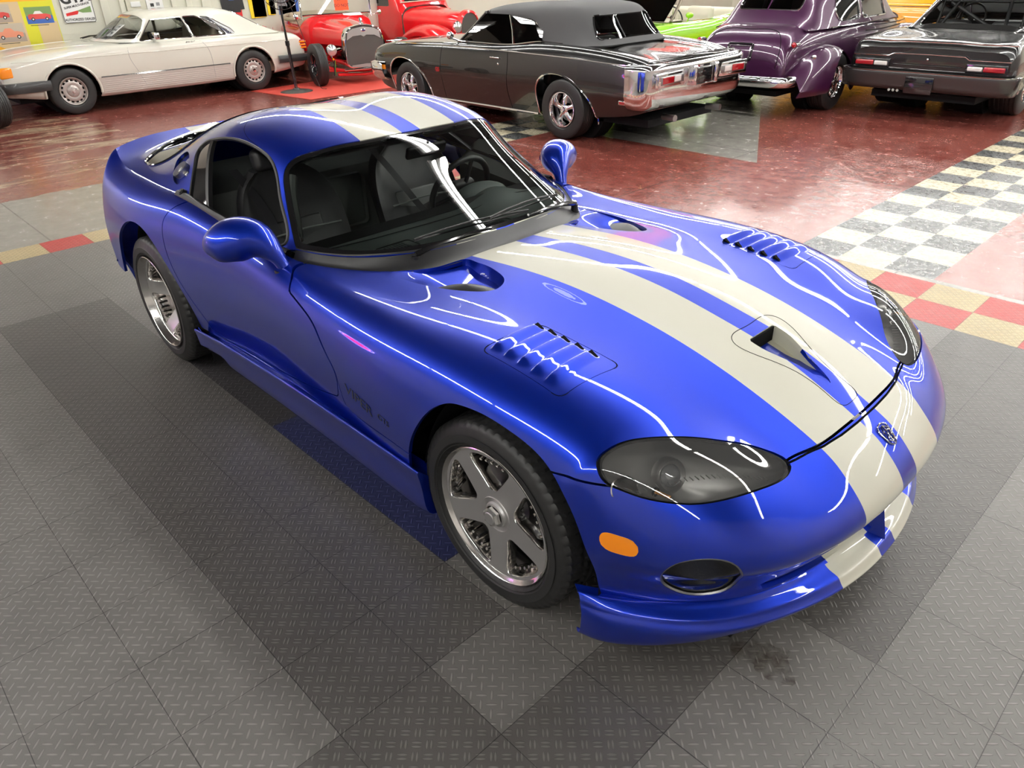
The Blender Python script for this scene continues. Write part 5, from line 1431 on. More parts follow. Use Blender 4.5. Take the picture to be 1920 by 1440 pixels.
rg=np.array([(.04,0),(.035,.42),(.0,.50),(-.35,.60),(-.50,.56),(-.52,.3),(-.525,0)]);rg=np.concatenate([rg,(rg*[1,-1])[::-1]])
ri,sg_=cutout(sg_,rg,(0,1),0,lambda c:(c[:,0]<.3)&(np.abs(c[:,1])<.63));panel('rear_window',off(ri,.006),M['greenglass'] if 'greenglass' in M else M['clear'],C1,0)
MB().tube([(x,y,zon(bg,x,y,.001)) for x,y in rpoly([tuple(p) for p in rg],.05,4)],.008,6,closed=True).build('rear_window_trim',M['chrome'],C1)
wins=[('door_window',[(1.70,.885),(1.43,1.155),(.97,1.17),(.90,.885)]),('quarter_window',[(.93,1.17),(.74,1.172),(.42,1.02),(.34,.885),(.87,.885)])]
lou=[(.70,1.172),(.52,1.15),(.22,.97),(.17,.885),(.31,.885),(.39,1.02)]
for sd in(1,-1):
    for n_,P in wins:
        i_,sg_=cutout(sg_,rpoly(P,.02,3),(0,2),0,lambda c:c[:,1]*sd>.45);po=panel(n_,off(i_,.005),M['clear'],C1,0)
        MB().tube([son(bg,x,z,sd,.002) for x,z in rpoly(P,.02,3)],.009,6,closed=True).build('window_trim',M['chrome'],po)
    i_,sg_=cutout(sg_,rpoly(lou,.02,3),(0,2),0,lambda c:c[:,1]*sd>.45);lo_=panel('louvre_window',off(i_,.012),M['steelgrey'],C1,.0)
    for k in range(6):
        t=k/5;p0=(.665-.115*t*1.1-.0,1.155-.01*t);p1=(.335-.14*t,.89)
        MB().tube([son(bg,p0[0],p0[1],sd,-.004),son(bg,(p0[0]+p1[0])/2+.04,(p0[1]+p1[1])/2,sd,-.002),son(bg,p1[0],p1[1],sd,-.004)],.006,6).build('louvre_slat',M['chrome'],lo_)
    side_tube(bv,[(x,.462) for x in np.linspace(3.2 if False else 2.42,.42,20)],sd,.014,'side_moulding',M['chrome'],C1)
    for x0,x1 in((3.45,.0),):pass
    side_tube(bv,[(x,.735+.012*(x/3.6)) for x in np.linspace(3.5,-.95,40)],sd,.006,'body_crease',M['creamP'],C1)
    for z in np.linspace(.245,.43,8):side_tube(bv,[(x,z) for x in np.linspace(2.43,.40,10)],sd,.005,'cladding_rib',M['pinkP'],C1)
    for P in([(1.93,.86),(1.95,.70),(1.90,.55),(1.80,.30)],[(.86,.86),(.74,.74),(.70,.55),(.70,.28)]):side_tube(bv,curve(P,14),sd,.0032,'door_gap',M['steel'],C1,-.001)
    for a in(a1,a2):
        P=[p for p in a if p[1]>.26];MB().tube([son(bv,x,z,sd,.004) for x,z in P],.016,8).build('wheel_arch_lip',M['creamP'],C1)
    for x in(0,2.83):
        cwheel(C1,x,sd*.735,.315,.205,.185,'bundt',sd)
        MB().cyl((x,sd*.40,.33),(x,sd*.60,.33),.37,n=32).build('wheel_housing',M['under'],C1)
    # lamps
    MB().rbox((3.46,sd*.60-.02,.60),(3.665,sd*.60+.02,.72),.01).build('headlamp_trim',M['dark'],C1)
    MB().rbox((3.52,min(sd*.72,sd*.852),.56),(3.685,max(sd*.72,sd*.852),.70),.02).build('indicator_lamp',M['amber'],C1,label='amber corner indicator')
    MB().rbox((3.60,min(sd*.42,sd*.70),.56),(3.695,max(sd*.42,sd*.70),.70),.02).build('headlamp',M['projlens'],C1)
    MB().rbox((-1.035,min(sd*.50,sd*.815),.56),(-.90,max(sd*.50,sd*.815),.71),.015).build('tail_lamp',M['redlens'],C1)
    for k in range(3):MB().rbox((-1.04,min(sd*.70,sd*.822),.575+k*.045),(-.91,max(sd*.70,sd*.822),.600+k*.045),.005).build('tail_lamp_band',M['amber'],C1)
    mb=MB();mb.rbox((1.47,min(sd*.80,sd*.97),.90),(1.55,max(sd*.80,sd*.97),1.0),.02);mb.build('door_mirror',M['chrome'],C1)
    MB().cyl((1.50,sd*.76,.87),(1.50,sd*.83,.92),.02).build('mirror_foot',M['chrome'],C1)
panel('roof',sg_,M['creamP'],C1,.01)
for nm,x0,x1,z0,z1 in(('front_bumper',3.45,3.79,.36,.50),('rear_bumper',-1.16,-.80,.38,.50)):
    xm=x1 if x1>1 else x0;xi=x0 if x1>1 else x1
    pts=[(xi-(.35 if x1>1 else -.35),-.885),(xi,-.90),(xm-(.06 if x1>1 else -.06),-.86),(xm,-.70),(xm,0),(xm,.70),(xm-(.06 if x1>1 else -.06),.86),(xi,.90),(xi-(.35 if x1>1 else -.35),.885)]
    P=rpoly(pts,.08,4);P=[p for p in P][4:-4] if False else [np.array(p) for p in pts]
    P=curve(pts,50);G=[]
    for i,p in enumerate(P):
        q=P[min(i+1,49)]-P[max(i-1,0)];q/=np.linalg.norm(q);nn=np.array([q[1],-q[0]])*(1 if x1>1 else -1)
        G.append([(p[0]+nn[0]*a,p[1]+nn[1]*a,z) for a,z in((-.05,z0),(0,z0+.005),(.012,z0+.05),(.012,z1-.05),(0,z1-.005),(-.05,z1))])
    MB().grid(G,cv=True).build(nm,M['bumpblk'],C1)
mb=MB();mb.rbox((3.66,-.38,.54),(3.70,.38,.73),.015);gr=mb.build('grille',M['gloss'],C1)
for z in(.60,.67):MB().tube([(3.705,-.37,z),(3.705,.37,z)],.007,6).build('grille_bar',M['chrome'],gr)
mb=MB();mb.box((-.95,-.62,.20),(3.5,.62,.26));mb.build('floor_pan',M['under'],C1,False)
mb=MB();mb.box((-.5,-.70,.26),(1.75,.70,.42));mb.build('cabin_floor',M['tan'],C1,False)
mb=MB();mb.grid([[(2.05,-.7,.865),(2.05,.7,.865)],[(1.55,-.7,.87),(1.55,.7,.87)],[(1.50,-.7,.80),(1.50,.7,.80)],[(1.52,-.7,.45),(1.52,.7,.45)]]);mb.build('dashboard',M['black'],C1,True)
for y in(-.36,.36):
    simple_seat(C1,.75,y,.48,M['tan'],.24,.50)
for y in(-.36,.05,.36):MB().rbox((-.08,-.15,0),(.08,.15,.42),.06,M=T(-.02,y,.55)@RY(rad(-14)),seg=4).build('rear_seat',M['tan'],C1)
mb=MB();mb.box((-.5,-.7,.84),(-.1,.7,.86));mb.build('parcel_shelf',M['tan'],C1,False)
for sd in(1,-1):mb=MB();mb.box((.0,min(sd*.72,sd*.76),.40),(1.70,max(sd*.72,sd*.76),.86));mb.build('door_card',M['tan'],C1,False)
swheel(C1,1.32,.36,.80,M['black'],.19)
for k,y in enumerate((-.62,-.52)):
    MB().tube([(2.13,y,.90),(2.02,y+.10,.93),(1.95,y+.50,.955)],.007,5).build('wiper',M['black'],C1)
MB().tube([(-.60,.55,.875),(-.60,.55,.92)],.006).build('aerial',M['chrome'],C1)
hb=[(3.5,.42),(2.9,.46),(2.3,.52)]
for sd in(1,-1):MB().tube([(x,sd*y,zon(bv,x,sd*y,.001)) for x,y in curve(hb,14)],.006,6).build('bonnet_ridge',M['creamP'],C1)
# badge script on the door
def label_side(car,bv_,text,x,z,size,mat,sd=1,name='badge_lettering'):
    p=son(bv_,x,z,sd,.002);Mt=frame(p,(-sd,0,0),(0,0,1));return txt(name,text,size,mat,car,M=Mt)
label_side(C1,bv,'450 SLC',.98,.82,.045,M['gloss'])
# papers behind the windshield
def windcard(car,bg_,x,y,w,h,mat,name,label,cat,lines=(),inkm=None,dz=-.012,ux=1,size=.03):
    """sheet lying against the inside of a sloping windshield"""
    z=zon(bg_,x,y);z2=zon(bg_,x-.05*ux,y);u=Vector((-.05*ux,0,z2-z)).normalized();n_=Vector((0,ux,0)).cross(u);
    o_=Vector((x,y,z+dz));r=Vector((0,ux,0));P=[o_+r*a*w/2+u*b_*h/2 for a,b_ in((-1,-1),(1,-1),(1,1),(-1,1))]
    W=car.matrix_basis
    q=quadp([W@p for p in P],name,mat,None,.002);tag(q,label,cat)
    nn=r.cross(u)
    for i,t_ in enumerate(lines):
        Mt=frame(o_+nn*.004+u*(h*.5-(i+.9)*h/(len(lines)+.8)),r,u);txt('printed_text',t_,size,inkm or M['ink'],q,M=W@Mt)
    return q
windcard(C1,bg,1.56,-.05,.42,.11,M['yellow'],'banner_sticker','yellow sticker with red FINANCE lettering at the top of the white coupe windshield','sticker',('EZ FINANCE',),M['redink'] if 'redink' in M else None,size=.075)
windcard(C1,bg,1.84,.22,.22,.28,M['paper'],'window_sheet','white printed sheet behind the windshield of the white coupe','paper',('1979','450SLC','SALE'),size=.05)
# ---------- 2. black convertible
C2=thing('car','black convertible with charcoal soft top and chrome rear bumper, behind the blue coupe','car',(-4.6,5.37,0),PI)
def st2(x,w,zt,zs,zm,zb,k=0):
    return [(x,0,zt),(x,w*.35,zt-.003),(x,w*.66,zt-.012),(x,w*.84,zs),(x,w*.93,zs-.025),(x,w*.975,(zs*.6+zm*.4)),(x,w,zm),(x,w*.995,zm-.10),(x,w*.965,(zm+zb)/2-.03),(x,w*.92,zb)]
rows=[st2(-1.10,.84,.875,.86,.60,.40),st2(-.98,.88,.905,.90,.62,.36),st2(-.6,.905,.945,.955,.64,.30),st2(-.1,.92,.965,.985,.65,.25),st2(.45,.92,.97,.985,.64,.22),st2(1.0,.915,.955,.945,.63,.20),st2(1.7,.91,.945,.925,.63,.20),st2(2.2,.915,.945,.92,.63,.20),st2(2.85,.92,.925,.90,.63,.22),st2(3.3,.915,.89,.87,.61,.26),st2(3.58,.90,.84,.82,.60,.32),st2(3.70,.86,.78,.765,.60,.42),st2(3.72,.84,.73,.72,.60,.48)]
s,bv=body_shell(rows,140,151);G2=s.G
fp=np.array([(2.12,0),(2.10,.45),(1.93,.70),(1.75,.77),(1.0,.80),(.55,.80),(.40,.78),(-.10,.72),(-.22,.55),(-.25,0)]);fpp=np.concatenate([fp,(fp*[1,-1])[::-1]])
_,s=cutout(s,fpp,(0,1),0,lambda c:c[:,2]>.85)
a1=arch(0,.32,.385,ex=1.08);a1=curve([(-.46,.18),(-.455,.24),(-.40,.42),(-.28,.56),(-.12,.655),(.08,.70),(.26,.68),(.37,.60),(.415,.45),(.40,.25),(.40,.05),(0,-.1),(-.46,.05)],80,True)
a2=a1*[-1,1];a2=np.array([( 2.85-(x),z) for x,z in a1*np.array([1,1])]);a2=np.array([(2.85+x,z) for x,z in a1])
for a in(a1,a2):_,s=cutout(s,a,(0,2),0,lambda c:np.abs(c[:,1])>.5)
bo2=panel('body',s,M['blackP'],C2,.012)
MB().add([tuple(p) for p in G2[-1]],[tuple(range(len(G2[-1])))]).build('front_panel',M['blackP'],C2,False)
MB().add([tuple(p) for p in G2[0]],[tuple(range(len(G2[0])))]).build('tail_panel',M['blackP'],C2,False)
bvf=bv
for sd in(1,-1):
    side_tube(bv,[(x,.875+.012*math.sin(x)-.03*max(0,-x)) for x in np.linspace(3.45,-1.05,50)],sd,.0075,'waist_moulding',M['chrome'],C2)
    side_tube(bv,[(x,.232) for x in np.linspace(2.45,.42,16)],sd,.014,'sill_moulding',M['chrome'],C2)
    for a in(a1,a2):arch_trim(bv,[p for p in a if p[1]>.20],sd,.010,M['chrome'],C2)
    for P in([(2.12,.92),(2.14,.70),(2.12,.25)],[(.92,.95),(.88,.75),(.90,.5),(.86,.25)]):side_tube(bv,curve(P,14),sd,.004,'door_gap',M['dark'],C2,-.001)
    for x in(0,2.85):
        cwheel(C2,x,sd*.80,.325,.235,.19,'torq',sd)
        MB().cyl((x,sd*.40,.33),(x,sd*.62,.33),.40,n=32).build('wheel_housing',M['under'],C2)
    p=son(bv,1.10,.805,sd,.01);MB().rbox((p.x-.08,p.y-.012,.795),(p.x+.08,p.y+.012,.812),.006).build('door_handle',M['chrome'],C2)
    MB().sph((p.x-.06,p.y+.004*sd,.74),.014,10).build('door_lock',M['chrome'],C2)
    p=son(bv,-.86,.47,sd,.004);MB().rbox((p.x-.07,p.y-.012,.45),(p.x+.07,p.y+.010,.495),.006).build('side_marker_frame',M['chrome'],C2)
    MB().rbox((p.x-.06,min(p.y,p.y+sd*.014),.458),(p.x+.06,max(p.y,p.y+sd*.014),.487),.004).build('side_marker',M['redlens'],C2)
    p=son(bv,3.42,.55,sd,.004);MB().rbox((p.x-.05,p.y-.012,.52),(p.x+.05,p.y+.012,.58),.006).build('indicator_lamp',M['amber'],C2)
    p=son(bv,2.20,.60,sd,.003);txt('fender_badge','GS',.07,M['redlens'],C2,M=frame(p,(-sd,0,0),(0,0,1)),bold=.004)
    # door mirror
    MB().tube([son(bv,1.93,.91,sd,-.02),son(bv,1.93,.93,sd,.05),son(bv,1.93,.98,sd,.08)],.010,6).build('mirror_stalk',M['chrome'],C2)
    MB().sph(son(bv,1.93,1.01,sd,.09),(.035,.055,.045),16).build('door_mirror',M['chrome'],C2)
# soft top
t1=[]
def tg(*p):t1.append(list(p))
tg((1.62,0,1.315),(1.61,.3,1.31),(1.57,.50,1.295),(1.53,.585,1.275),(1.52,.60,1.262),(1.52,.605,1.25),(1.51,.61,1.24))
tg((1.40,0,1.35),(1.40,.3,1.345),(1.38,.50,1.325),(1.36,.60,1.295),(1.355,.62,1.275),(1.35,.63,1.26),(1.34,.635,1.245))
tg((.9,0,1.37),(.9,.3,1.365),(.9,.50,1.345),(.90,.61,1.31),(.90,.64,1.275),(.9,.65,1.25),(.90,.655,1.225))
tg((.62,0,1.385),(.62,.3,1.38),(.61,.50,1.358),(.60,.61,1.32),(.60,.645,1.27),(.60,.665,1.22),(.60,.68,1.17))
tg((.36,0,1.385),(.36,.3,1.38),(.36,.50,1.36),(.37,.615,1.315),(.40,.66,1.24),(.42,.70,1.12),(.43,.745,.99))
tg((.10,0,1.365),(.10,.3,1.36),(.10,.48,1.34),(.11,.59,1.29),(.13,.655,1.20),(.15,.71,1.09),(.16,.76,.985))
tg((-.06,0,1.30),(-.06,.3,1.295),(-.04,.47,1.27),(-.02,.57,1.21),(.0,.63,1.14),(.01,.69,1.06),(.02,.745,.98))
tg((-.20,0,1.13),(-.20,.3,1.125),(-.18,.47,1.10),(-.15,.57,1.07),(-.13,.62,1.04),(-.11,.67,1.01),(-.09,.72,.978))
tg((-.34,0,.975),(-.34,.3,.975),(-.33,.48,.975),(-.30,.58,.975),(-.26,.63,.975),(-.21,.67,.975),(-.15,.71,.975))
sg_,bg=body_shell(t1,90,91)
rw=rpoly([(-.47,1.26),(.47,1.26),(.50,1.20),(.56,1.03),(-.56,1.03),(-.50,1.20)],.04,5)
i_,sg_=cutout(sg_,rw,(1,2),0,lambda c:c[:,0]<.10);ro_=panel('rear_window',off(i_,.006),M['clear'],C2,0)
sto=panel('soft_top',sg_,M['canvas'],C2,.02)
def bx(y,z):
    h=bg.ray_cast(Vector((-3,y,z)),Vector((1,0,0)));return Vector((h[0].x-.004,y,z)) if h[0] else Vector((-.1,y,z))
MB().tube([bx(y,z) for y,z in rw],.010,6,closed=True).build('rear_window_seal',M['gloss'],ro_)
MB().tube([bx(.16,1.255),bx(.165,1.14),bx(.17,1.035)],.007,6).build('window_seam',M['canvas'],ro_)
# windshield with chrome frame, side glass
for sd in(1,-1):
    MB().tube([(1.98,sd*.66,.935),(1.75,sd*.63,1.10),(1.54,sd*.605,1.26)],.026,8).build('windshield_pillar',M['black'],C2)
    MB().tube([(1.99,sd*.675,.94),(1.76,sd*.645,1.105),(1.55,sd*.62,1.265)],.008,6).build('pillar_trim',M['chrome'],C2)
    quadp([(1.90,sd*.735,.945),(.93,sd*.765,.955),(1.07,sd*.665,1.255),(1.52,sd*.63,1.255)],'door_window',M['clear'],C2,.003)
    quadp([(.90,sd*.765,.96),(.45,sd*.765,.985),(.48,sd*.71,1.10),(.66,sd*.675,1.20),(1.03,sd*.668,1.245)],'quarter_window',M['greyglass'],C2,.003)
    MB().tube([(.915,sd*.768,.955),(.97,sd*.72,1.10),(1.06,sd*.668,1.25)],.011,6).build('window_edge_trim',M['chrome'],C2)
    MB().tube(curve([(1.95,sd*.765,.935),(1.4,sd*.775,.94),(.95,sd*.78,.948),(.62,sd*.79,.985),(.40,sd*.80,1.005),(.1,sd*.79,1.0)],24),.008,6).build('belt_trim',M['chrome'],C2)
MB().tube([(1.50,-.62,1.265),(1.58,0,1.305),(1.50,.62,1.265)],.022,8).build('windshield_header',M['black'],C2)
quadp([(2.06,-.60,.94),(2.06,.60,.94),(1.56,.56,1.28),(1.56,-.56,1.28)],'windshield',M['clear'],C2,.004)
MB().tube(curve([(1.98,-.69,.935),(2.10,-.4,.948),(2.13,0,.952),(2.10,.4,.948),(1.98,.69,.935)],30),.012,6).build('windshield_base_trim',M['chrome'],C2)
mb=MB();mb.grid([[(2.08,-.70,.925),(2.08,.70,.925)],[(1.62,-.72,.93),(1.62,.72,.93)],[(1.58,-.72,.84),(1.58,.72,.84)],[(1.62,-.72,.5),(1.62,.72,.5)]]);mb.build('dashboard',M['black'],C2,True)
swheel(C2,1.36,.37,.93,M['woodrim'],.195,-62)
for y in(-.36,.36):simple_seat(C2,.80,y,.48,M['leather'],.24,.48)
MB().rbox((-.10,-.60,.45),(.08,.60,.90),.06).build('rear_bench',M['leather'],C2)
mb=MB();mb.box((-.3,-.74,.30),(1.9,.74,.36));mb.build('cabin_floor',M['under'],C2,False)
mb=MB();mb.box((-1.0,-.62,.20),(3.4,.62,.28));mb.build('floor_pan',M['under'],C2,False)
MB().rbox((1.50,-.10,1.18),(1.52,.10,1.24),.01).build('interior_mirror',M['black'],C2)
# boot lid joint, lock, badge
jl=curve([(-.45,.62),(-.9,.66),(-1.04,.64)],14)
for sd in(1,-1):MB().tube([(x,sd*y,zon(bvf,x,sd*y,-.0005)) for x,y in jl],.003,5).build('boot_joint',M['dark'],C2)
MB().tube([(-1.095,y,.885) for y in np.linspace(-.80,.80,20)],.012,6).build('tail_trim',M['chrome'],C2)
MB().sph((-1.09,0,.83),(.012,.018,.018),12).build('boot_lock',M['chrome'],C2)
txt('tail_badge','GS',.06,M['chrome'],C2,M=frame((-1.02,-.60,zon(bvf,-1.02,-.60,.003)),(0,-1,0),(1,0,.35)))
# rear bumper : deep chrome section with lamps in it
pts=[(-.92,-.965),(-1.05,-.965),(-1.165,-.90),(-1.215,-.60),(-1.235,0),(-1.215,.60),(-1.165,.90),(-1.05,.965),(-.92,.965)];P=curve(pts,70);G=[]
for i,p in enumerate(P):
    q=P[min(i+1,69)]-P[max(i-1,0)];q/=np.linalg.norm(q);nn=np.array([-q[1],q[0]])
    if nn[0]>0 and abs(p[1])<.5:nn=-nn
    G.append([(p[0]+nn[0]*a,p[1]+nn[1]*a,z) for a,z in((-.10,.86),(-.03,.865),(.0,.84),(.006,.80),(.0,.62),(.004,.56),(-.02,.47),(-.07,.42),(-.14,.41))])
rb=MB().grid(G).build('rear_bumper',M['chrome'],C2,True,70)
for sd in(1,-1):
    xx=-1.228
    Mx=T(-1.222,sd*.58,.71)@RZ(rad(4*sd))
    MB().rbox((-.022,-.27,-.075),(.02,.27,.075),.012,M=Mx).build('lamp_surround',M['chrome'],rb)
    MB().rbox((-.028,-.225,-.042),(0,.225,.042),.008,M=Mx).build('lamp_recess',M['steel'],rb)
    MB().rbox((-.032,-.02 if sd>0 else -.20,-.034),(-.01,.20 if sd>0 else .02,.034),.006,M=Mx).build('tail_lamp',M['redlens'],rb)
    MB().rbox((-.032,-.16 if sd>0 else .03,-.030),(-.01,-.03 if sd>0 else .16,.030),.006,M=Mx).build('reverse_lamp',M['whitelens'],rb)
    MB().rbox((-.05,-.03,-.10),(.02,.03,.11),.02,M=T(-1.235,sd*.20,.70)).build('bumper_guard',M['chrome'],rb)
MB().rbox((-1.262,-.155,.60),(-1.235,.155,.78),.01).build('number_plate_holder',M['gloss'],rb)
MB().tube([(-1.265,-.15,.61),(-1.265,.15,.61)],.008,6).build('plate_frame',M['chrome'],rb)
MB().cyl((-1.05,-.42,.30),(-1.22,-.44,.30),.035,n=20).build('exhaust_pipe',M['steel'],C2)
MB().cyl((-1.05,.42,.30),(-1.22,.44,.30),.035,n=20).build('exhaust_pipe',M['steel'],C2)
# front bumper corner
P=curve([(3.40,.955),(3.62,.955),(3.76,.88),(3.80,.5),(3.81,0),(3.80,-.5),(3.76,-.88),(3.62,-.955),(3.40,-.955)],50);G=[]
for p in P:G.append([(p[0]-.05,p[1]*.95,.62),(p[0],p[1],.60),(p[0]+.005,p[1],.50),(p[0]-.03,p[1]*.985,.42),(p[0]-.08,p[1]*.94,.38)])
MB().grid(G).build('front_bumper',M['chrome'],C2,True,70)
def hangcard(name,label,P,mat,lines,size,par=None,nrm=1):
    q=quadp(P,name,mat,None,.002);tag(q,label,'sign')
    P=[Vector(p) for p in P];r=(P[1]-P[0]);u=(P[3]-P[0]);c=(P[0]+P[2])/2;n_=r.cross(u).normalized()
    k=len(lines)
    for i,t_ in enumerate(lines):
        txt('printed_text',t_,size,M['ink'],q,M=frame(c+n_*.003+u*((k-1)/2-i)*(.8/k),r,u))
    return q
hangcard('sign_card','orange card hanging inside the side window of the black convertible',[(-5.52,4.80,.97),(-5.36,4.80,.97),(-5.42,4.80,1.20),(-5.60,4.80,1.20)],M['orange'],('PLEASE','DO NOT','TOUCH'),.045)
# ---------- 3. purple sedan, seen from behind
C3=thing('car','deep purple vintage sedan with rounded boot, chrome rear bumper and chrome flank, seen from behind','car',(-3.93,8.08,0),PI/2)
rows=[]
def r3(x,*p):rows.append([(x,y,z) for y,z in p])
r3(-1.06,(0,.62),(.2,.62),(.36,.61),(.46,.60),(.52,.57),(.55,.52),(.55,.46),(.54,.42))
r3(-1.05,(0,.74),(.2,.74),(.40,.72),(.51,.69),(.57,.64),(.60,.56),(.60,.47),(.58,.40))
r3(-.98,(0,.88),(.2,.88),(.42,.86),(.54,.82),(.60,.74),(.63,.62),(.63,.50),(.60,.38))
r3(-.80,(0,1.0),(.2,1.0),(.43,.985),(.56,.94),(.63,.85),(.66,.70),(.66,.52),(.63,.36))
r3(-.50,(0,1.06),(.2,1.06),(.44,1.05),(.58,1.01),(.66,.92),(.70,.75),(.70,.55),(.66,.34))
r3(0,(0,1.05),(.2,1.05),(.44,1.045),(.60,1.02),(.69,.95),(.73,.78),(.73,.55),(.69,.32))
r3(1.0,(0,1.05),(.2,1.05),(.44,1.045),(.62,1.03),(.72,.97),(.76,.78),(.76,.55),(.71,.30))
r3(2.0,(0,1.05),(.2,1.05),(.42,1.03),(.56,1.0),(.66,.92),(.70,.75),(.70,.52),(.66,.30))
r3(2.9,(0,1.03),(.15,1.02),(.30,.97),(.40,.90),(.46,.80),(.48,.65),(.48,.50),(.46,.34))
r3(3.5,(0,.95),(.10,.94),(.20,.90),(.27,.83),(.31,.73),(.33,.60),(.33,.48),(.32,.36))
s,bv=body_shell(rows,110,101);s3=s
_,s=cutout(s,arch(0,.34,.40),(0,2),0,lambda c:np.abs(c[:,1])>.55)
bo3=panel('body',s,M['purpleP'],C3,.01);capends(surf(halfnet(rows),40,61)[[0,-1]],'end_panel',M['purpleP'],C3)
g=[]
def g3(x,*p):g.append([(x,y,z) for y,z in p])
g3(-.62,(0,1.04),(.2,1.04),(.40,1.03),(.50,1.02),(.58,1.0),(.64,.98))
g3(-.50,(0,1.16),(.2,1.155),(.40,1.14),(.50,1.11),(.58,1.05),(.67,.98))
g3(-.30,(0,1.38),(.2,1.37),(.40,1.34),(.52,1.27),(.60,1.15),(.70,.98))
g3(.0,(0,1.52),(.2,1.51),(.40,1.48),(.54,1.39),(.63,1.22),(.72,.98))
g3(.5,(0,1.60),(.2,1.59),(.42,1.56),(.56,1.47),(.66,1.27),(.74,.98))
g3(1.1,(0,1.60),(.2,1.59),(.42,1.56),(.56,1.46),(.66,1.27),(.74,.98))
g3(1.6,(0,1.48),(.2,1.47),(.42,1.43),(.55,1.34),(.64,1.2),(.73,.98))
g3(1.95,(0,1.06),(.2,1.06),(.42,1.05),(.55,1.04),(.64,1.02),(.72,.98))
sg_,bg=body_shell(g,70,81)
rw=rpoly([(-.40,1.42),(.40,1.42),(.42,1.30),(.42,1.19),(-.42,1.19),(-.42,1.30)],.05,5)
i_,sg_=cutout(sg_,rw,(1,2),0,lambda c:c[:,0]<.2);w_=panel('rear_window',off(i_,.01),M['greyglass'],C3,0)
def bx3(y,z,d=.004):
    h=bg.ray_cast(Vector((-3,y,z)),Vector((1,0,0)));return Vector((h[0].x-d,y,z)) if h[0] else Vector((-.4,y,z))
MB().tube([bx3(y,z) for y,z in rw],.012,6,closed=True).build('window_trim',M['chrome'],w_)
MB().tube([bx3(0,z) for z in(1.19,1.3,1.42)],.010,6).build('window_divider',M['purpleP'],w_)
for sd in(1,-1):
    for P in([(.10,1.05),(.02,1.15),(.10,1.33),(.30,1.42),(.62,1.43),(.64,1.05)],[(.72,1.05),(.70,1.43),(1.15,1.42),(1.40,1.30),(1.50,1.05)]):
        i_,sg_=cutout(sg_,rpoly(P,.05,4),(0,2),0,lambda c:c[:,1]*sd>.4);w_=panel('side_window',off(i_,.008),M['tintblk'],C3,0)
        MB().tube([son(bg,x,z,sd,.002) for x,z in rpoly(P,.05,4)],.012,6,closed=True).build('window_trim',M['chrome'],w_)
panel('roof',sg_,M['purpleP'],C3,.01)
def bb3(y,z,d=.003):
    h=BV3.ray_cast(Vector((-3,y,z)),Vector((1,0,0)));return Vector((h[0].x-d,y,z)) if h[0] else Vector((-1,y,z))
BV3=bv
# boot lid outline, plate recess, handle
bl=curve([(-.50,.50),(-.53,.70),(-.50,.86),(-.40,.965),(0,.99),(.40,.965),(.50,.86),(.53,.70),(.50,.50)],40)
MB().tube([bb3(y,z,0) for y,z in bl],.005,5).build('boot_joint',M['dark'],bo3)
P=rpoly([(-.17,.66),(.17,.66),(.17,.84),(-.17,.84)],.02,4)
MB().tube([bb3(y,z,.006) for y,z in P],.012,6,closed=True).build('plate_frame',M['gloss'],bo3)
P=rpoly([(-.145,.675),(.145,.675),(.145,.82),(-.145,.82)],.012,4)
MB().tube([bb3(y,z,.012) for y,z in P],.004,6,closed=True).build('plate_trim',M['chrome'],bo3)
# pontoon fenders
def pontoon(sd,x0,x1,y0,wid,zt,zb,arc,name):
    rr=[]
    for t in np.linspace(0,1,13):
        x=x0+(x1-x0)*t;h=zb+(zt-zb)*math.sin(PI*min(1,.06+t*.94))**.55;w=wid*(.35+.65*math.sin(PI*(.08+t*.84))**.6)
        yy=y0
        rr.append([(x,yy-.14,h-.04),(x,yy+w*.25,h),(x,yy+w*.6,h-.03),(x,yy+w*.88,h-.12),(x,yy+w,h-.24 if h-.24>zb else zb+.03),(x,yy+w*.97,zb),(x,yy+w*.85,zb-.05)])
    rr=np.array(rr)*[1,sd,1]
    G=surf(rr,60,50);s_=gridshell(G);c=s_.V.mean(axis=0)-np.array([0,sd*.2,.1])
    if ((s_.V-c)*s_.N).sum()<0:s_.N*=-1;s_.F=[f[::-1] for f in s_.F]
    if arc is not None:_,s_=cutout(s_,arc,(0,2),0)
    return panel(name,s_,M['purpleP'],C3,.012)
for sd in(1,-1):
    f_=pontoon(sd,-.93,.62,.60,.36,.80,.30,arch(0,.34,.375),'rear_fender')
    pontoon(sd,1.95,3.65,.45,.48,.86,.32,arch(2.85,.34,.39),'front_fender')
    cwheel(C3,0,sd*.72,.345,.25,.195,'torq',sd);cwheel(C3,2.85,sd*.74,.34,.2,.19,'torq',sd)
    MB().cyl((0,sd*.42,.34),(0,sd*.58,.34),.37,n=28).build('wheel_housing',M['under'],C3)
    # lamps and antenna knob
    MB().cyl((-.82,sd*.66,.845),(-.93,sd*.665,.845),.028,.036,20).cyl((-.93,sd*.665,.845),(-.945,sd*.665,.845),.038,n=20).build('lamp_pod',M['chrome'],C3)
    MB().sph((-.945,sd*.665,.845),(.016,.032,.032),16).build('tail_lamp',M['redlens'],C3)
    MB().sph((-.70,sd*.82,.70),(.022,.036,.030),16).build('fuel_cap' if sd<0 else 'fender_lamp',M['chrome'],C3)
    # chrome rich flank further forward : mouldings and door handles
    for k in range(5):
        MB().tube([(x,sd*(.765+.004*math.sin(x*5+k)),.95-.055*k+.01*math.sin(3*x+k)) for x in np.linspace(.75+.05*k,1.95,16)],.009,6).build('flank_moulding',M['chrome'],C3)
    MB().tube([(x,sd*(.735),.985) for x in np.linspace(-.2,1.9,12)],.011,6).build('belt_moulding',M['chrome'],C3)
P=curve([(-.92,-.74),(-1.10,-.68),(-1.18,-.45),(-1.215,0),(-1.18,.45),(-1.10,.68),(-.92,.74)],40);G=[]
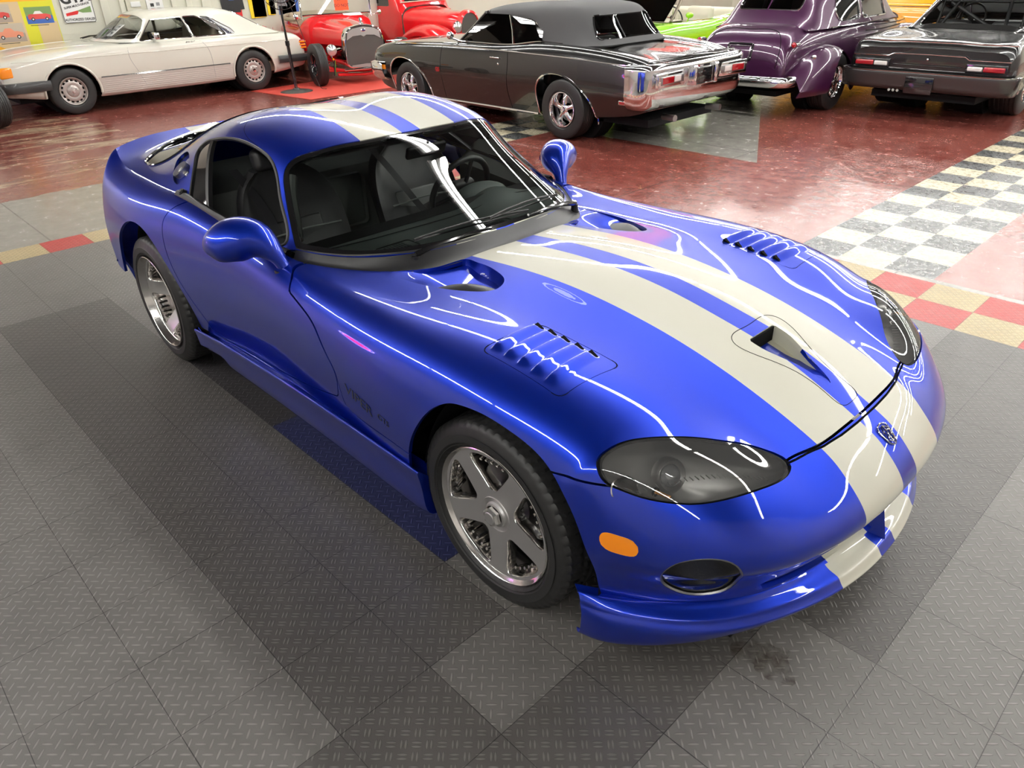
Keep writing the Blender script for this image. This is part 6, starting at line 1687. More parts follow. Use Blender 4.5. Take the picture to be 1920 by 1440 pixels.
for p in P:
    q=p/np.linalg.norm(p);G.append([(p[0]+q[0]*a,p[1]+q[1]*a,z) for a,z in((-.03,.37),(.0,.375),(.022,.40),(.026,.435),(.022,.47),(0,.492),(-.03,.50))])
MB().grid(G).build('rear_bumper',M['chrome'],C3,True,70)
mb=MB();mb.box((-.9,-.5,.24),(3.3,.5,.30));mb.build('floor_pan',M['under'],C3,False)
# ---------- 4. black square-tailed coupe on the right
C4=thing('car','black square-tailed coupe with slim red and white tail lamps, right of the purple sedan','car',(-2.02,9.12,0),PI/2)
rows=[st2(-1.06,.88,.80,.785,.60,.40),st2(-1.02,.92,.86,.85,.62,.38),st2(-.85,.94,.885,.885,.63,.34),st2(-.3,.95,.92,.915,.63,.28),st2(.4,.945,.93,.92,.63,.24),st2(1.4,.93,.93,.90,.62,.22),st2(2.2,.93,.95,.90,.62,.22),st2(2.9,.93,.94,.89,.61,.24),st2(3.5,.91,.88,.84,.6,.32),st2(3.62,.88,.80,.78,.58,.40)]
s,bv=body_shell(rows,110,121)
fp=np.array([(1.95,0),(1.93,.45),(1.80,.70),(.9,.77),(.2,.74),(.05,.60),(.0,0)]);fpp=np.concatenate([fp,(fp*[1,-1])[::-1]])
_,s=cutout(s,fpp,(0,1),0,lambda c:c[:,2]>.8)
for cx in(0,2.8):_,s=cutout(s,arch(cx,.33,.40),(0,2),0,lambda c:np.abs(c[:,1])>.5)
panel('body',s,M['blackP'],C4,.01);capends(surf(halfnet(rows),40,61)[[0,-1]],'end_panel',M['blackP'],C4)
g=[]
for x,zc,k in((.02,.935,1),(.20,1.06,1),(.48,1.25,1),(.62,1.31,1),(1.0,1.345,1),(1.35,1.33,1),(1.50,1.28,1),(1.75,1.10,1),(1.97,.94,1)):
    g.append([(x,0,zc),(x,.3,zc-.004),(x,.50,zc-.018),(x,.60,zc-.05 if zc>1 else zc-.01),(x,.64,zc-(zc-.93)*.30),(x,.70,zc-(zc-.93)*.65),(x,.77,.915)])
sg_,bg=body_shell(g,70,81)
rg=np.array([(.10,0),(.10,.60),(.20,.605),(.50,.53),(.53,0)]);rg=np.concatenate([rg,(rg*[1,-1])[::-1]])
i_,sg_=cutout(sg_,rg,(0,1),0);panel('rear_window',off(i_,.006),M['clear'],C4,0)
MB().tube([(x,y,zon(bg,x,y,.002)) for x,y in rpoly([tuple(p) for p in rg],.04,4)],.012,6,closed=True).build('rear_window_trim',M['chrome'],C4)
wg=np.array([(1.90,0),(1.88,.60),(1.75,.60),(1.53,.54),(1.50,0)]);wg=np.concatenate([wg,(wg*[1,-1])[::-1]])
i_,sg_=cutout(sg_,wg,(0,1),0);panel('windshield',off(i_,.006),M['clear'],C4,0)
for sd in(1,-1):
    i_,sg_=cutout(sg_,rpoly([(.40,.96),(.70,1.24),(1.40,1.24),(1.72,.96)],.03,3),(0,2),0,lambda c:c[:,1]*sd>.45);panel('side_window',off(i_,.006),M['clear'],C4,0)
panel('roof',sg_,M['blackP'],C4,.01)
def bx4(y,z,d=.004):
    h=bv.ray_cast(Vector((-3,y,z)),Vector((1,0,0)));return Vector((h[0].x-d,y,z)) if h[0] else Vector((-1.06,y,z))
for sd in(1,-1):
    cwheel(C4,0,sd*.70,.34,.34,.19,'torq',sd);cwheel(C4,2.8,sd*.74,.32,.2,.18,'torq',sd)
    MB().cyl((0,sd*.3,.34),(0,sd*.50,.34),.38,n=28).build('wheel_housing',M['under'],C4)
    yb=sorted((sd*.43,sd*.86));MB().rbox((-1.085,yb[0],.565),(-1.05,yb[1],.665),.01).build('lamp_surround',M['gloss'],C4)
    yb=sorted((sd*.62,sd*.84));MB().rbox((-1.10,yb[0],.585),(-1.07,yb[1],.64),.012).build('tail_lamp',M['redlens'],C4)
    yb=sorted((sd*.45,sd*.61));MB().rbox((-1.10,yb[0],.587),(-1.07,yb[1],.636),.012).build('reverse_lamp',M['whitelens'],C4)
    MB().tube([(x,sd*y,zon(bv,x,sd*y,.002)) for x,y in((-.98,.80),(-.4,.84),(.2,.84))],.006,6).build('fender_moulding',M['chrome'],C4)
    MB().tube([(-1.075,sd*.88,.70),(-1.082,sd*.45,.70),(-1.084,sd*.40,.73),(-1.084,0,.735)],.006,6).build('panel_trim',M['chrome'],C4)
MB().tube([(-1.06,y,.865) for y in np.linspace(-.9,.9,14)],.007,6).build('tail_edge_trim',M['chrome'],C4)
MB().tube([(-1.088,y,.615) for y in np.linspace(-.38,.38,10)],.005,6).build('lower_trim',M['chrome'],C4)
MB().sph((-1.08,0,.68),(.01,.016,.016),12).build('boot_lock',M['chrome'],C4)
P=curve([(-.9,-.985),(-1.08,-.985),(-1.16,-.90),(-1.185,0),(-1.16,.90),(-1.08,.985),(-.9,.985)],40);G=[]
for p in P:
    q=p/np.linalg.norm(p);G.append([(p[0]+q[0]*a,p[1]+q[1]*a,z) for a,z in((-.06,.545),(0,.545),(.008,.53),(.004,.50),(-.01,.40),(-.03,.34),(-.09,.33))])
MB().grid(G).build('rear_bumper',M['satinblk'],C4,True,70)
MB().tube([(p[0]*1.004,p[1]*1.004,.545) for p in P],.006,6).build('bumper_top_trim',M['chrome'],C4)
MB().rbox((-1.20,-.16,.31),(-1.18,.16,.50),.008).build('number_plate_panel',M['gloss'],C4)
for k in range(3):MB().cyl((-1.21,.22+k*.05,.335),(-1.20,.22+k*.05,.335),.016,n=12).build('plate_bolt',M['chrome'],C4)
mb=MB();mb.box((-1.0,-.6,.22),(3.3,.6,.30));mb.build('floor_pan',M['under'],C4,False)
mb=MB();mb.box((.0,-.72,.86),(.32,.72,.88));mb.build('parcel_shelf',M['black'],C4,False)
swheel(C4,1.30,.36,.98,M['black'],.18,-70)
for P in([(.35,-.52,.60),(.52,-.48,1.22),(.52,.48,1.22),(.35,.52,.60)],[(.52,-.48,1.22),(1.40,-.5,1.22),(1.55,-.62,.5)],[(.52,.48,1.22),(1.40,.5,1.22),(1.55,.62,.5)],[(.52,-.30,1.22),(.10,-.40,.86)],[(.52,.30,1.22),(.10,.40,.86)],[(.40,-.50,.75),(.52,.40,1.2)]):
    MB().tube(P,.022,8).build('roll_cage_tube',M['black'],C4)
for y in(-.34,.34):simple_seat(C4,.90,y,.48,M['leather'],.22,.50)
mb=MB();mb.grid([[(1.92,-.7,.93),(1.92,.7,.93)],[(1.52,-.7,.93),(1.52,.7,.93)],[(1.50,-.7,.6),(1.50,.7,.6)]]);mb.build('dashboard',M['black'],C4,True)
M['satinblk'] if 'satinblk' in M else None
# ---------- 5. red open hot rod
C5=thing('car','red open-wheel hot rod with tall chrome-edged radiator, facing forward on a red mat','car',(-10.75,5.84,0),-.2)
for sd in(1,-1):
    cwheel(C5,.12,sd*.80,.335,.17,.17,'steel',sd);cwheel(C5,-1.75,sd*.93,.39,.27,.19,'steel',sd)
    MB().cyl((.12,sd*.70,.335),(.12,sd*.76,.335),.10,n=20).build('brake_drum',M['redP'],C5)
    MB().tube([(.12,sd*.74,.33),(.16,sd*.55,.25),(.18,sd*.30,.20)],.028,8).build('axle_arm',M['redP'],C5)
    MB().tube([(.34,sd*.60,.16),(.30,sd*.56,.40)],.018,8).build('shock_absorber',M['chrome'],C5)
    MB().tube([(.12,sd*.70,.30),(-.4,sd*.40,.28),(-1.0,sd*.34,.34)],.016,8).build('radius_rod',M['redP'],C5)
    ho_=MB();ho_.rev([(.0005,.075),(.06,.06),(.085,.02),(.095,-.03),(.09,-.05)],28,axis='x',M=T(.30,sd*.60,.565)@RZ(PI)).build('headlamp_bowl',M['chrome'],C5)
    MB().rev([(.088,-.045),(.06,-.065),(.0005,-.075)],24,axis='x',M=T(.30,sd*.60,.565)@RZ(PI)).build('headlamp_glass',M['projlens'],C5)
    MB().tube([(.28,sd*.60,.47),(.26,sd*.57,.36),(.10,sd*.42,.30)],.014,6).build('headlamp_bracket',M['chrome'],C5)
    MB().sph((.30,sd*.58,.42),.020,10).build('indicator_lamp',M['amber'],C5)
    MB().tube([(-.80,sd*.66,.98),(-.82,sd*.66,1.20),(-.86,sd*.655,1.42)],.014,8).build('windshield_post',M['chrome'],C5)
    MB().tube([(-.80,sd*.66,1.0),(-.74,sd*.76,1.03)],.007,6).sph((-.73,sd*.79,1.04),(.018,.045,.045),14).build('side_mirror',M['chrome'],C5)
mb=MB();mb.tube([(.14,-.72,.24),(.20,0,.19),(.14,.72,.24)],.026,8);mb.build('front_axle',M['redP'],C5)
MB().tube([(.34,-.42,.235),(.36,0,.235),(.34,.42,.235)],.018,8).build('spreader_bar',M['chrome'],C5)
MB().tube([(.22,-.5,.16),(.24,0,.13),(.22,.5,.16)],.024,8).build('transverse_spring',M['redP'],C5)
# radiator shell
gp_=[(-.345,.30),(-.365,.55),(-.352,.74),(-.30,.85),(-.20,.905),(0,.93),(.20,.905),(.30,.85),(.352,.74),(.365,.55),(.345,.30),(.25,.255),(0,.245),(-.25,.255)]
o_=curve(gp_,70,True);c_=np.array([0,.58]);G=[]
for p in o_:
    q=(p-c_);G.append([(.20,*(c_+q*1.0)),(.335,*(c_+q*1.0)),(.352,*(c_+q*.985)),(.356,*(c_+q*.95)),(.345,*(c_+q*.925)),(.33,*(c_+q*.92))])
rad_=MB().grid(G,cu=True).build('radiator_shell',M['chrome'],C5,True,50)
MB().add([(.335,*(c_+(p-c_)*.925)) for p in o_],[tuple(range(70))]).build('radiator_core',M['mesh'],rad_,False)
up_=[(-.31,.70),(-.29,.82),(-.19,.87),(0,.895),(.19,.87),(.29,.82),(.31,.70),(.20,.755),(.05,.765),(0,.74),(-.05,.765),(-.20,.755)]
MB().prism([(y,z) for y,z in up_],.338,.345,axis=0).build('shell_inset',M['satin'],rad_,True)
MB().sph((.35,0,.84),(.008,.045,.024),16).build('oval_badge',M['chrome'],rad_);MB().sph((.357,0,.84),(.004,.034,.016),14).build('badge_field',M['navy'],rad_)
MB().rev([(.05,0),(.048,.02),(.02,.035),(.02,.05),(.035,.07),(.02,.10),(.0005,.11)],20,axis='z',M=T(.27,0,.925)).build('radiator_cap',M['chrome'],rad_)
MB().prism([(y,z) for y,z in((-.27,.30),(-.27,.275),(0,.262),(.27,.275),(.27,.30),(0,.315))],.345,.352,axis=0).build('shell_apron',M['satin'],rad_,True)
# hood, cowl, body tub
rows=[]
for x,w,zt,zb in((.22,.33,.92,.30),(-.2,.40,.95,.30),(-.60,.50,.985,.30),(-.72,.56,1.0,.30)):
    rows.append([(x,0,zt),(x,w*.4,zt-.01),(x,w*.75,zt-.06),(x,w*.95,zt-.15),(x,w,zt-.27),(x,w,.60)])
sh_,_b=body_shell(rows,30,61);panel('hood',sh_,M['redP'],C5,.01)
rows=[]
for x,w,zt in((-.70,.60,1.02),(-.85,.66,1.04),(-1.0,.69,.97),(-1.4,.71,.93),(-1.9,.71,.94),(-2.15,.66,.92),(-2.28,.55,.80)):
    rows.append([(x,0,zt),(x,w*.5,zt-.008),(x,w*.84,zt-.04),(x,w*.97,zt-.12),(x,w*1.0,zt-.32),(x,w*.97,.42),(x,w*.90,.32)])
sb,bv5=body_shell(rows,60,81)
op_=np.array([(-.98,0),(-.99,.50),(-1.2,.60),(-1.85,.60),(-2.0,.45),(-2.02,0)]);op_=np.concatenate([op_,(op_*[1,-1])[::-1]])
_,sb=cutout(sb,op_,(0,1),0,lambda c:c[:,2]>.6);panel('body',sb,M['redP'],C5,.02)
capends(surf(halfnet(rows),20,61)[[0,-1]],'body_end',M['redP'],C5)
mb=MB();mb.tube([(.30,-.33,.33),(-2.1,-.36,.36)],.04,8);mb.build('frame_rail',M['redP'],C5);mb=MB();mb.tube([(.30,.33,.33),(-2.1,.36,.36)],.04,8);mb.build('frame_rail',M['redP'],C5)
MB().rbox((-.55,-.26,.32),(.05,.26,.74),.05).build('engine',M['gloss'],C5)
for sd in(1,-1):MB().tube([(.0,sd*.28,.55),(-.2,sd*.40,.50),(-.5,sd*.42,.40)],.03,8).build('exhaust_header',M['chrome'],C5)
quadp([(-.83,-.65,1.05),(-.83,.65,1.05),(-.87,.65,1.45),(-.87,-.65,1.45)],'windshield',M['clear'],C5,.004)
MB().tube([(-.825,-.66,1.045),(-.80,0,1.05),(-.825,.66,1.045)],.013,8).build('windshield_rail',M['chrome'],C5)
for (a,b_) in(((-.55,.60),(-.06,1.0)),):pass
MB().rbox((-1.95,-.56,.55),(-1.80,.56,1.06),.06).build('seat_back',M['tan'],C5)
MB().rbox((-1.8,-.55,.50),(-1.3,.55,.62),.05).build('seat_cushion',M['tan'],C5)
MB().tube(curve([(-1.0,-.66,.99),(-1.5,-.70,.97),(-1.98,-.60,1.0),(-2.1,0,1.03),(-1.98,.60,1.0),(-1.5,.70,.97),(-1.0,.66,.99)],30),.035,8).build('cockpit_padding',M['tan'],C5)
quadp([(-.70,.10,1.015),(-.70,.45,1.015),(-.80,.45,1.055),(-.80,.10,1.055)],'cowl_sheet',M['paper'],C5,.002)
W5=T(-10.75,5.84,0)@RZ(-.2)
hangcard('sign_card','orange warning card stuck to the windshield of the red hot rod',[W5@Vector(p) for p in((-.81,-.02,1.10),(-.81,.24,1.10),(-.83,.24,1.36),(-.83,-.02,1.36))],M['orange'],('PLEASE','DO NOT'),.07)
# ---------- 6. second red vintage coupe
C6=thing('car','red vintage coupe with rounded red grille surround, partly hidden behind the black convertible','car',(-11.35,8.65,0),0)
rows=[]
for x,w,zt in((.35,.20,.86),(.20,.28,.93),(-.2,.38,.97),(-.7,.52,1.02),(-.95,.62,1.04)):
    rows.append([(x,0,zt),(x,w*.5,zt-.02),(x,w*.85,zt-.08),(x,w,zt-.2),(x,w*.98,.62),(x,w*.9,.36)])
sb,_b=body_shell(rows,40,61);panel('hood',sb,M['redP'],C6,.01);capends(surf(halfnet(rows),20,61)[[0]],'nose_panel',M['redP'],C6)
go=curve([(-.20,.34),(-.235,.60),(-.20,.82),(-.10,.92),(0,.94),(.10,.92),(.20,.82),(.235,.60),(.20,.34),(0,.28)],50,True);c_=np.array([0,.60])
G=[[(.33,*(c_+(p-c_)*1.16)),(.42,*(c_+(p-c_)*1.12)),(.44,*(c_+(p-c_)*1.0)),(.42,*(c_+(p-c_)*.97))] for p in go]
gr=MB().grid(G,cu=True).build('grille_surround',M['redP'],C6,True,50)
MB().add([(.42,*(c_+(p-c_)*.98)) for p in go],[tuple(range(50))]).build('grille_core',M['mesh'],gr,False)
rows=[]
for x,w,zt in((-.95,.66,1.06),(-1.2,.70,1.42),(-1.3,.70,1.52),(-1.6,.70,1.56),(-2.0,.66,1.50),(-1.7-.6,.60,1.2),(-2.45,.5,.9)):
    rows.append([(x,0,zt),(x,w*.5,zt-.015),(x,w*.82,zt-.06),(x,w*.96,zt-.16),(x,w*1.0,max(.95,zt-.4)),(x,w,.8),(x,w*.97,.45),(x,w*.9,.34)])
sb,_b=body_shell(rows,60,81)
wv=rpoly([(-.50,1.12),(.50,1.12),(.46,1.40),(-.46,1.40)],.05,4);i_,sb=cutout(sb,wv,(1,2),0,lambda c:c[:,0]>-1.32);panel('windshield',off(i_,.01),M['greyglass'],C6,0)
for sd in(1,-1):
    i_,sb=cutout(sb,rpoly([(-1.28,1.05),(-1.34,1.36),(-1.85,1.36),(-1.9,1.05)],.05,4),(0,2),0,lambda c:c[:,1]*sd>.45);panel('side_window',off(i_,.01),M['tintblk'],C6,0)
    cwheel(C6,.05,sd*.72,.34,.17,.17,'steel',sd);cwheel(C6,-2.0,sd*.72,.36,.2,.18,'steel',sd)
    rr=[]
    for t in np.linspace(0,1,9):
        x=.52-1.25*t;h=.34+.42*math.sin(PI*min(1,.10+t*.75))**.7
        rr.append([(x,.40,h-.02),(x,.62,h),(x,.80,h-.03),(x,.90,h-.12),(x,.90,h-.2)])
    G=surf(np.array(rr)*[1,sd,1],36,24);fo=gridshell(G)
    if fo.N[:,2].mean()<0:fo.N*=-1;fo.F=[f[::-1] for f in fo.F]
    panel('front_fender',fo,M['redP'],C6,.02)
    MB().rev([(.0005,.09),(.07,.07),(.10,.02),(.11,-.03),(.10,-.05)],28,axis='x',M=T(.42,sd*.34,.70)@RZ(PI)).build('headlamp_bowl',M['chrome'],C6)
    MB().rev([(.098,-.045),(.06,-.07),(.0005,-.08)],24,axis='x',M=T(.42,sd*.34,.70)@RZ(PI)).build('headlamp_glass',M['projlens'],C6)
    MB().tube([(.42,sd*.34,.60),(.38,sd*.40,.48)],.02,8).build('headlamp_post',M['chrome'],C6)
panel('body',sb,M['redP'],C6,.012)
MB().tube([(-1.0,-.62,1.12),(-.97,0,1.13),(-1.0,.62,1.12)],.012,6).build('cowl_moulding',M['ivory'],C6)
# ---------- 7. lime convertible
C7=thing('car','lime green convertible with ivory seats and green door mirror, behind the black convertible','car',(-7.20,11.1,0),-PI/2)
rows=[st2(-1.1,.86,.78,.77,.60,.36),st2(-.8,.90,.86,.88,.62,.30),st2(0,.92,.89,.92,.64,.22),st2(.6,.92,.87,.89,.64,.2),st2(1.3,.91,.86,.85,.63,.2),st2(2.0,.91,.87,.855,.62,.2),st2(2.8,.91,.84,.82,.60,.24),st2(3.4,.89,.78,.76,.58,.3),st2(3.6,.85,.70,.69,.55,.36)]
s,bv=body_shell(rows,90,101)
op_=np.array([(2.0,0),(1.95,.55),(1.8,.72),(1.0,.78),(-.1,.76),(-.4,.66),(-.45,0)]);op_=np.concatenate([op_,(op_*[1,-1])[::-1]])
_,s=cutout(s,op_,(0,1),0,lambda c:c[:,2]>.75)
for cx in(0,2.85):_,s=cutout(s,arch(cx,.33,.38),(0,2),0,lambda c:np.abs(c[:,1])>.5)
panel('body',s,M['greenP'],C7,.012);capends(surf(halfnet(rows),30,61)[[0,-1]],'end_panel',M['greenP'],C7)
for sd in(1,-1):
    cwheel(C7,0,sd*.76,.33,.22,.19,'torq',sd);cwheel(C7,2.85,sd*.76,.33,.22,.19,'torq',sd)
    MB().tube([(1.92,sd*.70,.87),(1.62,sd*.64,1.12),(1.45,sd*.61,1.30)],.024,8).build('windshield_pillar',M['tanmetal'],C7)
    MB().tube([(1.70,sd*.87,.86),(1.70,sd*.90,.93)],.010,6).build('mirror_stalk',M['greenP'],C7)
    MB().sph((1.70,sd*.91,.965),(.045,.07,.045),16).build('door_mirror',M['greenP'],C7)
    side_tube(bv,[(x,.845+.02*math.sin(x)) for x in np.linspace(3.2,-.9,24)],sd,.006,'body_line',M['chrome'],C7)
quadp([(2.02,-.64,.88),(2.02,.64,.88),(1.48,.58,1.31),(1.48,-.58,1.31)],'windshield',M['clear'],C7,.004)
MB().tube([(1.45,-.61,1.30),(1.50,0,1.325),(1.45,.61,1.30)],.02,8).build('windshield_header',M['chrome'],C7)
for y in(-.36,.36):simple_seat(C7,.85,y,.50,M['ivory'],.25,.52)
MB().rbox((-.30,-.62,.45),(-.08,.62,.98),.07).build('rear_bench',M['ivory'],C7)
MB().rbox((-.62,-.70,.80),(-.36,.70,.93),.06).build('folded_top',M['ivory'],C7)
mb=MB();mb.box((-.4,-.74,.3),(1.9,.74,.36));mb.build('cabin_floor',M['tan'],C7,False)
swheel(C7,1.38,.36,.90,M['black'],.19)
mb=MB();mb.grid([[(2.0,-.7,.87),(2.0,.7,.87)],[(1.58,-.7,.88),(1.58,.7,.88)],[(1.56,-.7,.6),(1.56,.7,.6)]]);mb.build('dashboard',M['ivory'],C7,True)
MB().rbox((1.49,-.11,1.20),(1.51,.11,1.26),.01).build('interior_mirror',M['black'],C7)
hangcard('mirror_tag','narrow orange tag hanging from the mirror of the lime convertible',[(-7.28,9.66,.98),(-7.20,9.66,.98),(-7.18,9.66,1.22),(-7.27,9.66,1.22)],M['orange'],('SOLD',),.02)
hangcard('info_sheet','white information sheet with a small car picture behind the lime convertible windshield',[(-7.55,9.38,.89),(-7.22,9.38,.89),(-7.15,9.60,1.12),(-7.45,9.60,1.12)],M['paper'],('FOR','SALE'),.04)
# ---------- 8. further cars : dark striped coupe, teal-windowed saloon, orange car
def simple_car(label,loc,rz,mat,glass,L=4.7,W=1.84,Hh=1.36,belt=.88,stripe=None):
    c=thing('car',label,'car',loc,rz);w=W/2
    rows=[st2(-1.05,w*.9,belt-.16,belt-.18,.58,.38),st2(-.9,w*.96,belt-.04,belt-.05,.6,.32),st2(-.2,w,belt+.02,belt,.6,.24),st2(1.2,w,belt,belt-.01,.6,.2),st2(2.2,w,belt,belt-.03,.6,.2),st2(L-1.5,w*.97,belt-.08,belt-.1,.58,.3),st2(L-1.1,w*.9,belt-.2,belt-.22,.55,.36)]
    s,bv=body_shell(rows,70,81)
    for cx in(0,2.75):_,s=cutout(s,arch(cx,.33,.38),(0,2),0,lambda q:np.abs(q[:,1])>.5)
    panel('body',s,mat,c,.01);capends(surf(halfnet(rows),20,61)[[0,-1]],'end_panel',mat,c)
    g=[]
    for x,zc in((-.55,belt+.02),(-.1,Hh-.12),(.25,Hh-.01),(.8,Hh),(1.3,Hh-.04),(1.55,Hh-.14),(2.05,belt+.01)):
        g.append([(x,0,zc),(x,.3,zc-.004),(x,.50,zc-.02),(x,.60,zc-(.05 if zc>belt+.1 else .01)),(x,.66,zc-(zc-belt)*.4),(x,w*.86,belt-.01)])
    sg_,bg=body_shell(g,50,61)
    for P,lab in(([(-.45,0),(-.42,.56),(-.13,.52),(-.10,0)],'rear_window'),([(1.98,0),(1.96,.58),(1.58,.54),(1.60,0)],'windshield')):
        P=np.array(P);P=np.concatenate([P,(P*[1,-1])[::-1]]);i_,sg_=cutout(sg_,P,(0,1),0);panel(lab,off(i_,.006),glass,c,0)
    for sd in(1,-1):
        i_,sg_=cutout(sg_,rpoly([(-.1,belt+.04),(.25,Hh-.12),(1.35,Hh-.12),(1.72,belt+.04)],.04,3),(0,2),0,lambda q:q[:,1]*sd>.45);panel('side_window',off(i_,.006),glass,c,0)
        cwheel(c,0,sd*(w-.14),.33,.22,.19,'steel',sd);cwheel(c,2.75,sd*(w-.14),.33,.22,.19,'steel',sd)
        MB().tube([son(bv,x,belt-.06,sd,.003) for x in np.linspace(L-1.6,-.8,16)],.008,6).build('side_moulding',M['chrome'],c)
        MB().rbox((-1.09,min(sd*.5,sd*.8),belt-.32),(-1.03,max(sd*.5,sd*.8),belt-.24),.01).build('tail_lamp',M['redlens'],c)
    panel('roof',sg_,mat,c,.01)
    if stripe:
        for y in(-.16,.16):
            P=[(x,y,zon(bv,x,y,.003)) for x in np.linspace(2.1,L-1.2,14)]
            MB().grid([[(x,y_-.09,z),(x,y_+.09,z)] for x,y_,z in P]).build('bonnet_stripe',stripe,c)
    return c
simple_car('dark coupe with white bonnet stripes in the far background behind the lime convertible',(-11.3,14.6,0),-PI/2+.5,M['blackP'],M['tintblk'],stripe=M['white'])
simple_car('orange coupe in the background between the purple sedan and black square-tailed coupe',(-5.6,14.1,0),0,M['orangeP'],M['tintblk'],Hh=1.40,belt=1.0)
simple_car('olive green saloon seen through the windows of the black square-tailed coupe',(-4.2,17.6,0),0,M['oliveP'],M['tint'],belt=1.0,Hh=1.5)
# ------------------------------------------------------------------ walls, fan, small things
m_=quadp([(-11.25,3.95,.002),(-9.60,4.12,.002),(-9.60,6.95,.002),(-11.6,7.2,.002)],'floor_mat',M['redmat'],None,.004);tag(m_,'bright red mat lying under the red hot rod and the pedestal fan','mat')
F0=thing('pedestal_fan','tall black pedestal fan with round base, standing between the white coupe and the hot rod','fan',(-10.55,4.42,0))
MB().rev([(.0005,.055),(.05,.055),(.055,.04),(.12,.03),(.24,.012),(.265,.004),(.265,0),(.0005,0)],48,axis='z').build('base',M['fanbase'],F0)
MB().cyl((0,0,.05),(0,-.03,.75),.026).cyl((0,-.03,.72),(0,-.055,1.30),.019).build('pole',M['gloss'],F0)
MB().cyl((0,-.028,.70),(0,-.031,.77),.034).build('height_collar',M['black'],F0)
Mf=T(.08,-.06,1.52)@RZ(rad(-38))
def ring(r,x,n=40):return [(x,r*math.cos(t),r*math.sin(t)) for t in np.linspace(0,2*PI,n,endpoint=False)]
for x,r in((-.09,.20),(.09,.20),(0,.30)):MB().tube([Mf@Vector(p) for p in ring(r,x)],.006,6,closed=True).build('guard_ring',M['gloss'],F0)
mb=[]
for k in range(24):
    t=2*PI*k/24;MB().tube([Mf@Vector((.10,.04*math.cos(t),.04*math.sin(t))),Mf@Vector((.09,.20*math.cos(t),.20*math.sin(t))),Mf@Vector((0,.30*math.cos(t),.30*math.sin(t))),Mf@Vector((-.09,.20*math.cos(t),.20*math.sin(t)))],.0022,4).build('guard_wire',M['gloss'],F0)
MB().cyl(Mf@Vector((-.20,0,0)),Mf@Vector((-.04,0,0)),.075,n=24).build('motor',M['gloss'],F0)
for k in range(4):
    t=PI/2*k;MB().add([Mf@Vector((.02,.04*math.cos(t),.04*math.sin(t))),Mf@Vector((.04,.25*math.cos(t-.3),.25*math.sin(t-.3))),Mf@Vector((-.01,.26*math.cos(t+.3),.26*math.sin(t+.3))),Mf@Vector((-.01,.05*math.cos(t+.8),.05*math.sin(t+.8)))],[(0,1,2,3)]).build('blade',M['steelgrey'],F0)
c=MB().tube(curve([(.12,.03,1.35),(.10,.16,1.0),(.07,.28,.6),(.05,.36,.2),(.10,.42,.012),(.20,.45,.008)],30),.005,6).build('power_cord',M['black'],F0)
# signs on the back wall (x = wall plane)
XW=RX0+.012
def flat(name,label,cat,y0,y1,z0,z1,mat,th=.008,tilt=0):
    cy,cz=(y0+y1)/2,(z0+z1)/2;P=[(y0,z0),(y1,z0),(y1,z1),(y0,z1)];P=[(cy+(y-cy)*math.cos(tilt)-(z-cz)*math.sin(tilt),cz+(y-cy)*math.sin(tilt)+(z-cz)*math.cos(tilt)) for y,z in P]
    q=quadp([(XW+th,y,z) for y,z in P],name,mat,None,th);tag(q,label,cat);return q
def dec(par,name,P,mat,x=.0015,th=.001):
    return quadp([(XW+.008+x,y,z) for y,z in P],name,mat,par,th)
def rect(y0,y1,z0,z1):return [(y0,z0),(y1,z0),(y1,z1),(y0,z1)]
def toycar(par,y,z,s,body,roof,ground,sky):
    """little printed car picture"""
    dec(par,'picture_sky',rect(y-.21*s,y+.21*s,z-.01*s,z+.13*s),sky);dec(par,'picture_ground',rect(y-.21*s,y+.21*s,z-.13*s,z-.01*s),ground)
    dec(par,'picture_car',[(y-.18*s,z-.06*s),(y+.18*s,z-.06*s),(y+.18*s,z-.0*s),(y+.11*s,z+.02*s),(y-.16*s,z+.02*s),(y-.18*s,z-.01*s)],body,.003)
    dec(par,'picture_roof',[(y-.09*s,z+.02*s),(y+.07*s,z+.02*s),(y+.03*s,z+.065*s),(y-.05*s,z+.065*s)],roof,.003)
    for q in(-.11,.11):dec(par,'picture_wheel',[(y+q*s+.028*s*math.cos(t),z-.06*s+.028*s*math.sin(t)) for t in np.linspace(0,2*PI,12,endpoint=False)],M['ink'],.004)
    for q in(-.11,.11):dec(par,'picture_hubcap',[(y+q*s+.014*s*math.cos(t),z-.06*s+.014*s*math.sin(t)) for t in np.linspace(0,2*PI,10,endpoint=False)],M['white'],.0052)
pt=flat('poster','large yellow and beige poster of vintage cars on the back wall above the white coupe','poster',.62,1.80,.76,1.62,M['posterY'])
dec(pt,'poster_band',rect(.64,1.32,.78,1.44),M['posterB'],.0006);dec(pt,'poster_band',rect(1.50,1.79,.78,1.15),M['posterB'],.0006);dec(pt,'poster_band',rect(.62,1.80,1.44,1.62),M['posterO'],.0006)
dec(pt,'poster_corner',[(.64,.78),(1.0,.78),(.9,.84),(.64,.88)],M['posterO'],.0012)
toycar(pt,.98,1.29,.95,M['posterR'],M['white'],M['posterG'],M['posterS']);toycar(pt,1.08,1.02,1.0,M['posterP'],M['posterP'],M['posterG'],M['posterS']);toycar(pt,1.56,1.24,.90,M['posterR'],M['white'],M['posterBl'],M['posterGr'])
for y,z in((1.0,1.155),(1.08,.875),(1.56,1.10)):dec(pt,'poster_caption',rect(y-.16,y+.10,z-.004,z+.004),M['ink'],.002)
g_=flat('tin_sign','white metal motor oil sign reading GTX AUTHORIZED DEALER on the back wall','sign',1.90,2.38,1.10,1.66,M['paper'])
MB().tube([(XW+.010,y,z) for y,z in rpoly(rect(1.905,2.375,1.105,1.655),.03,4)],.004,5,closed=True).build('sign_rim',M['ink'],g_)
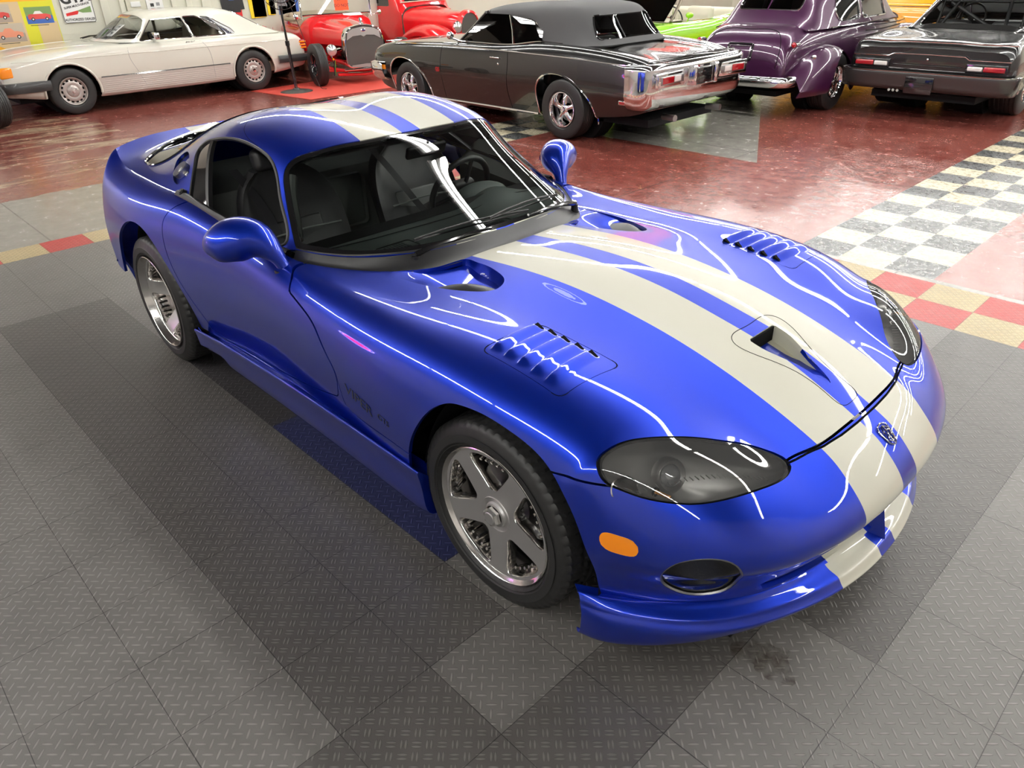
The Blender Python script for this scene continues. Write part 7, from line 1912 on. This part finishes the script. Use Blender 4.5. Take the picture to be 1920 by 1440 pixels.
def wtxt(par,t,size,y,z,mat,bold=.0,ang=0,sx=1):txt('sign_lettering',t,size,mat,par,M=frame((XW+.0105,y,z),(0,1,0),(0,0,1))@RZ(ang),bold=bold,sx=sx)
wtxt(g_,'GTX',.22,2.14,1.46,M['ink'],.008,.10);wtxt(g_,'SUPER MULTI-GRADE',.042,2.14,1.345,M['ink'],.001,.17);wtxt(g_,'AUTHORIZED DEALER',.05,2.14,1.145,M['ink'],.001,0,.9)
dec(g_,'sign_flash',[(1.95,1.20),(2.12,1.22),(2.16,1.28),(1.95,1.24)],M['redink']);dec(g_,'sign_flash',[(2.12,1.27),(2.34,1.33),(2.34,1.24),(2.2,1.24)],M['posterGr'])
# pilaster, conduit, electric panel, calendar
for y0,y1,nm in((2.50,2.62,'wall_pilaster'),(2.80,2.88,'wall_conduit'),(3.66,3.74,'wall_conduit'),(3.92,4.02,'wall_pilaster'),(4.20,4.36,'wall_pilaster')):
    o=MB().rbox((RX0,y0,0),(RX0+.04,y1,H),.008).build('trim_1',WM,None);tag(o,kind='structure')
q=flat('electric_panel','cream electric panel box on the back wall behind the white coupe roof','panel',2.90,3.22,1.12,1.75,M['creamflat'],.03)
MB().rbox((XW+.028,2.97,1.28),(XW+.042,3.13,1.36),.004).build('panel_switch_plate',M['white'],q)
q=flat('notice','white notice with red and black blocks on the back wall above the white coupe','notice',3.24,3.52,1.23,1.62,M['paper'])
dec(q,'notice_block',rect(3.29,3.36,1.37,1.41),M['redink']);dec(q,'notice_block',rect(3.40,3.47,1.37,1.41),M['ink']);dec(q,'notice_block',rect(3.30,3.36,1.27,1.32),M['ink']);dec(q,'notice_block',rect(3.40,3.46,1.28,1.33),M['steelgrey'])
q=flat('car_mat','black car mat with a blue emblem and CHEVROLET lettering hanging on the back wall','mat',4.54,4.97,1.13,1.75,M['matblk'],.012,rad(4))
wtxt(q,'CHEVROLET',.055,4.76,1.235,M['posterB'],.001,rad(4));P=[(4.62,1.33),(4.70,1.33),(4.71,1.30),(4.81,1.30),(4.82,1.33),(4.90,1.34),(4.88,1.38),(4.82,1.38),(4.81,1.41),(4.71,1.41),(4.70,1.38),(4.64,1.38)]
dec(q,'mat_emblem',P,M['posterBl'],.006)
q=flat('car_mat','red-edged black car mat hanging beneath the lettered mat on the back wall','mat',4.60,4.93,1.03,1.45,M['redink'],.006);dec(q,'mat_field',rect(4.62,4.91,1.10,1.43),M['matblk'],-.0005)
q=flat('car_mat','black car mat with a broad yellow edge hanging on the back wall','mat',5.08,5.40,.99,1.70,M['yellow'],.010,rad(3));dec(q,'mat_field',rect(5.16,5.41,1.0,1.70),M['matblk'],.002)
q=flat('car_mat','narrow yellow and black car mat hanging behind the fan','mat',5.45,5.60,1.02,1.70,M['yellow'],.010);dec(q,'mat_field',rect(5.50,5.61,1.03,1.70),M['matblk'],.002)
q=flat('car_mat','black car mat with a blue edge hanging on the back wall right of the fan','mat',5.70,6.12,1.0,1.70,M['posterBl'],.010,rad(-3));dec(q,'mat_field',rect(5.69,6.05,1.02,1.70),M['matblk'],.002)
# cream turned posts leaning on the wall
for k,(y,z,lab) in enumerate(((6.12,.93,'cream tapered wooden post leaning on the back wall, nearer the fan'),(6.50,.95,'cream tapered wooden post leaning on the back wall, nearer the hot rod'))):
    Mp=T(RX0+.12,y-.10,0)@RX(rad(-4))@RY(rad(-3))
    o=MB().rev([(.0005,0),(.055,0),(.055,.08),(.040,.10),(.024,z-.12),(.020,z-.09),(.036,z-.08),(.036,z-.06),(.016,z-.05),(.030,z-.02),(.028,z+.01),(.0005,z+.03)],20,axis='z',M=Mp).build('wooden_post',M['creamflat'],None);tag(o,lab,'post')
for y0,y1,z0,lab,inner in((7.95,8.62,1.10,'dark framed picture on the back wall above the red hot rod',M['posterB']),(8.84,9.46,1.08,'framed picture with white mount on the back wall, right of the dark framed picture',M['steelgrey'])):
    q=flat('picture_frame',lab,'picture',y0,y1,z0,z0+.5,M['ink'] if y0<8.5 else M['paper'],.02);dec(q,'picture',rect(y0+.12,y1-.12,z0+.05,z0+.4) if y0<8.5 else rect(y0+.03,y1-.06,z0+.05,z0+.4),inner if y0<8.5 else M['ink'],.0145)
# stray tyre / neighbouring car at the very left edge
o=thing('tyre','black tyre standing at the left edge of the scene before the white coupe','tyre',(-10.98,.13,.31),rad(20))
V_,F_=tyre_mesh(.31,.2,.19,True,100);MB().add(V_,F_).build('tread',M['tyre'],o,True,28);MB().rev([(.19,.06),(.10,.03),(.0005,.03)],30).build('rim',M['steel'],o)
# car nose just entering at the right edge
o=MB().rbox((-.96,8.05,.34),(-.40,8.32,.60),.09,seg=6).build('chrome_bumper',M['chrome'],None);tag(o,'chrome bumper end entering the picture at the right edge beside the black square-tailed coupe','bumper')
# neon sign on the wall behind the photographer, red banner hung from the ceiling
ns=thing('neon_sign','oval neon sign with blue ring and red centre on the left wall','sign',(-9.6,RY0+.06,2.2))
MB().prism([(.75*math.cos(t),.42*math.sin(t)) for t in np.linspace(0,2*PI,48,endpoint=False)],-.03,0,axis=1).build('backing',M['ink'],ns)
MB().tube([(.72*math.cos(t),.03,.40*math.sin(t)) for t in np.linspace(0,2*PI,60,endpoint=False)],.02,6,closed=True).build('blue_tube',pm('neon_blue',(.1,.1,.5),.5,emit=(.25,.2,1),es=40),ns)
MB().tube([(.58*math.cos(t),.03,.29*math.sin(t)) for t in np.linspace(0,2*PI,60,endpoint=False)],.014,6,closed=True).build('pink_tube',pm('neon_pink',(.5,.1,.3),.5,emit=(1,.3,.9),es=30),ns)
MB().prism([(.5*math.cos(t),.22*math.sin(t)) for t in np.linspace(0,2*PI,40,endpoint=False)],.0,.02,axis=1).build('red_centre',pm('neon_red',(.5,.0,.05),.5,emit=(1,.02,.12),es=14),ns)
bn=quadp([(-10.6,13.2,2.7),(-8.2,13.2,2.7),(-8.2,13.2,3.65),(-10.6,13.2,3.65)],'banner',pm('red_banner',(.75,.05,.03),.6,emit=(.8,.05,.02),es=.0),None,.01);tag(bn,'red banner hanging from the ceiling over the far cars','banner')
for x in(-10.4,-8.4):MB().cyl((x,13.2,3.6),(x,13.2,H),.006,n=6).build('banner_cord',M['ink'],bn)
# ------------------------------------------------------------------ camera
sc=bpy.context.scene
cam=bpy.data.cameras.new('camera');co=bpy.data.objects.new('camera',cam);COL.objects.link(co);sc.camera=co
cam.sensor_width=36;cam.sensor_fit='HORIZONTAL';cam.lens=1366.64/1920*36;cam.clip_start=.05
Rm=((.6960354,-.34650394,.62886385),(.71763521,.36392573,-.59376574),(-.02311757,.86457682,.50196863))
Cc=(1.31309812,-2.01442259,1.80545711)
co.matrix_world=Matrix([(*Rm[i],Cc[i]) for i in range(3)]+[(0,0,0,1)])
sc.view_settings.view_transform='Standard';sc.view_settings.look='None';sc.view_settings.gamma=1;sc.view_settings.use_curve_mapping=False
sc.view_settings.exposure=0.08
sc.cycles.max_bounces=8;sc.cycles.diffuse_bounces=3;sc.cycles.glossy_bounces=5;sc.cycles.transparent_max_bounces=14;sc.cycles.transmission_bounces=6
sc.cycles.sample_clamp_indirect=6;sc.cycles.caustics_reflective=False;sc.cycles.caustics_refractive=False
sc.cycles.use_denoising=True
